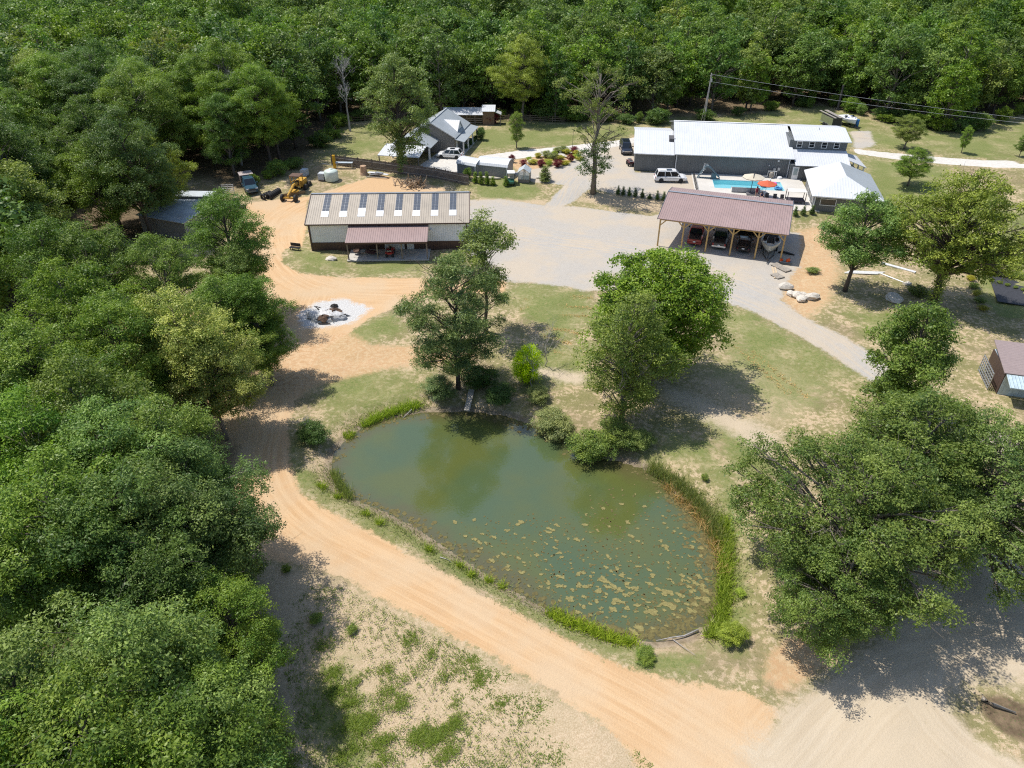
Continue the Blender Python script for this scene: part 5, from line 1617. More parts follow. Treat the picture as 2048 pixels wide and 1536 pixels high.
def lumber_trailer():
    r = empty('lumber_trailer', G(1660, 252), R_(-80), 'black-tarped trailer carrying two long lumber boards behind the hall', 'trailer')
    MB().span((-2.6, -1.1, 0.5), (2.4, 1.1, 0.62)).build('bed', STEEL, r)
    b = MB().span((-2.3, -1.0, 0.63), (2.1, 1.0, 2.1)).build('tarped_load', M('black_tarp', (0.02, 0.022, 0.025), 0.45, var=0.3, bump=0.1), r)
    for sg in (-1, 1):
        MB().span((-2.3, sg * 1.02 - 0.03, 0.6), (2.1, sg * 1.02 + 0.03, 2.0)).build('side_gate', M('olive_panel', (0.20, 0.22, 0.12), 0.7), r)
    for y in (-0.75, 0.35, 0.75):
        MB().beam((-3.6, y, 2.35), (2.4, y + 0.1, 2.16), 0.34, 0.10).build('board', M('grey_lumber', (0.30, 0.27, 0.24), 0.85, var=0.2), r)
    for x in (-0.6, 0.3):
        for sg in (-1, 1):
            wheel(r, x, sg * 1.2, 0.36, 0.22)
lumber_trailer()

# --- yellow motor grader
def grader():
    Y = M('grader_yellow', (0.52, 0.30, 0.045), 0.5, var=0.2, dirt=(0.25, 0.14, 0.05, 0.6))
    a, b = G(579, 402), G(602, 376)
    d = b - a
    r = empty('motor_grader', (a.x, a.y, 0), math.atan2(-d.y, -d.x), 'old yellow motor grader parked nose-out behind the barn', 'grader')
    # local +x points to the front axle, which sits at the origin
    MB().tube([(0.3, 0, 1.05), (-0.8, 0, 1.35), (-2.4, 0, 1.9), (-4.0, 0, 1.75)], [0.16, 0.2, 0.22, 0.24], 8).build('main_beam', Y, r)
    MB().span((-0.1, -0.95, 0.5), (0.15, 0.95, 0.75)).build('front_axle', Y, r)
    MB().span((-6.6, -0.6, 0.9), (-4.6, 0.6, 1.9)).build('engine_hood', Y, r)
    cb = MB()
    for x in (-4.6, -3.2):
        for y in (-0.75, 0.75):
            cb.beam((x, y, 1.2), (x, y, 3.0), 0.1)
    cb.beam((-4.6, -0.75, 3.0), (-4.6, 0.75, 3.0), 0.1); cb.beam((-3.2, -0.75, 3.0), (-3.2, 0.75, 3.0), 0.1)
    cb.beam((-4.6, -0.75, 2.0), (-3.2, -0.75, 2.0), 0.08); cb.beam((-4.6, 0.75, 2.0), (-3.2, 0.75, 2.0), 0.08)
    c = cb.build('cab_frame', Y, r)
    MB().span((-4.75, -0.9, 3.02), (-3.05, 0.9, 3.12)).build('cab_roof', M('rusty_roof', (0.12, 0.07, 0.05), 0.8), c)
    MB().box((-4.1, 0, 1.75), (0.5, 0.5, 0.7)).build('driver_seat', BLACK, c)
    MB().lathe([(0.06, 0), (0.06, 0.9)], 8, Matrix.Translation((-5.6, 0.25, 1.9))).build('exhaust', BLACK, r)
    T = Matrix.Translation((-2.3, 0, 0.5)) @ Matrix.Rotation(R_(35), 4, 'Z')
    MB().box((0, 0, 0), (0.12, 3.4, 0.55), T=T).build('blade', M('worn_blade', (0.22, 0.16, 0.10), 0.5, met=0.4), r)
    MB().lathe([(0.75, 0), (0.75, 0.12)], 20, Matrix.Translation((-2.3, 0, 0.95))).build('turn_circle', Y, r)
    rim = Y
    for sg in (-1, 1):
        wheel(r, 0, sg * 1.1, 0.6, 0.35, rim)
        wheel(r, -4.9, sg * 0.95, 0.65, 0.42, rim)
        wheel(r, -6.4, sg * 0.95, 0.65, 0.42, rim)
grader()

# --- tyres
def tyre_mesh(r=0.55, w=0.32):
    b = MB().lathe([(r * 0.52, -w * 0.42), (r * 0.6, -w / 2), (r * 0.92, -w / 2), (r, -w * 0.3), (r, w * 0.3), (r * 0.92, w / 2), (r * 0.6, w / 2), (r * 0.52, w * 0.42)], 20)
    b.f = b.f[:-2]
    n = 20
    b.f += [(7 * n + k, 7 * n + (k + 1) % n, (k + 1) % n, k) for k in range(n)]
    return b
TY = tyre_mesh()
ty_src = None
a, b_ = G(529, 398), G(556, 384)
for row, (st, en, n) in enumerate((((527, 399), (541, 391), 4), ((539, 398), (558, 384), 7))):
    A, B = G(*st), G(*en)
    for k in range(n):
        p = A.lerp(B, k / (n - 1))
        o = TY.build('tyre', RUB, None, True, (p.x, p.y, 0.55)) if ty_src is None else ty_src.copy()
        if ty_src is None:
            ty_src = o
        else:
            COL.objects.link(o)
        o.location = (p.x, p.y, 0.55)
        o.rotation_euler = (R_(90), 0, R_(-38))
        tag(o, ('%s tyre of the %s row standing by the yellow grader' % (ORD[k], ('shorter left', 'longer right')[row])), 'tyre', 'tyres standing in rows')
for (u, v, n, nm) in ((474, 414, 4, 'taller'), (486, 419, 2, 'lower')):
    p = G(u, v)
    for k in range(n):
        o = ty_src.copy()
        COL.objects.link(o)
        o.rotation_euler = (0, 0, k)
        o.location = (p.x + 0.05 * (k % 2), p.y, 0.17 + 0.33 * k)
        tag(o, '%s tyre from the ground in the %s tyre stack' % (ORD[k], nm), 'tyre', 'stacked tyres')

# --- tanks, crate, scrap beside the fence
def ibc(loc, label):
    r = empty('caged_water_tote', loc, R_(-8), label, 'water tote')
    MB().span((-0.5, -0.6, 0.15), (0.5, 0.6, 1.15)).build('bottle', M('milky_plastic', (0.60, 0.64, 0.68), 0.4, var=0.05), r)
    c = MB()
    for x in (-0.53, 0.53):
        for y in (-0.62, -0.2, 0.2, 0.62):
            c.beam((x, y, 0.1), (x, y, 1.2), 0.03)
    for z in (0.3, 0.6, 0.9, 1.2):
        for y in (-0.63, 0.63):
            c.beam((-0.53, y, z), (0.53, y, z), 0.03)
    c.build('cage', STEEL, r)
    MB().span((-0.55, -0.65, 0.0), (0.55, 0.65, 0.1)).build('pallet', OLDWOOD, r)
ibc(G(645, 359), 'caged white water tote standing left of the round tank')
ibc(G(610, 352), 'caged white water tote standing behind the yellow grader')
o = MB().lathe([(1.12, 0), (1.15, 0.1), (1.15, 1.45), (1.05, 1.62), (0.5, 1.82), (0.32, 1.84), (0.30, 1.95), (0.05, 1.96)], 24).build('water_tank', M('pale_green_plastic', (0.58, 0.66, 0.60), 0.45, var=0.06), None, True, G(664, 360))
tag(o, 'large round pale green plastic water tank near the plank fence', 'water tank')
def frame_crate():
    r = empty('white_gate_frame', G(458, 388), R_(5), 'white metal slatted gate propped among the trees', 'gate')
    for z in (0.3, 0.6, 0.9, 1.2, 1.5):
        MB().beam((-0.9, 0, z), (0.9, 0, z), 0.06).build('slat', WHITE, r)
    for x in (-0.9, 0, 0.9):
        MB().beam((x, 0, 0), (x, 0, 1.6), 0.07).build('upright', WHITE, r)
frame_crate()
def shade_table():
    r = empty('work_platform', G(690, 337), R_(-3), 'narrow pale platform with yellow post against the plank fence', 'platform')
    MB().span((-1.5, -0.35, 1.0), (1.5, 0.35, 1.1)).build('platform', M('pale_blue_board', (0.45, 0.52, 0.58), 0.5), r)
    MB().span((-2.0, -0.2, 0), (-1.55, 0.2, 2.3)).build('mast', M('safety_yellow', (0.65, 0.36, 0.02), 0.5), r)
    for x in (-1.3, 1.3):
        for y in (-0.25, 0.25):
            MB().box((x, y, 0.5), (0.07, 0.07, 1.0)).build('leg', STEEL, r)
    MB().beam((-4.2, 0, 0.9), (-2.0, 0, 0.5), 0.1).build('draw_bar', STEEL, r)
SH = shade_table()

def blob_mesh(seed, sx, sy, sz, n1=10, n2=7, rough=0.22):
    r = np.random.default_rng(seed)
    b = MB()
    secs = []
    for i in range(n2):
        ph = math.pi * (i + 0.35) / (n2 - 0.3)
        secs.append([(sx * math.sin(ph) * math.cos(t) * r.uniform(1 - rough, 1 + rough), sy * math.sin(ph) * math.sin(t) * r.uniform(1 - rough, 1 + rough), sz * math.cos(ph) * r.uniform(1 - rough * 0.6, 1 + rough * 0.6))
                     for t in np.linspace(0, 2 * math.pi, n1, endpoint=False)])
    return b.loft(secs)
ROCK = M('pale_limestone', (0.58, 0.53, 0.46), 0.9, var=0.15, scale=2, bump=0.06, dirt=(0.42, 0.33, 0.24, 0.5))
rocks = [(1570, 577, 0.9, 0.6, 0.55, 'tall pale boulder at the upper end of the roadside rock row'), (1581, 589, 0.6, 0.5, 0.35, 'second pale rock in the roadside rock row'), (1593, 592, 0.8, 0.6, 0.4, 'third pale rock in the roadside rock row'),
         (1603, 600, 0.75, 0.55, 0.4, 'lowest pale rock of the roadside rock row'), (1606, 592, 0.6, 0.45, 0.35, 'small pale rock behind the lowest one of the roadside rock row'), (1623, 596, 1.0, 0.6, 0.45, 'long pale rock at the right end of the roadside rock row'),
         (1787, 600, 1.25, 0.9, 0.55, 'large flat pale boulder beneath the broad yellow-green tree'), (663, 521, 0.75, 0.6, 0.4, 'pale boulder on the grass in front of the barn'),
         (1062, 326, 1.0, 0.7, 0.45, 'pale boulder among the red shrubs near the rounded sheds'), (1124, 313, 1.0, 0.6, 0.35, 'pale boulder among the golden shrubs by the drive'), (1077, 356, 0.5, 0.4, 0.2, 'flat white slab left of the dark conifer')]
for i, (u, v, sx, sy, sz, lab) in enumerate(rocks):
    o = blob_mesh(100 + i, sx, sy, sz).build('boulder', ROCK, None, False, G(u, v, sz * 0.45), i * 1.3)
    tag(o, lab, 'rock', 'boulders')

# --- plank fence with posts, and rail fences
def plank_fence():
    FW = M('weathered_fence_board', (0.155, 0.125, 0.105), 0.9, var=0.3, scale=2)
    pts = [(664, 330), (745, 340), (800, 348), (870, 357), (938, 371)]
    W = [G(*p) for p in pts]
    r = empty('plank_fence', W[0], 0, 'weathered brown plank fence between the barn yard and the house', 'fence')
    o0 = W[0]
    dist = 0
    for i in range(len(W) - 1):
        A, B = W[i] - o0, W[i + 1] - o0
        L = (B - A).length
        n = max(1, round(L / 2.4))
        for k in range(n):
            p, q = A.lerp(B, k / n), A.lerp(B, (k + 1) / n)
            MB().box((p.x, p.y, p.z + 0.95), (0.14, 0.14, 1.95)).build('post', FW, r)
            ang = math.atan2((q - p).y, (q - p).x)
            pn = MB()
            nb = 14
            for j in range(nb):
                c = p.lerp(q, (j + 0.5) / nb)
                pn.box((c.x, c.y - 0.05, c.z + 0.92 + 0.03 * math.sin(j * 2.1 + i)), ((q - p).length / nb - 0.02, 0.025, 1.75), ang)
            pn.build('board_panel', FW, r)
            for z in (0.4, 1.4):
                MB().beam(p + Vector((0, -0.09, z)), q + Vector((0, -0.09, z)), 0.04, 0.1).build('rail', M('pale_fence_rail', (0.30, 0.27, 0.24), 0.9), r)
plank_fence()
def rail_fence(px, label):
    W = [G(*p) for p in px]
    r = empty('rail_fence', W[0], 0, label, 'fence')
    RW = M('brown_rail', (0.20, 0.145, 0.10), 0.9, var=0.25)
    for i in range(len(W) - 1):
        A, B = W[i] - W[0], W[i + 1] - W[0]
        n = max(1, round((B - A).length / 2.6))
        for k in range(n):
            p, q = A.lerp(B, k / n), A.lerp(B, (k + 1) / n)
            MB().box((p.x, p.y, p.z + 0.65), (0.15, 0.15, 1.4)).build('post', RW, r)
            for z in (0.4, 0.8, 1.15):
                MB().beam(p + Vector((0, 0, z)), q + Vector((0, 0, z)), 0.06, 0.13).build('rail', RW, r)
rail_fence([(636, 296), (660, 276), (682, 252), (700, 244), (760, 240)], 'brown rail fence left of the house along the wood edge')
rail_fence([(996, 243), (1040, 241), (1080, 243), (1130, 246)], 'brown rail fence behind the maple right of the plank shed')

# --- pile of split logs, scrap heap, stump, canoe
def sticks(name, label, cat, loc, n, ln, rad, mat, spread, upright=0.4, seed=1, part='log'):
    rr = np.random.default_rng(seed)
    r = empty(name, loc, 0, label, cat)
    for k in range(n):
        a = rr.uniform(0, 6.28)
        c = Vector((rr.normal(0, spread), rr.normal(0, spread * 0.7), 0))
        dv = Vector((math.cos(a), math.sin(a), rr.uniform(0, upright) * 2)).normalized()
        l = ln * rr.uniform(0.5, 1.1)
        z = max(0.1, 0.9 * math.exp(-(c.length / spread) ** 2 * 0.5) * rr.uniform(0.2, 1.1))
        p = c + Vector((0, 0, z))
        q0, q1 = p - dv * l / 2, p + dv * l / 2
        lift = max(0, rad - min(q0.z, q1.z))
        q0.z += lift; q1.z += lift
        MB().tube([q0, q0.lerp(q1, 0.5) + Vector((0, 0, rr.normal(0, 0.04))), q1], [rad * rr.uniform(0.7, 1.2), rad, rad * rr.uniform(0.4, 1)], 6).build(part, mat, r)
    return r
sticks('log_pile', 'heap of split firewood logs in front of the plank fence', 'log pile', G(826, 372), 42, 2.0, 0.10, M('split_firewood', (0.36, 0.26, 0.17), 0.85, var=0.35, scale=3), 1.15, 0.9, 3)
def scrap():
    r = empty('scrap_heap', G(757, 352), R_(-8), 'low heap of white metal sheets lying before the plank fence', 'scrap heap')
    rr = np.random.default_rng(8)
    for k in range(7):
        MB().box((rr.uniform(-1.3, 1.3), rr.uniform(-0.5, 0.5), 0.15 + 0.09 * k), (rr.uniform(1.2, 2.8), rr.uniform(0.5, 0.9), 0.05), rr.uniform(-0.4, 0.4)).build('metal_sheet', M('scrap_white', (0.60, 0.61, 0.63), 0.5, var=0.15) if k % 3 else STEEL, r)
    MB().beam((-1.9, -0.9, 0.1), (1.8, -1.2, 0.12), 0.12).build('beam', STEEL, r)
scrap()
o = MB().lathe([(0.75, 0), (0.6, 0.4), (0.55, 1.1), (0.52, 1.5), (0.1, 1.52)], 12).build('tree_stump', M('cut_wood', (0.42, 0.28, 0.18), 0.85, var=0.25), None, False, G(728, 349))
tag(o, 'tall cut tree stump standing at the plank fence', 'stump')
def canoe():
    secs = []
    for t in np.linspace(0, 1, 9):
        w = 0.42 * math.sin(math.pi * (0.04 + 0.92 * t)) ** 0.6
        x = -2.1 + 4.2 * t
        secs.append([(x, -w, 0.02), (x, -w * 0.9, 0.25), (x, 0, 0.42 * (0.6 + 0.4 * math.sin(math.pi * t))), (x, w * 0.9, 0.25), (x, w, 0.02)])
    o = MB().loft(secs).build('upturned_canoe', M('tan_canoe', (0.50, 0.45, 0.36), 0.5, var=0.06), None, True, G(977, 357), R_(-9))
    tag(o, 'upturned tan canoe lying along the foot of the longer rounded shed', 'canoe')
canoe()

# --- greenhouse and golf cart
def greenhouse():
    p = G(1036, 365)
    r = empty('small_greenhouse', p, R_(-8), 'small timber-framed greenhouse with pale ribbed roof next to the golf cart', 'greenhouse')
    w, d = 1.9, 2.2
    MB().span((0, 0, 0), (w, d, 0.55)).build('base', OLDWOOD, r)
    f = MB()
    for x in (0, w / 2, w):
        for y in (0, d / 2, d):
            f.beam((x, y, 0.5), (x, y, 1.75 if x != w / 2 else 2.3), 0.07)
    for y in (0, d):
        f.beam((0, y, 1.75), (w / 2, y, 2.35), 0.07); f.beam((w, y, 1.75), (w / 2, y, 2.35), 0.07)
    f.build('frame', M('greenhouse_timber', (0.33, 0.28, 0.21), 0.8), r)
    m, nt, bs = new_mat('clear_glazing')
    bs.inputs['Base Color'].default_value = (0.8, 0.85, 0.85, 1)
    bs.inputs['Roughness'].default_value = 0.1
    bs.inputs['Alpha'].default_value = 0.3
    for y in (0.02, d - 0.02):
        MB().span((0.04, y - 0.005, 0.55), (w - 0.04, y + 0.005, 1.74)).build('pane', m, r)
    for x in (0.02, w - 0.02):
        MB().span((x - 0.005, 0.04, 0.55), (x + 0.005, d - 0.04, 1.74)).build('pane', m, r)
    RB = M('ribbed_clear_roof', (0.50, 0.54, 0.56), 0.4, var=0.1, ribs=('Y', 0.3, 0.05))
    sheet(r, [(-0.12, -0.15, 1.72), (-0.12, d + 0.15, 1.72), (w / 2, d + 0.15, 2.42), (w / 2, -0.15, 2.42)][::-1], RB, 'roof', 0.04)
    sheet(r, [(w / 2 + 0.002, -0.15, 2.42), (w / 2 + 0.002, d + 0.15, 2.42), (w + 0.12, d + 0.15, 1.72), (w + 0.12, -0.15, 1.72)][::-1], RB, 'roof', 0.04)
greenhouse()
def golf_cart():
    r = empty('golf_cart', G(1022, 367), R_(-88), 'green golf cart with white roof parked beside the small greenhouse', 'golf cart')
    gm = PAINT['green']
    MB().loft([ring(-1.15, 0.3, 0.8, 0.55, 0.08), ring(-0.3, 0.25, 0.75, 0.58, 0.08), ring(0.2, 0.25, 0.5, 0.58, 0.08), ring(0.7, 0.25, 0.85, 0.56, 0.08), ring(1.2, 0.3, 0.62, 0.46, 0.08)]).build('body', gm, r)
    MB().span((-0.75, -0.52, 0.76), (-0.15, 0.52, 0.92)).build('seat', M('beige_vinyl', (0.5, 0.45, 0.36), 0.6), r)
    MB().span((-0.85, -0.52, 0.9), (-0.74, 0.52, 1.35)).build('backrest', M('beige_vinyl', (0.5, 0.45, 0.36), 0.6), r)
    f = MB()
    for y in (-0.52, 0.52):
        f.beam((0.75, y, 0.8), (0.45, y, 1.85), 0.04); f.beam((-0.95, y, 0.7), (-0.8, y, 1.85), 0.04)
    f.build('roof_struts', BLACK, r)
    MB().span((-1.0, -0.6, 1.85), (0.6, 0.6, 1.93)).build('roof', WHITE, r)
    MB().beam((0.55, -0.25, 0.85), (0.35, -0.25, 1.15), 0.05).build('steering_column', BLACK, r)
    for x in (-0.8, 0.85):
        for y in (-0.5, 0.5):
            wheel(r, x, y, 0.22, 0.18)
golf_cart()

# --- all-terrain quads
def quad(loc, rz, label, mat):
    r = empty('quad_bike', loc, rz, label, 'quad bike')
    MB().loft([ring(-0.95, 0.45, 0.78, 0.35, 0.08), ring(-0.4, 0.4, 0.85, 0.28, 0.08), ring(0.1, 0.4, 0.75, 0.22, 0.08), ring(0.5, 0.45, 0.88, 0.30, 0.08), ring(0.95, 0.5, 0.72, 0.34, 0.08)]).build('body', mat, r)
    for x in (-0.62, 0.66):
        for y in (-0.42, 0.42):
            MB().box((x, y, 0.68), (0.6, 0.3, 0.06)).build('fender', mat, r)
            wheel(r, x, y, 0.29, 0.24)
    MB().span((-0.7, -0.15, 0.85), (0.05, 0.15, 0.97)).build('seat', BLACK, r)
    MB().tube([(0.3, -0.38, 1.12), (0.38, 0, 1.05), (0.3, 0.38, 1.12)], 0.025, 6).build('handlebar', BLACK, r)
    for x in (-0.8, 0.75):
        MB().box((x, 0, 0.92), (0.45, 0.6, 0.04)).build('rack', STEEL, r)
bw = BARN.matrix_basis
quad(bw @ Vector((10.9, -2.0, 0.14)), R_(-88), 'red quad bike parked under the barn porch', M('quad_red', (0.42, 0.02, 0.03), 0.35))
quad(HALL.matrix_basis @ Vector((-7.6, 3.2, 0.0)), R_(95), 'dark red quad bike parked at the corner of the low wing', M('quad_dark_red', (0.10, 0.03, 0.035), 0.4))
def fire_bowl():
    r = empty('fire_bowl', bw @ Vector((6.35, -1.6, 0.14)), 0, 'round rusty fire bowl with pale ring on the barn porch', 'fire bowl')
    MB().lathe([(0.1, 0.35), (0.42, 0.42), (0.52, 0.6), (0.48, 0.6), (0.38, 0.46), (0.05, 0.4)], 16).build('bowl', M('rust_bowl', (0.13, 0.075, 0.055), 0.8, var=0.3), r)
    for k in range(3):
        a_ = k * 2.094
        MB().beam((0.3 * math.cos(a_), 0.3 * math.sin(a_), 0.42), (0.45 * math.cos(a_), 0.45 * math.sin(a_), 0), 0.05).build('leg', BLACK, r)
    MB().lathe([(0.58, 0.0), (0.62, 0.05), (0.55, 0.06)], 18, Matrix.Translation((0.15, -0.6, 0.0))).build('ring', M('pale_ring', (0.5, 0.47, 0.42), 0.7), r)
fire_bowl()
def sled():
    r = empty('wheelbarrow', bw @ Vector((8.3, -1.9, 0.14)), R_(-12), 'dark wheelbarrow with red and blue tray on the barn porch', 'wheelbarrow')
    MB().loft([[(-0.7, -0.25, 0.35), (-0.7, 0.25, 0.35), (-0.75, 0.35, 0.6), (-0.75, -0.35, 0.6)], [(0.6, -0.2, 0.25), (0.6, 0.2, 0.25), (0.75, 0.32, 0.6), (0.75, -0.32, 0.6)]]).build('tray', M('dark_maroon_tray', (0.06, 0.02, 0.03), 0.6), r)
    for y in (-0.28, 0.28):
        MB().beam((-1.2, y, 0.6), (0.9, y * 0.4, 0.25), 0.05).build('handle', M('teal_handle', (0.03, 0.12, 0.16), 0.6), r)
        MB().beam((-0.5, y, 0.35), (-0.5, y, 0), 0.05).build('leg', BLACK, r)
    wheel(r, 0.95, 0, 0.2, 0.12)
sled()
def small_cart():
    r = empty('black_bench', G(591, 501), R_(-15), 'small black bench standing on the grass left of the barn', 'bench')
    MB().span((-0.75, -0.25, 0.42), (0.75, 0.25, 0.5)).build('seat', BLACK, r)
    MB().span((-0.75, 0.22, 0.55), (0.75, 0.3, 1.0)).build('backrest', BLACK, r)
    for x in (-0.6, 0.6):
        for y in (-0.2, 0.22):
            MB().box((x, y, 0.21), (0.08, 0.08, 0.42)).build('leg', BLACK, r)
small_cart()

# --- beside the carport: pallets, cans, lumber
def carport_corner():
    pl = M('grey_pallet_wood', (0.36, 0.32, 0.27), 0.9, var=0.25)
    for i, (u, v, rz, lab) in enumerate(((1562, 536, -60, 'long grey wooden pallet lying beside the carport corner'), (1555, 553, -65, 'shorter grey wooden pallet lying below the long one'))):
        r = empty('wooden_pallet', G(u, v, 0.02), R_(rz + 90), lab, 'pallet')
        L = 2.6 if i == 0 else 1.4
        for k in range(7):
            MB().box((-0.55 + k * 0.18, 0, 0.13), (0.13, L, 0.03)).build('slat', pl, r)
        for k in range(3):
            MB().box((0, -L / 2 + 0.1 + k * (L / 2 - 0.1), 0.06), (1.2, 0.1, 0.1)).build('bearer', pl, r)
    tb = MB().span((-0.75, -0.3, 0), (0.75, 0.3, 0.35)).build('tool_chest', M('dark_tool_chest', (0.07, 0.085, 0.10), 0.5), None, False, G(1570, 528), R_(-15))
    tag(tb, 'dark tool chest beneath the orange cans beside the carport', 'chest')
    OR = M('orange_plastic', (0.75, 0.10, 0.02), 0.4)
    for (dx, lab) in ((-0.55, 'smaller orange fuel can on the left of the tool chest'), (0.3, 'larger orange fuel can on the right of the tool chest')):
        p = tb.matrix_basis @ Vector((dx, 0.05, 0.352))
        r = empty('fuel_can', p, R_(20), lab, 'fuel can')
        s_ = 1.0 if dx > 0 else 0.75
        MB().box((0, 0, 0.19 * s_), (0.5 * s_, 0.28 * s_, 0.38 * s_), taper=0.85).build('body', OR, r)
        MB().beam((-0.12 * s_, 0, 0.38 * s_), (0.12 * s_, 0, 0.46 * s_), 0.05).build('handle', OR, r)
        MB().tube([(0.18 * s_, 0, 0.36 * s_), (0.28 * s_, 0, 0.5 * s_)], 0.03, 6).build('spout', BLACK, r)
    for k, lab in enumerate(('first pale plank leaning along the pallets', 'second pale plank lying next to the pallets')):
        o = MB().beam((0, -1.7, 0.06), (0, 1.7, 0.06), 0.2, 0.05).build('plank', M('fresh_plank', (0.55, 0.43, 0.29), 0.8), None, False, G(1551 - k * 4, 540 + 6 * k), R_(-12))
        tag(o, lab, 'plank')
    o = MB().tube([(-1.0, 0.3, 0.1), (-0.4, 0.25, 0.22), (0.3, -0.1, 0.15), (1.0, -0.5, 0.08)], [0.12, 0.16, 0.15, 0.08], 7).build('rolled_tarp', BLACK, None, True, G(1572, 508), 0)
    tag(o, 'black rolled tarp lying in the shade at the carport corner', 'tarp')
carport_corner()
def pipe_pile():
    r = empty('pipe_bundle', G(1722, 546), R_(-4), 'bundle of white plastic pipes lying under the broad tree', 'pipes')
    for k in range(6):
        MB().tube([(-2.2 + 0.15 * k, 0.12 * k - 0.3, 0.08 + 0.04 * (k % 2)), (2.0 + 0.2 * k, 0.11 * k - 0.35, 0.08 + 0.04 * (k % 2))], 0.07, 6).build('pipe', WHITE, r)
    MB().tube([(2.4, -0.2, 0.1), (4.6, -3.0, 0.1)], 0.09, 6).build('pipe', WHITE, r)
    MB().box((4.6, -3.1, 0.15), (0.9, 0.6, 0.3), 0.4).build('block', ROCK, r)
    o = MB().beam((0, 0, 0.1), (3.2, -2.9, 0.1), 0.5, 0.12).build('long_board', M('white_red_board', (0.66, 0.66, 0.66), 0.4), None, False, G(1762, 527), 0)
    tag(o, 'long white board lying aslant under the broad yellow-green tree', 'board')
pipe_pile()

# --- utility pole and wires
def pole():
    p = G(1408, 243)
    r = empty('utility_pole', p, 0, 'leaning grey utility pole with wires behind the white-roofed hall', 'utility pole')
    PW = M('grey_pole_wood', (0.40, 0.38, 0.36), 0.9, var=0.2, scale=2)
    MB().tube([(0, 0, -0.2), (0.05, 0, 5), (0.12, 0, 9.6)], [0.19, 0.16, 0.12], 8).build('shaft', PW, r)
    MB().tube([(-0.75, -0.6, 0), (0.05, 0, 7.5)], 0.05, 5).build('brace_pole', PW, r)
    MB().beam((-0.1, -0.15, 9.2), (0.35, 0.15, 9.2), 0.12).build('crossarm', PW, r)
    MB().lathe([(0.16, 0), (0.18, 0.1), (0.18, 0.6), (0.1, 0.66)], 10, Matrix.Translation((0.3, -0.05, 7.9))).build('transformer', STEEL, r)
    WIRE = M('pale_wire', (0.5, 0.5, 0.5), 0.6)
    e1, e2 = Vector(at(2140, 247, 7.2)), Vector(at(2140, 256, 6.2))
    for k, (z, e) in enumerate(((9.4, e1), (8.0, e2))):
        s = p + Vector((0.1, 0, z))
        pts = [s.lerp(e, t) - Vector((0, 0, 1.0 * 4 * t * (1 - t) * 0.5)) - p for t in np.linspace(0, 1, 15)]
        MB().tube(pts, 0.028, 4).build('wire', WIRE, r)
    p = G(1675, 219)
    q = empty('utility_pole', p, 0, 'dark wooden pole at the wood edge behind the trailer', 'utility pole')
    MB().tube([(0, 0, -0.2), (0, 0, 5.2)], [0.28, 0.2], 8).build('shaft', M('dark_pole', (0.10, 0.09, 0.09), 0.9), q)
    MB().box((0, 0, 0.1), (0.8, 0.8, 0.5)).build('foot', M('dark_pole', (0.1, 0.09, 0.09), 0.9), q)
    p = G(1145, 296)
    q = empty('flag_pole', p, 0, 'thin dark pole standing on the house lawn beside the drive', 'pole')
    MB().tube([(0, 0, 0), (0, 0, 3.4)], 0.04, 6).build('shaft', BLACK, q)
    MB().lathe([(0.02, 3.4), (0.07, 3.45), (0.02, 3.52)], 8).build('finial', BLACK, q)
pole()

# --- pool side
def pt(x, y, z=0.08):
    return POOL_T @ Vector((x, y, z))
PR = R_(-8.13)
def slide():
    S = M('slide_blue_grey', (0.115, 0.17, 0.20), 0.4, var=0.08)
    r = empty('pool_slide', pt(5.0, -2.5), PR, 'grey-blue moulded pool slide with white ladder at the end of the pool', 'slide')
    MB().tube([(-1.2, 0, 0.0), (-0.4, 0, 1.5), (-0.1, 0, 1.95)], [0.18, 0.16, 0.16], 6).build('ladder_leg', S, r)
    secs = []
    for t in np.linspace(0, 1, 9):
        x = -0.1 + 2.5 * t
        z = 1.95 - 1.75 * (t ** 1.3) + 0.12 * math.sin(t * 6)
        secs.append([(x, -0.42, z + 0.26), (x, -0.36, z), (x, 0.36, z), (x, 0.42, z + 0.26), (x, 0.32, z + 0.06), (x, -0.32, z + 0.06)])
    MB().loft(secs).build('chute', S, r)
    MB().loft([[(1.0, -0.3, 0), (2.0, -0.3, 0), (1.7, -0.3, 0.75), (1.1, -0.3, 1.05)], [(1.0, 0.3, 0), (2.0, 0.3, 0), (1.7, 0.3, 0.75), (1.1, 0.3, 1.05)]]).build('pedestal', S, r)
    MB().span((-1.25, -0.3, 0.0), (1.1, 0.3, 0.10)).build('base', S, r)
    for k in range(6):
        MB().span((-1.12 + 0.17 * k - 0.05, -0.26, 0.28 * k + 0.15), (-1.12 + 0.17 * k + 0.15, 0.26, 0.28 * k + 0.2)).build('step', WHITE, r)
    for y in (-0.32, 0.32):
        MB().tube([(-0.5, y, 1.3), (-0.35, y, 2.3), (0.3, y, 2.25)], 0.03, 6).build('handrail', WHITE, r)
slide()
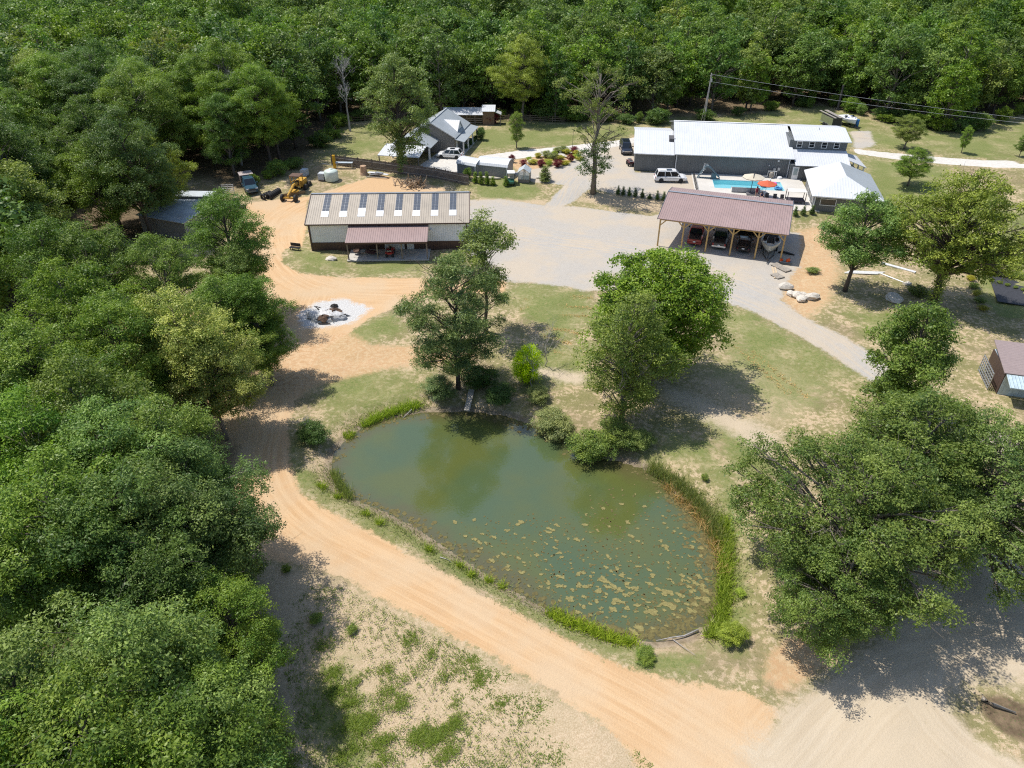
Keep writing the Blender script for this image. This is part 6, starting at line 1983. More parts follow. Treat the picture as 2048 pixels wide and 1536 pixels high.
def umbrella(x, y, mat, label, rad, hc, canti=None):
    r = empty('parasol', pt(x, y), PR, label, 'parasol')
    cx, cy = canti if canti else (0, 0)
    T = Matrix.Translation((cx, cy, hc))
    n = 8
    b = MB()
    vs = [(0, 0, 0.55)] + [(rad * math.cos(k * 2 * math.pi / n), rad * math.sin(k * 2 * math.pi / n), 0) for k in range(n)] + [(rad * 0.98 * math.cos(k * 2 * math.pi / n), rad * 0.98 * math.sin(k * 2 * math.pi / n), -0.12) for k in range(n)]
    fs = [(0, 1 + k, 1 + (k + 1) % n) for k in range(n)] + [(1 + k, 9 + k, 9 + (k + 1) % n, 1 + (k + 1) % n) for k in range(n)]
    b.add(vs, fs, T).build('canopy', mat, r)
    rb = MB()
    for k in range(n):
        rb.beam(T @ Vector((0, 0, 0.48)), T @ Vector((rad * 0.97 * math.cos(k * 2 * math.pi / n), rad * 0.97 * math.sin(k * 2 * math.pi / n), -0.03)), 0.03)
    rb.build('ribs', BLACK, r)
    if canti:
        MB().tube([(0, 0, 0), (0.1, 0.05, hc + 0.3), (cx, cy, hc + 0.72)], 0.05, 6).build('mast', BLACK, r)
        MB().tube([(cx, cy, hc + 0.72), (cx, cy, hc + 0.5)], 0.04, 6).build('hanger', BLACK, r)
        MB().box((0, 0, 0.09), (1.1, 1.1, 0.18)).build('base', M('dark_base', (0.12, 0.12, 0.13), 0.7), r)
    else:
        MB().tube([(0, 0, 0), (0, 0, hc + 0.6)], 0.035, 6).build('mast', WHITE, r)
        MB().lathe([(0.3, 0), (0.3, 0.06), (0.05, 0.1)], 12).build('base', M('dark_base', (0.12, 0.12, 0.13), 0.7), r)
umbrella(11.5, -9.8, M('beige_canvas', (0.55, 0.49, 0.38), 0.8, var=0.05), 'large beige cantilever parasol shading the middle of the pool', 1.75, 2.45, (0.3, 1.2))
umbrella(13.6, -10.9, M('orange_canvas', (0.55, 0.11, 0.045), 0.8, var=0.05), 'orange-red parasol over the seats at the pool', 1.5, 2.2)
def hot_tub():
    r = empty('pool_bench', pt(10.9, -8.5), PR, 'long white cushioned bench with grey backrest along the pool edge', 'bench')
    MB().span((-2.2, -0.55, 0.12), (2.2, 0.45, 0.42)).build('seat', WHITE, r)
    MB().span((-2.2, -0.65, 0.1), (2.2, -0.56, 0.85)).build('backrest', M('bench_grey', (0.36, 0.36, 0.37), 0.7), r)
    for x in (-2.1, 2.1):
        MB().span((x - 0.07, -0.55, 0.0), (x + 0.07, 0.45, 0.6)).build('arm', M('bench_grey', (0.36, 0.36, 0.37), 0.7), r)
hot_tub()
CH = M('chair_mesh_dark', (0.06, 0.055, 0.06), 0.6)
def chair(x, y, label):
    r = empty('patio_chair', pt(x, y), PR + R_(180), label, 'chair', 'patio chairs by the pool')
    MB().span((-0.28, -0.28, 0.38), (0.28, 0.28, 0.43)).build('seat', CH, r)
    MB().loft([[(-0.28, -0.28, 0.43), (0.28, -0.28, 0.43), (0.28, -0.24, 0.43), (-0.28, -0.24, 0.43)], [(-0.28, -0.42, 1.0), (0.28, -0.42, 1.0), (0.28, -0.38, 1.0), (-0.28, -0.38, 1.0)]]).build('backrest', CH, r)
    for sx in (-0.26, 0.26):
        MB().beam((sx, -0.3, 0.6), (sx, 0.28, 0.6), 0.04).build('armrest', CH, r)
        for sy in (-0.25, 0.25):
            MB().box((sx, sy, 0.19), (0.04, 0.04, 0.38)).build('leg', CH, r)
    return r
for k, (x, y) in enumerate(((12.9, -12.0), (13.75, -12.1), (14.95, -12.25), (16.0, -12.4))):
    chair(x, y, '%s dark patio chair from the left behind the carport ridge' % ORD[k])
def daybed():
    r = empty('daybed', pt(17.9, -12.6), PR, 'dark framed daybed with pale canopy near the pool house', 'daybed')
    for x in (-1.35, 1.35):
        for y in (-0.7, 0.7):
            MB().box((x, y, 0.95), (0.09, 0.09, 1.9)).build('post', BLACK, r)
    MB().span((-1.3, -0.7, 0.35), (1.3, 0.7, 0.6)).build('mattress', M('dark_cushion', (0.05, 0.045, 0.06), 0.8), r)
    MB().slab([(-1.35, -0.7, 1.9), (1.35, -0.7, 1.9), (1.35, 0.75, 1.98), (-1.35, 0.75, 1.98)], 0.04).build('canopy', M('pale_canvas', (0.66, 0.63, 0.57), 0.8), r)
daybed()
def pump_set():
    r = empty('pool_pump', pt(15.8, -0.9), PR, 'pool pump and filter tank with white pipes at the hall wall', 'pool pump')
    MB().lathe([(0.1, 0), (0.36, 0.08), (0.4, 0.5), (0.36, 0.85), (0.1, 0.98)], 14, Matrix.Translation((0.3, 0, 0.05))).build('filter_tank', M('taupe_plastic', (0.33, 0.29, 0.24), 0.5), r)
    MB().tube([(-1.8, 0, 0.25), (-0.3, 0, 0.3), (-0.3, 0, 1.15), (1.1, 0, 1.15), (1.1, 0, 0.2)], 0.05, 6).build('pipe', WHITE, r)
    MB().tube([(0.75, -0.1, 0.1), (0.75, -0.1, 1.1)], 0.05, 6).build('pipe', WHITE, r)
    MB().span((-2.2, -0.25, 0), (-1.7, 0.25, 0.45)).build('control_box', WHITE, r)
    MB().lathe([(0.45, 0), (0.4, 0.28), (0.2, 0.36)], 14, Matrix.Translation((1.7, -0.1, 0))).build('lid', WHITE, r)
pump_set()
def side_rail():
    r = empty('pool_fence', pt(3.1, -15.5), PR, 'thin dark metal fence along the gravel side of the pool deck', 'fence')
    for k in range(8):
        MB().box((0, 1.9 * k, 0.55), (0.06, 0.06, 1.1)).build('post', BLACK, r)
    for z in (0.12, 1.05):
        MB().span((-0.02, 0, z), (0.02, 13.3, z + 0.04)).build('rail', BLACK, r)
    bb = MB()
    for k in range(70):
        bb.box((0, 0.19 * k, 0.58), (0.014, 0.014, 0.95))
    bb.build('balusters', BLACK, r)
side_rail()
FL = [('white inflatable swan float at the shallow end of the pool', (0.8, 0.8, 0.8), (14.9, -4.2)), ('pink ring float at the shallow end of the pool', (0.65, 0.08, 0.38), (16.0, -3.9)), ('blue ring float near the pool corner', (0.06, 0.25, 0.5), (16.5, -6.2)), ('pale blue ring float drifting beside the white float', (0.35, 0.6, 0.75), (14.2, -5.1))]
for k, (lab, c, (x, y)) in enumerate(FL):
    b = MB()
    ringp = [(0.5 * math.cos(t), 0.5 * math.sin(t), 0.0) for t in np.linspace(0, 2 * math.pi, 17)]
    b.tube(ringp, 0.17, 8)
    r = empty('pool_float', pt(x, y, 0.10), 0, lab, 'pool float', 'floats in the pool')
    fm = M('float_vinyl_%s' % ORD[k], c, 0.35, var=0.05)
    b.build('tube', fm, r, True)
    if k == 0:
        MB().tube([(0.4, 0, 0.1), (0.6, 0, 0.5), (0.5, 0, 0.9), (0.75, 0, 0.85)], [0.12, 0.1, 0.09, 0.05], 8).build('neck', fm, r, True)
    MB().lathe([(0.02, -0.06), (0.45, -0.06), (0.45, -0.03), (0.02, -0.03)], 16).build('floor', fm, r)

# --- people by the pool: one continuous body each
def person(loc, rz, label, J, skin_r, clothes, parts):
    r = empty('person', loc, rz, label, 'person')
    names = list(J)
    edges = [('pelvis', 'chest'), ('chest', 'neck'), ('neck', 'head'), ('head', 'crown_top'), ('chest', 'sh_l'), ('sh_l', 'el_l'), ('el_l', 'ha_l'), ('chest', 'sh_r'), ('sh_r', 'el_r'), ('el_r', 'ha_r'),
             ('pelvis', 'hip_l'), ('hip_l', 'kn_l'), ('kn_l', 'an_l'), ('an_l', 'to_l'), ('pelvis', 'hip_r'), ('hip_r', 'kn_r'), ('kn_r', 'an_r'), ('an_r', 'to_r')]
    me = bpy.data.meshes.new('body')
    me.from_pydata([J[n] for n in names], [(names.index(a_), names.index(b__)) for a_, b__ in edges], [])
    o = bpy.data.objects.new('body', me)
    COL.objects.link(o)
    o.parent = r
    sm = o.modifiers.new('skin', 'SKIN')
    rad = {'pelvis': .125, 'chest': .14, 'neck': .055, 'head': .095, 'crown_top': .075, 'sh_l': .06, 'sh_r': .06, 'el_l': .042, 'el_r': .042, 'ha_l': .035, 'ha_r': .035, 'hip_l': .09, 'hip_r': .09, 'kn_l': .06, 'kn_r': .06, 'an_l': .04, 'an_r': .04, 'to_l': .04, 'to_r': .04}
    for i, n in enumerate(names):
        q = me.skin_vertices[0].data[i]
        q.radius = (rad[n], rad[n])
        q.use_root = n == 'pelvis'
    sb = o.modifiers.new('smooth', 'SUBSURF')
    sb.levels = sb.render_levels = 1
    me.materials.append(M('skin', (0.48, 0.29, 0.21), 0.6, var=0.08))
    for nm, mat, prof, base in parts:
        MB().lathe(prof, 14, Matrix.Translation(base)).build(nm, mat, r, True)
    return r
ST = {'pelvis': (0, 0, 0.9), 'chest': (0, 0.02, 1.28), 'neck': (0, 0.02, 1.45), 'head': (0, 0.0, 1.58), 'crown_top': (0, 0, 1.66), 'sh_l': (0.19, 0.02, 1.38), 'el_l': (0.25, 0.04, 1.1), 'ha_l': (0.24, -0.06, 0.86), 'sh_r': (-0.19, 0.02, 1.38), 'el_r': (-0.26, 0.0, 1.1),
      'ha_r': (-0.22, -0.12, 0.9), 'hip_l': (0.1, 0, 0.86), 'kn_l': (0.12, -0.05, 0.47), 'an_l': (0.12, 0.03, 0.07), 'to_l': (0.13, -0.13, 0.04), 'hip_r': (-0.1, 0, 0.86), 'kn_r': (-0.11, 0.03, 0.47), 'an_r': (-0.11, 0.06, 0.07), 'to_r': (-0.12, -0.1, 0.04)}
RED = M('dark_red_cloth', (0.16, 0.012, 0.03), 0.8)
HAIR = M('dark_hair', (0.03, 0.02, 0.016), 0.6)
NAVY = M('navy_cloth', (0.03, 0.03, 0.08), 0.8)
person(pt(12.3, -10.8), PR, 'standing person in dark red clothes between the two parasols', ST, None, RED,
       [('shirt', RED, [(0.13, 0.72), (0.19, 0.9), (0.17, 1.1), (0.2, 1.35), (0.07, 1.44)], (0, 0.01, 0)), ('hair', HAIR, [(0.115, 1.5), (0.125, 1.6), (0.1, 1.7), (0.02, 1.74)], (0, 0.02, 0))])
SIT = {'pelvis': (0, 0, 0.5), 'chest': (0, -0.08, 0.86), 'neck': (0, -0.08, 1.03), 'head': (0, -0.06, 1.16), 'crown_top': (0, -0.06, 1.24), 'sh_l': (0.19, -0.07, 0.97), 'el_l': (0.26, 0.08, 0.72), 'ha_l': (0.24, 0.28, 0.66), 'sh_r': (-0.19, -0.07, 0.97), 'el_r': (-0.26, 0.08, 0.72),
       'ha_r': (-0.24, 0.28, 0.66), 'hip_l': (0.1, 0.05, 0.5), 'kn_l': (0.12, 0.45, 0.5), 'an_l': (0.12, 0.46, 0.07), 'to_l': (0.13, 0.6, 0.04), 'hip_r': (-0.1, 0.05, 0.5), 'kn_r': (-0.12, 0.45, 0.5), 'an_r': (-0.12, 0.46, 0.07), 'to_r': (-0.13, 0.6, 0.04)}
person(pt(12.9, -12.0), PR + R_(180), 'seated person in navy clothes on the leftmost patio chair', SIT, None, NAVY,
       [('shirt', NAVY, [(0.16, 0.46), (0.18, 0.6), (0.17, 0.8), (0.2, 0.94), (0.07, 1.03)], (0, -0.07, 0)), ('hair', HAIR, [(0.115, 1.09), (0.125, 1.18), (0.1, 1.28), (0.02, 1.32)], (0, -0.06, 0))])

# --- shrubs and garden
def shrub(u, v, w, h, tone, name, label, group, cat='shrub', k=0, fine=False):
    return place_tree(name, label, WI[0] if fine else BU[k % 2], G(u, v), LEAF[tone], w / 2.0, k * 1.1, group, cat, sz=h / 2.0, crown='foliage')
for k, (u, v, w, h, wh) in enumerate(((1047, 332, 1.6, 1.5, 'left of the pale boulder'), (1082, 333, 1.9, 1.6, 'second from the sheds'), (1115, 334, 2.0, 1.7, 'nearest the gravel drive'), (1148, 306, 1.9, 1.6, 'beside the thin pole at the drive'), (1141, 323, 1.4, 1.7, 'dark and upright by the thin-crowned tree'), (1024, 325, 1.3, 1.9, 'at the end of the longer rounded shed'))):
    shrub(u, v, w * 0.8, h * 0.8, 'red', 'red_shrub', 'dark red shrub %s' % wh, 'red shrubs in the garden', k=k)
gold = [(1058, 321), (1076, 315), (1095, 326), (1108, 311), (1120, 318), (1134, 307), (1150, 316), (1152, 310), (1129, 329), (1098, 331), (1160, 320), (1066, 328)]
for k, (u, v) in enumerate(gold):
    shrub(u, v, 1.1 + 0.3 * (k % 3), 0.7 + 0.2 * (k % 2), 'gold' if k % 3 else 'grass', 'golden_shrub', 'low golden shrub in the garden bed by the drive', 'golden shrubs in the garden', k=k)
for k, (u, v) in enumerate(((1092, 314), (1114, 307), (1105, 318), (1126, 304))):
    shrub(u, v, 1.7, 1.2, 'sedge', 'green_shrub', 'rounded grey-green shrub among the golden ones', 'green shrubs in the garden', k=k)
def conifer(u, v, h, r, tone, label, group, name='conifer_shrub', seed=70):
    m = CON.setdefault((seed), make_tree_mesh('conifer', seed, 2.0, 0.03, 0.42, 'cone', 34, 0.20, 12, 9, 0.09, sub_s=0.07, trunk_r=0.04, twigs=False, hollow=0.6))
    return place_tree(name, label, m, G(u, v), LEAF[tone], r / 0.42, seed + u, group, 'shrub', sz=h / 2.0, crown='foliage')
CON = {}
for k, u in enumerate((1236, 1246, 1258, 1270, 1284, 1299, 1314, 1327)):
    conifer(u, 389 + 0.13 * (u - 1236), 1.5 if u != 1299 else 0.8, 0.33, 'dark', '%s small dark cypress from the left on the bank' % ORD[k], 'small cypresses on the bank', 'young_cypress', 70 + k % 2)
for k, u in enumerate((1590, 1606, 1623)):
    conifer(u, 430 - k, 1.4, 0.4, 'dark', '%s small dark cypress from the left at the pool house' % ORD[k], 'small cypresses at the pool house', 'young_cypress', 70)
for k, (u, v, h) in enumerate(((951, 365, 1.9), (962, 368, 2.1), (974, 369, 2.2), (986, 370, 1.5), (1012, 372, 1.7))):
    conifer(u, v, h, 0.48, 'ivy', '%s upright green conifer from the plank fence end' % ORD[k], 'upright conifers before the sheds', 'upright_conifer', 71)
conifer(1090, 362, 2.7, 1.0, 'olive', 'broad dark conifer bush standing right of the greenhouse', None, 'conifer_shrub', 71)
for k, (u, v, w, h, t, lab) in enumerate(((880, 790, 3.0, 2.0, 'pine', 'low dark thicket left of the pine trunks on the north bank'), (960, 770, 3.2, 2.2, 'dark', 'low dark thicket right of the pine trunks on the north bank'), (1000, 800, 2.8, 1.6, 'dark', 'low dark thicket above the water below the bare branches'),
                                          (1232, 885, 3.0, 2.4, 'olive', 'grey-green bush at the foot of the airy tree by the water'), (1275, 893, 2.4, 1.6, 'olive', 'lower grey-green bush right of the airy tree trunk'), (1075, 800, 2.2, 1.4, 'sedge', 'pale grey-green bush left of the willow bushes'))):
    shrub(u, v, w, h, t, 'bank_thicket', lab, None, 'bush', k=k, fine=True)
shrub(962, 280, 1.9, 2.6, 'dark', 'porch_shrub', 'tall dark shrub at the corner of the house porch', None, k=1)
shrub(985, 247, 2.6, 2.2, 'red', 'red_shrub', 'dark red shrub at the plank shed behind the house', None, k=2)
shrub(935, 358, 1.6, 2.0, 'bright', 'fence_shrub', 'bright green shrub at the right end of the plank fence', None, k=1)
for k, (u, v) in enumerate(((934, 297), (940, 291), (946, 285), (951, 280))):
    shrub(u, v, 1.2, 0.9, 'dark', 'hedge_shrub', '%s clipped shrub along the house porch' % ORD[k], 'hedge along the porch', k=k)
shrub(1712, 352, 1.6, 1.2, 'mid', 'porch_shrub', 'leafy shrub beside the right-hand end porch of the hall', None, k=2)
for k, (u, v, w, h, t, lab) in enumerate(((1107, 868, 3.4, 2.6, 'sedge', 'grey-green willow bush at the water edge below the bare branches'), (1186, 912, 3.6, 2.7, 'weed', 'rounded green willow bush at the water edge left of the grey-green tree'), (1054, 762, 3.0, 4.2, 'lime', 'lime green sapling beside bare branches on the north bank'),
                                          (628, 880, 2.6, 1.9, 'dark', 'dark green bush with bare twigs on the west bank'), (1462, 1278, 1.7, 1.2, 'grass', 'bright green grassy bush at the south-east corner of the pond'), (1290, 1318, 1.3, 0.7, 'weed', 'small weedy bush on the south bank of the pond'),
                                          (1409, 960, 0.6, 0.6, 'weed', 'tiny round bush on the slope east of the pond'), (1480, 1190, 0.7, 0.5, 'grass', 'tiny grassy tuft shaded by the great oak'), (633, 1242, 0.8, 0.6, 'weed', 'small dark weed bush in the bare field left'), (704, 1262, 0.7, 0.4, 'weed', 'small low weed in the bare field'), (574, 1143, 0.6, 0.6, 'weed', 'small weed at the edge of the dirt road'),
                                          (1625, 545, 1.6, 0.7, 'olive', 'scrubby low weeds beside the pallets'), (1835, 590, 2.2, 1.2, 'weed', 'leafy undergrowth at the foot of the ivy-covered trunk'))):
    shrub(u, v, w, h, t, 'bank_bush' if k < 5 else 'weed_bush', lab, None, 'bush', k=k, fine=k < 6)
for i, (u, v, s_, lab) in enumerate(((1062, 775, 4.2, 'bare grey branching shrub leaning over the north bank'), (1090, 735, 4.6, 'bare pale twiggy shrub behind the lime sapling'), (612, 868, 1.8, 'bare twigs beside the dark bush on the west bank'), (1888, 560, 3.0, 'bare pale branch hanging under the broad yellow-green tree'))):
    r = empty('bare_shrub', G(u, v, 0 if i < 3 else 4.0), i, lab, 'shrub')
    o = bpy.data.objects.new('branches', make_bare_mesh('bare_shrub', 81 + i, s_, 0.06, 14, s_ * 0.55))
    o.data.materials.append(BARK_PALE)
    COL.objects.link(o)
    o.parent = r

# --- vegetable bed
def veg_bed():
    q = [G(1975, 545), G(2100, 566), G(2110, 622), G(1995, 603)]
    o = MB().slab([p + Vector((0, 0, 0.05)) for p in q], 0.06).build('garden_fabric', M('black_weed_fabric', (0.035, 0.036, 0.042), 0.75, var=0.25, scale=3))
    tag(o, 'black weed fabric sheet over the vegetable bed', 'garden fabric')
    for row in range(2):
        A, B = (G(1977, 548), G(2095, 567)) if row == 0 else (G(1982, 562), G(2080, 592))
        n = 12 if row == 0 else 7
        for k in range(n):
            p = A.lerp(B, k / (n - 1)) + Vector((0, 0, 0.05))
            place_tree('vegetable_plant', 'leafy green vegetable plant on the black garden fabric', BU[k % 2], p, LEAF['weed'], (0.55 if row == 0 else 0.3), k, 'vegetables on the black fabric', 'plant', sz=(0.35 if row == 0 else 0.15), crown='foliage')
    for k in range(6):
        p = G(1935 + 6 * k, 545 + 15 * k)
        place_tree('vegetable_plant', 'low yellow-green plant in the row beside the fabric', BU[k % 2], p, LEAF['gold' if k % 2 else 'weed'], 0.6, k, 'plants in the row beside the fabric', 'plant', sz=0.3, crown='foliage')
veg_bed()

# --- burn pile
CHAR = M('charred_wood', (0.03, 0.026, 0.024), 0.9, var=0.4)
sticks('burn_pile', 'charred logs and stumps lying in white ash beside the dirt road', 'burn pile', G(655, 632), 12, 1.3, 0.07, CHAR, 1.4, 0.1, 5)
ash_ = M('ash_heap', (0.60, 0.60, 0.60), 0.95, var=0.3, scale=3, bump=0.12, dirt=(0.22, 0.21, 0.21, 0.6))
o = blob_mesh(140, 2.4, 1.5, 0.75, 20, 9, 0.3).build('ash_heap', ash_, None, True, G(655, 632, -0.05))
tag(o, 'raised grey-white ash heap under the charred logs', 'ash heap')
BRN = M('scorched_root', (0.12, 0.075, 0.05), 0.9, var=0.4, bump=0.08)
for i, (u, v, s_, lab) in enumerate(((648, 641, 0.75, 'scorched brown stump at the front of the burn pile'), (668, 629, 0.85, 'scorched root ball at the right of the burn pile'), (669, 614, 0.4, 'small black stump at the back of the burn pile'))):
    o = blob_mesh(130 + i, s_, s_ * 0.8, s_ * 0.65, 12, 8, 0.4).build('burnt_stump', BRN if i < 2 else CHAR, None, False, G(u, v, s_ * 0.3))
    tag(o, lab, 'stump', 'burnt stumps')

# --- pond side: plank, fallen branches, log
o = MB().beam((0, -1.6, 0.25), (0.1, 1.5, 0.55), 0.55, 0.1).build('bank_plank', M('bleached_plank', (0.36, 0.33, 0.28), 0.85, var=0.2), None, False, G(938, 806), R_(-4))
tag(o, 'short weathered plank dock leading from the pine to the water', 'plank')
def branch(pts, r, label, mat, name='fallen_branch'):
    P = [G(u, v, dz) for u, v, dz in pts]
    c = P[0].copy()
    o = MB().tube([p - c for p in P], [r * (1 - 0.75 * i / (len(P) - 1)) for i in range(len(P))], 6).build(name, mat, None, True, c)
    tag(o, label, 'log' if 'log' in name else 'branch')
branch([(1396, 1262, 0.15), (1368, 1274, 0.12), (1345, 1279, 0.25), (1312, 1283, 0.1)], 0.07, 'long pale fallen branch lying at the south-east water edge', BARK_PALE)
branch([(1345, 1280, 0.08), (1370, 1298, 0.08), (1392, 1312, 0.05)], 0.03, 'thin pale stick below the fallen branch on the south bank', BARK_PALE)
branch([(824, 822, 0.2), (812, 832, 0.1), (800, 842, 0.05)], 0.06, 'pale stick poking out of the water at the north bank', BARK_PALE)
branch([(880, 1116, 0.1), (895, 1120, 0.08), (903, 1126, 0.08)], 0.04, 'small grey stick on the south-west bank', BARK_PALE)
branch([(1962, 1398, 0.14), (1985, 1412, 0.16), (2030, 1428, 0.14)], 0.17, 'grey fallen log on the brown island in the sandy track', M('grey_log', (0.36, 0.31, 0.25), 0.9, var=0.25), 'fallen_log')
def sign():
    r = empty('small_sign', G(447, 985), R_(20), 'small white sign on a post at the left edge of the dirt road', 'sign')
    MB().box((0, 0, 0.6), (0.05, 0.05, 1.2)).build('post', BLACK, r)
    MB().box((0, -0.04, 1.2), (0.32, 0.03, 0.4)).build('board', WHITE, r)
sign()

# ------------------------------------------------------------------ small growth: blades, weeds, floating algae
def blades(name, label, pts, hmin, hmax, width, mat, lean=0.35, per=1, seed=1, cat='grass'):
    """thin upright blades at ground points (n,3)"""
    r = np.random.default_rng(seed)
    P = np.repeat(np.asarray(pts, float), per, axis=0)
    n = len(P)
    P[:, :2] += r.normal(0, 0.07, (n, 2))
    h = r.uniform(hmin, hmax, n)
    a = r.uniform(0, 6.283, n)
    side = np.column_stack([np.cos(a), np.sin(a), np.zeros(n)])
    ln = np.column_stack([r.normal(0, lean, n), r.normal(0, lean, n), np.ones(n)])
    w = width * r.uniform(0.7, 1.4, n)[:, None]
    mid = P + ln * (h * 0.55)[:, None]
    tip = P + ln * np.array([1.5, 1.5, 1.0]) * h[:, None]
    V = np.empty((n, 5, 3), np.float32)
    V[:, 0], V[:, 1] = P - side * w, P + side * w
    V[:, 2], V[:, 3] = mid - side * w * 0.8, mid + side * w * 0.8
    V[:, 4] = tip
    me = bpy.data.meshes.new(name)
    base = np.arange(n)[:, None] * 5
    quads = (base + np.array([0, 1, 3, 2])).tolist()
    tris = (base + np.array([2, 3, 4])).tolist()
    me.from_pydata(V.reshape(-1, 3).tolist(), [], quads + tris)
    A = me.attributes.new('tint', 'FLOAT', 'FACE')
    t = np.clip(r.normal(0.5, 0.25, n), 0, 1)
    A.data.foreach_set('value', np.concatenate([t, t]).astype(np.float32))
    me.materials.append(mat)
    o = bpy.data.objects.new(name, me)
    COL.objects.link(o)
    return tag(o, label, cat, None, 'stuff')

def along(px, n, spread, seed, z=None):
    r = np.random.default_rng(seed)
    L = np.array([[*G(u, v)[:2]] for u, v in px])
    seg = np.hypot(*np.diff(L, axis=0).T)
    k = r.choice(len(seg), n, p=seg / seg.sum())
    t = r.uniform(size=n)[:, None]
    P = L[k] * (1 - t) + L[k + 1] * t + r.normal(0, spread, (n, 2))
    return np.column_stack([P, np.maximum(ground_h(P), WATER) - 0.02])

blades('tall_grass', 'tall bright green grass strip along the east bank of the pond', along([(1446, 1040), (1452, 1100), (1450, 1160), (1448, 1210), (1436, 1250), (1420, 1275)], 3800, 0.26, 1), 0.35, 0.8, 0.022, LEAF['grass'], seed=1)
blades('cattails', 'grey-green cattails and dry stalks on the north-east bank', along([(1300, 940), (1345, 965), (1390, 1005), (1420, 1045), (1440, 1085)], 3000, 0.30, 2), 0.5, 1.25, 0.018, LEAF['sedge'], 0.18, seed=2, cat='cattails')
blades('dry_reeds', 'straw-coloured dead reeds along the east water edge', along([(1330, 975), (1385, 1025), (1418, 1065), (1436, 1110), (1440, 1150)], 700, 0.28, 3), 0.3, 0.9, 0.018, LEAF['straw'], 0.45, seed=3, cat='reeds')
blades('cattails', 'dark green cattails standing at the west water edge', along([(668, 950), (676, 965), (690, 985), (700, 1000)], 700, 0.22, 4), 0.5, 1.1, 0.018, LEAF['sedge'], 0.15, seed=4, cat='cattails')
blades('tall_grass', 'fresh green grass tussocks along the north-west bank', along([(728, 852), (745, 842), (770, 832), (800, 822), (838, 812)], 1800, 0.22, 5), 0.3, 0.7, 0.02, LEAF['grass'], seed=5)
blades('tall_grass', 'green grass tussocks along the south bank of the pond', along([(1100, 1228), (1130, 1243), (1170, 1258), (1220, 1278), (1270, 1288)], 2300, 0.28, 6), 0.25, 0.6, 0.02, LEAF['grass'], seed=6)
blades('tall_grass', 'scattered grass tussocks on the west and south-west bank', np.vstack([along([(u, v), (u + 8, v + 5)], 110, 0.16, 40 + k) for k, (u, v) in enumerate([(640, 972), (672, 992), (728, 1026), (755, 1044), (855, 1098), (915, 1130), (940, 1148), (975, 1160), (700, 868), (690, 872), (1000, 1172)])]), 0.25, 0.6, 0.02, LEAF['grass'], seed=7)
blades('bank_grass', 'dry yellow-green bank grass around the pond', np.vstack([along([(640, 930), (655, 970), (700, 1010), (780, 1046), (880, 1110), (980, 1170), (1080, 1226), (1200, 1280)], 3500, 0.6, 61), along([(1300, 930), (1420, 1010), (1462, 1100), (1468, 1220)], 2500, 0.6, 62), along([(690, 862), (760, 825), (860, 806)], 1500, 0.5, 63)]), 0.08, 0.28, 0.02, LEAF['sedge'], 0.5, seed=8)

blades('straw_rows', 'pale lines of dry straw across the grass between the pond and the gravel yard', np.vstack([along(q, 300, 0.2, 80 + i) for i, q in enumerate([[(1045, 600), (1110, 590), (1185, 596)], [(1040, 618), (1120, 612), (1190, 616)], [(1070, 634), (1140, 630), (1195, 634)], [(1085, 655), (1140, 662), (1180, 676)], [(1090, 672), (1140, 688), (1180, 700)], [(1100, 700), (1150, 715), (1185, 726)], [(1500, 700), (1560, 750), (1620, 800)], [(1470, 690), (1530, 745), (1580, 790)]])]), 0.05, 0.12, 0.03, LEAF['straw'], 1.2, seed=9, cat='straw')
# weeds sprouting in the bare field, thicker in drifts
def field_weeds():
    r = np.random.default_rng(21)
    n = 150000
    u, v = r.uniform(520, 1560, n), r.uniform(1130, 1536, n)
    poly = np.array([(540, 1150), (700, 1180), (900, 1285), (1100, 1395), (1280, 1510), (1330, 1560), (620, 1560), (560, 1300)], float)
    s = sdist(np.column_stack([u, v]), poly)
    uu, vv = u[s > 0], v[s > 0]
    aa, bb = (uu - 1024) / FPX, (768 - vv) / FPX
    tt = -CAMH / (-math.sin(PITCH) + bb * math.cos(PITCH))
    X = np.column_stack([aa * tt, (math.cos(PITCH) + bb * math.sin(PITCH)) * tt])
    sv = s[s > 0]
    dens = np.full(len(X), 0.026)
    lushv = np.zeros(len(X))
    for (cu, cv) in ((646, 1291), (670, 1344), (775, 1344), (819, 1356), (802, 1402), (758, 1394), (717, 1367), (705, 1400), (734, 1443), (761, 1484), (750, 1530), (910, 1411), (904, 1443), (872, 1470), (840, 1520), (840, 1470), (819, 1280), (904, 1335), (960, 1320), (992, 1417), (875, 1303), (948, 1364), (690, 1450), (700, 1500), (900, 1500), (660, 1390)):
        c0 = at(cu, cv, 0)
        dx, dy = X[:, 0] - c0[0], X[:, 1] - c0[1]
        a1, a2 = dx * 0.75 + dy * 0.66, dx * 0.66 - dy * 0.75
        lushv += np.exp(-(a1 / 0.8) ** 2 - (a2 / 0.42) ** 2)
    edge_ = np.exp(-(sv / 60) ** 2)
    wave = np.zeros(len(X))
    for _ in range(7):
        a, ph = r.uniform(0, 6.28, 2)
        wave += np.sin((X[:, 0] * math.cos(a) + X[:, 1] * math.sin(a)) * r.uniform(1.2, 4.5) + ph)
    dens = dens + 0.10 * edge_ + 0.8 * np.minimum(lushv, 1.2) * (0.6 + 0.25 * wave) + 0.03 * (wave > 1.2)
    p = np.clip(dens, 0.02, 0.9) * 2
    dens = lushv * 3
    keep = r.uniform(size=len(X)) < p * 0.5
    X, dn = X[keep], dens[keep]
    P = np.column_stack([X, np.full(len(X), -0.0)])
    lush = dn > 0.8
    blades('field_weeds', 'sparse dark weed sprouts over the bare field below the dirt road', P[~lush], 0.03, 0.09, 0.022, LEAF['weed'], 0.9, 4, 22, 'weeds')
    blades('field_grass', 'fresh green grass drifts in the bare field at the bottom', P[lush], 0.04, 0.10, 0.018, LEAF['field'], 0.8, 5, 23)
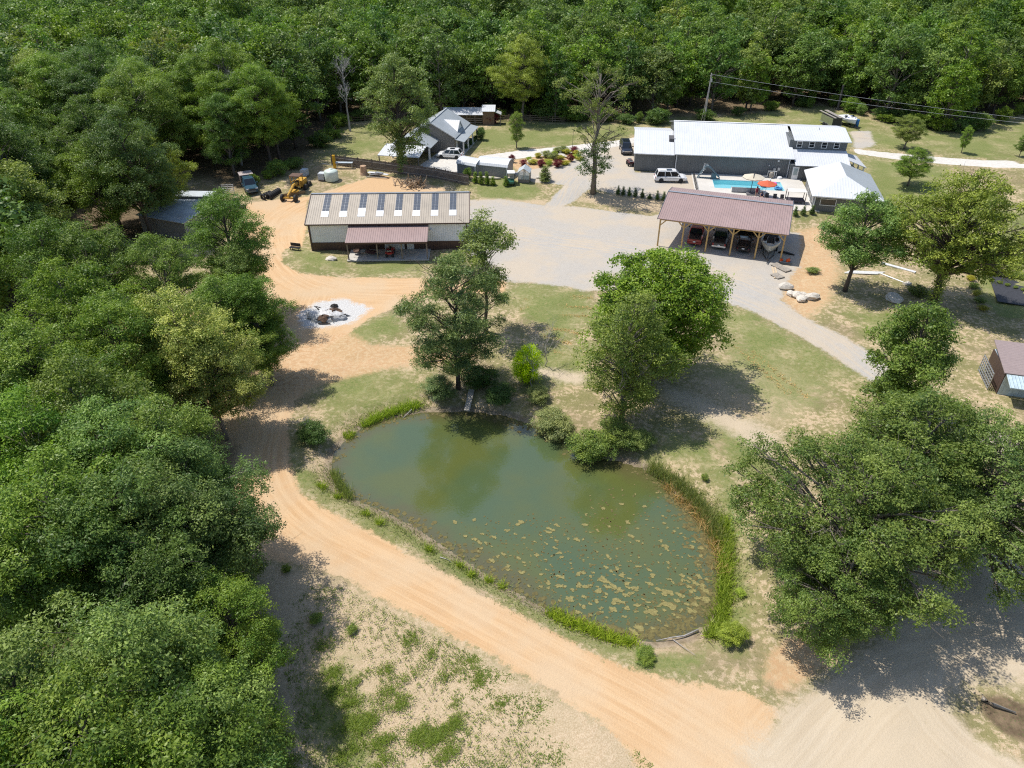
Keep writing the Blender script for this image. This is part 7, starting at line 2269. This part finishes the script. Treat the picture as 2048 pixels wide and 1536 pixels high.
field_weeds()

# floating algae: the larger mats one by one, the rest as scum
ALG = M('floating_algae', (0.225, 0.195, 0.072), 0.9, var=0.35, scale=6, bump=0.03)
def mat_mesh(r, size, elong, ang):
    b = MB()
    for _ in range(int(r.integers(3, 7))):
        cx, cy = (0, 0) if not b.v else (px + r.uniform(-1, 1) * size * 0.45 * elong, py + r.uniform(-1, 1) * size * 0.4)
        px, py = cx, cy
        n = 13
        rr = size * r.uniform(0.22, 0.6)
        pts = []
        for k in range(n):
            t = 2 * math.pi * k / n
            q = rr * r.uniform(0.4, 1.35)
            x, y = cx + q * math.cos(t) * elong ** 0.5, cy + q * math.sin(t)
            pts.append((x * math.cos(ang) - y * math.sin(ang), x * math.sin(ang) + y * math.cos(ang)))
        b.prism(pts, -0.01, 0.012 + 0.006 * r.uniform())
    return b
def algae():
    r = np.random.default_rng(77)
    poly = np.array([(905, 1045), (1010, 1025), (1130, 1030), (1180, 985), (1300, 960), (1390, 1045), (1425, 1110), (1420, 1210), (1360, 1258), (1260, 1262), (1130, 1215), (1000, 1140), (930, 1090)], float)
    c = np.array([1200.0, 1165.0])
    made = 0
    spots = []
    while made < 230:
        u, v = r.uniform(900, 1430), r.uniform(950, 1265)
        if sdist([(u, v)], poly)[0] < 0:
            continue
        d = math.hypot((u - c[0]) / 230, (v - c[1]) / 90)
        if r.uniform() > math.exp(-d * d * 0.55):
            continue
        if spots and min(math.hypot(u - a, (v - b__) * 1.4) for a, b__ in spots) < 10:
            continue
        spots.append((u, v))
        x, y, _ = at(u, v, WATER)
        size = r.uniform(0.10, 0.30) * (1.25 if v > 1150 else 0.9)
        o = mat_mesh(r, size, r.uniform(1.0, 2.0), r.uniform(-0.9, 0.2)).build('algae_mat', ALG, None, False, (x, y, WATER + 0.012))
        tag(o, 'tan algae mat floating on the south-eastern half of the pond', 'algae mat', 'algae mats floating on the pond')
        made += 1
    b = MB()
    for _ in range(2600):
        u, v = r.uniform(900, 1430), r.uniform(950, 1265)
        if sdist([(u, v)], poly)[0] < 0 or r.uniform() > math.exp(-((u - c[0]) / 260) ** 2 * 0.4 - ((v - c[1]) / 110) ** 2 * 0.4):
            continue
        x, y, _ = at(u, v, WATER)
        s_ = r.uniform(0.03, 0.10)
        b.prism([(x + s_ * r.uniform(0.6, 1.4) * math.cos(t), y + s_ * r.uniform(0.6, 1.4) * math.sin(t)) for t in np.linspace(0, 2 * math.pi, 6, endpoint=False)], WATER + 0.001, WATER + 0.014)
    # scum against the banks
    n = len(POND)
    ctr = POND.mean(0)
    for i in range(n):
        A, B = POND[i], POND[(i + 1) % n]
        u, v = POND_PX[i]
        dens = 34 if (u > 1330 or (v > 1230 and u > 1200)) else (9 if v > 1000 or (880 < u < 1110) else 4)
        wide = 1.1 if (u > 1380 and v > 1000) else 0.55
        m = int(np.hypot(*(B - A)) * dens)
        for _ in range(m):
            p = A + (B - A) * r.uniform()
            p = p + (ctr - p) / np.hypot(*(ctr - p)) * abs(r.normal(0, wide)) + r.normal(0, 0.1, 2)
            s_ = r.uniform(0.05, 0.20)
            b.prism([(p[0] + s_ * r.uniform(0.5, 1.5) * math.cos(t), p[1] + s_ * r.uniform(0.5, 1.5) * math.sin(t)) for t in np.linspace(0, 2 * math.pi, 7, endpoint=False)], WATER - 0.004, WATER + r.uniform(0.008, 0.022))
    o = b.build('algae_scum', M('shore_algae', (0.125, 0.105, 0.036), 0.9, var=0.4, scale=4), fixn=False)
    tag(o, 'brownish algae scum lining the water edge', 'algae', None, 'stuff')
algae()
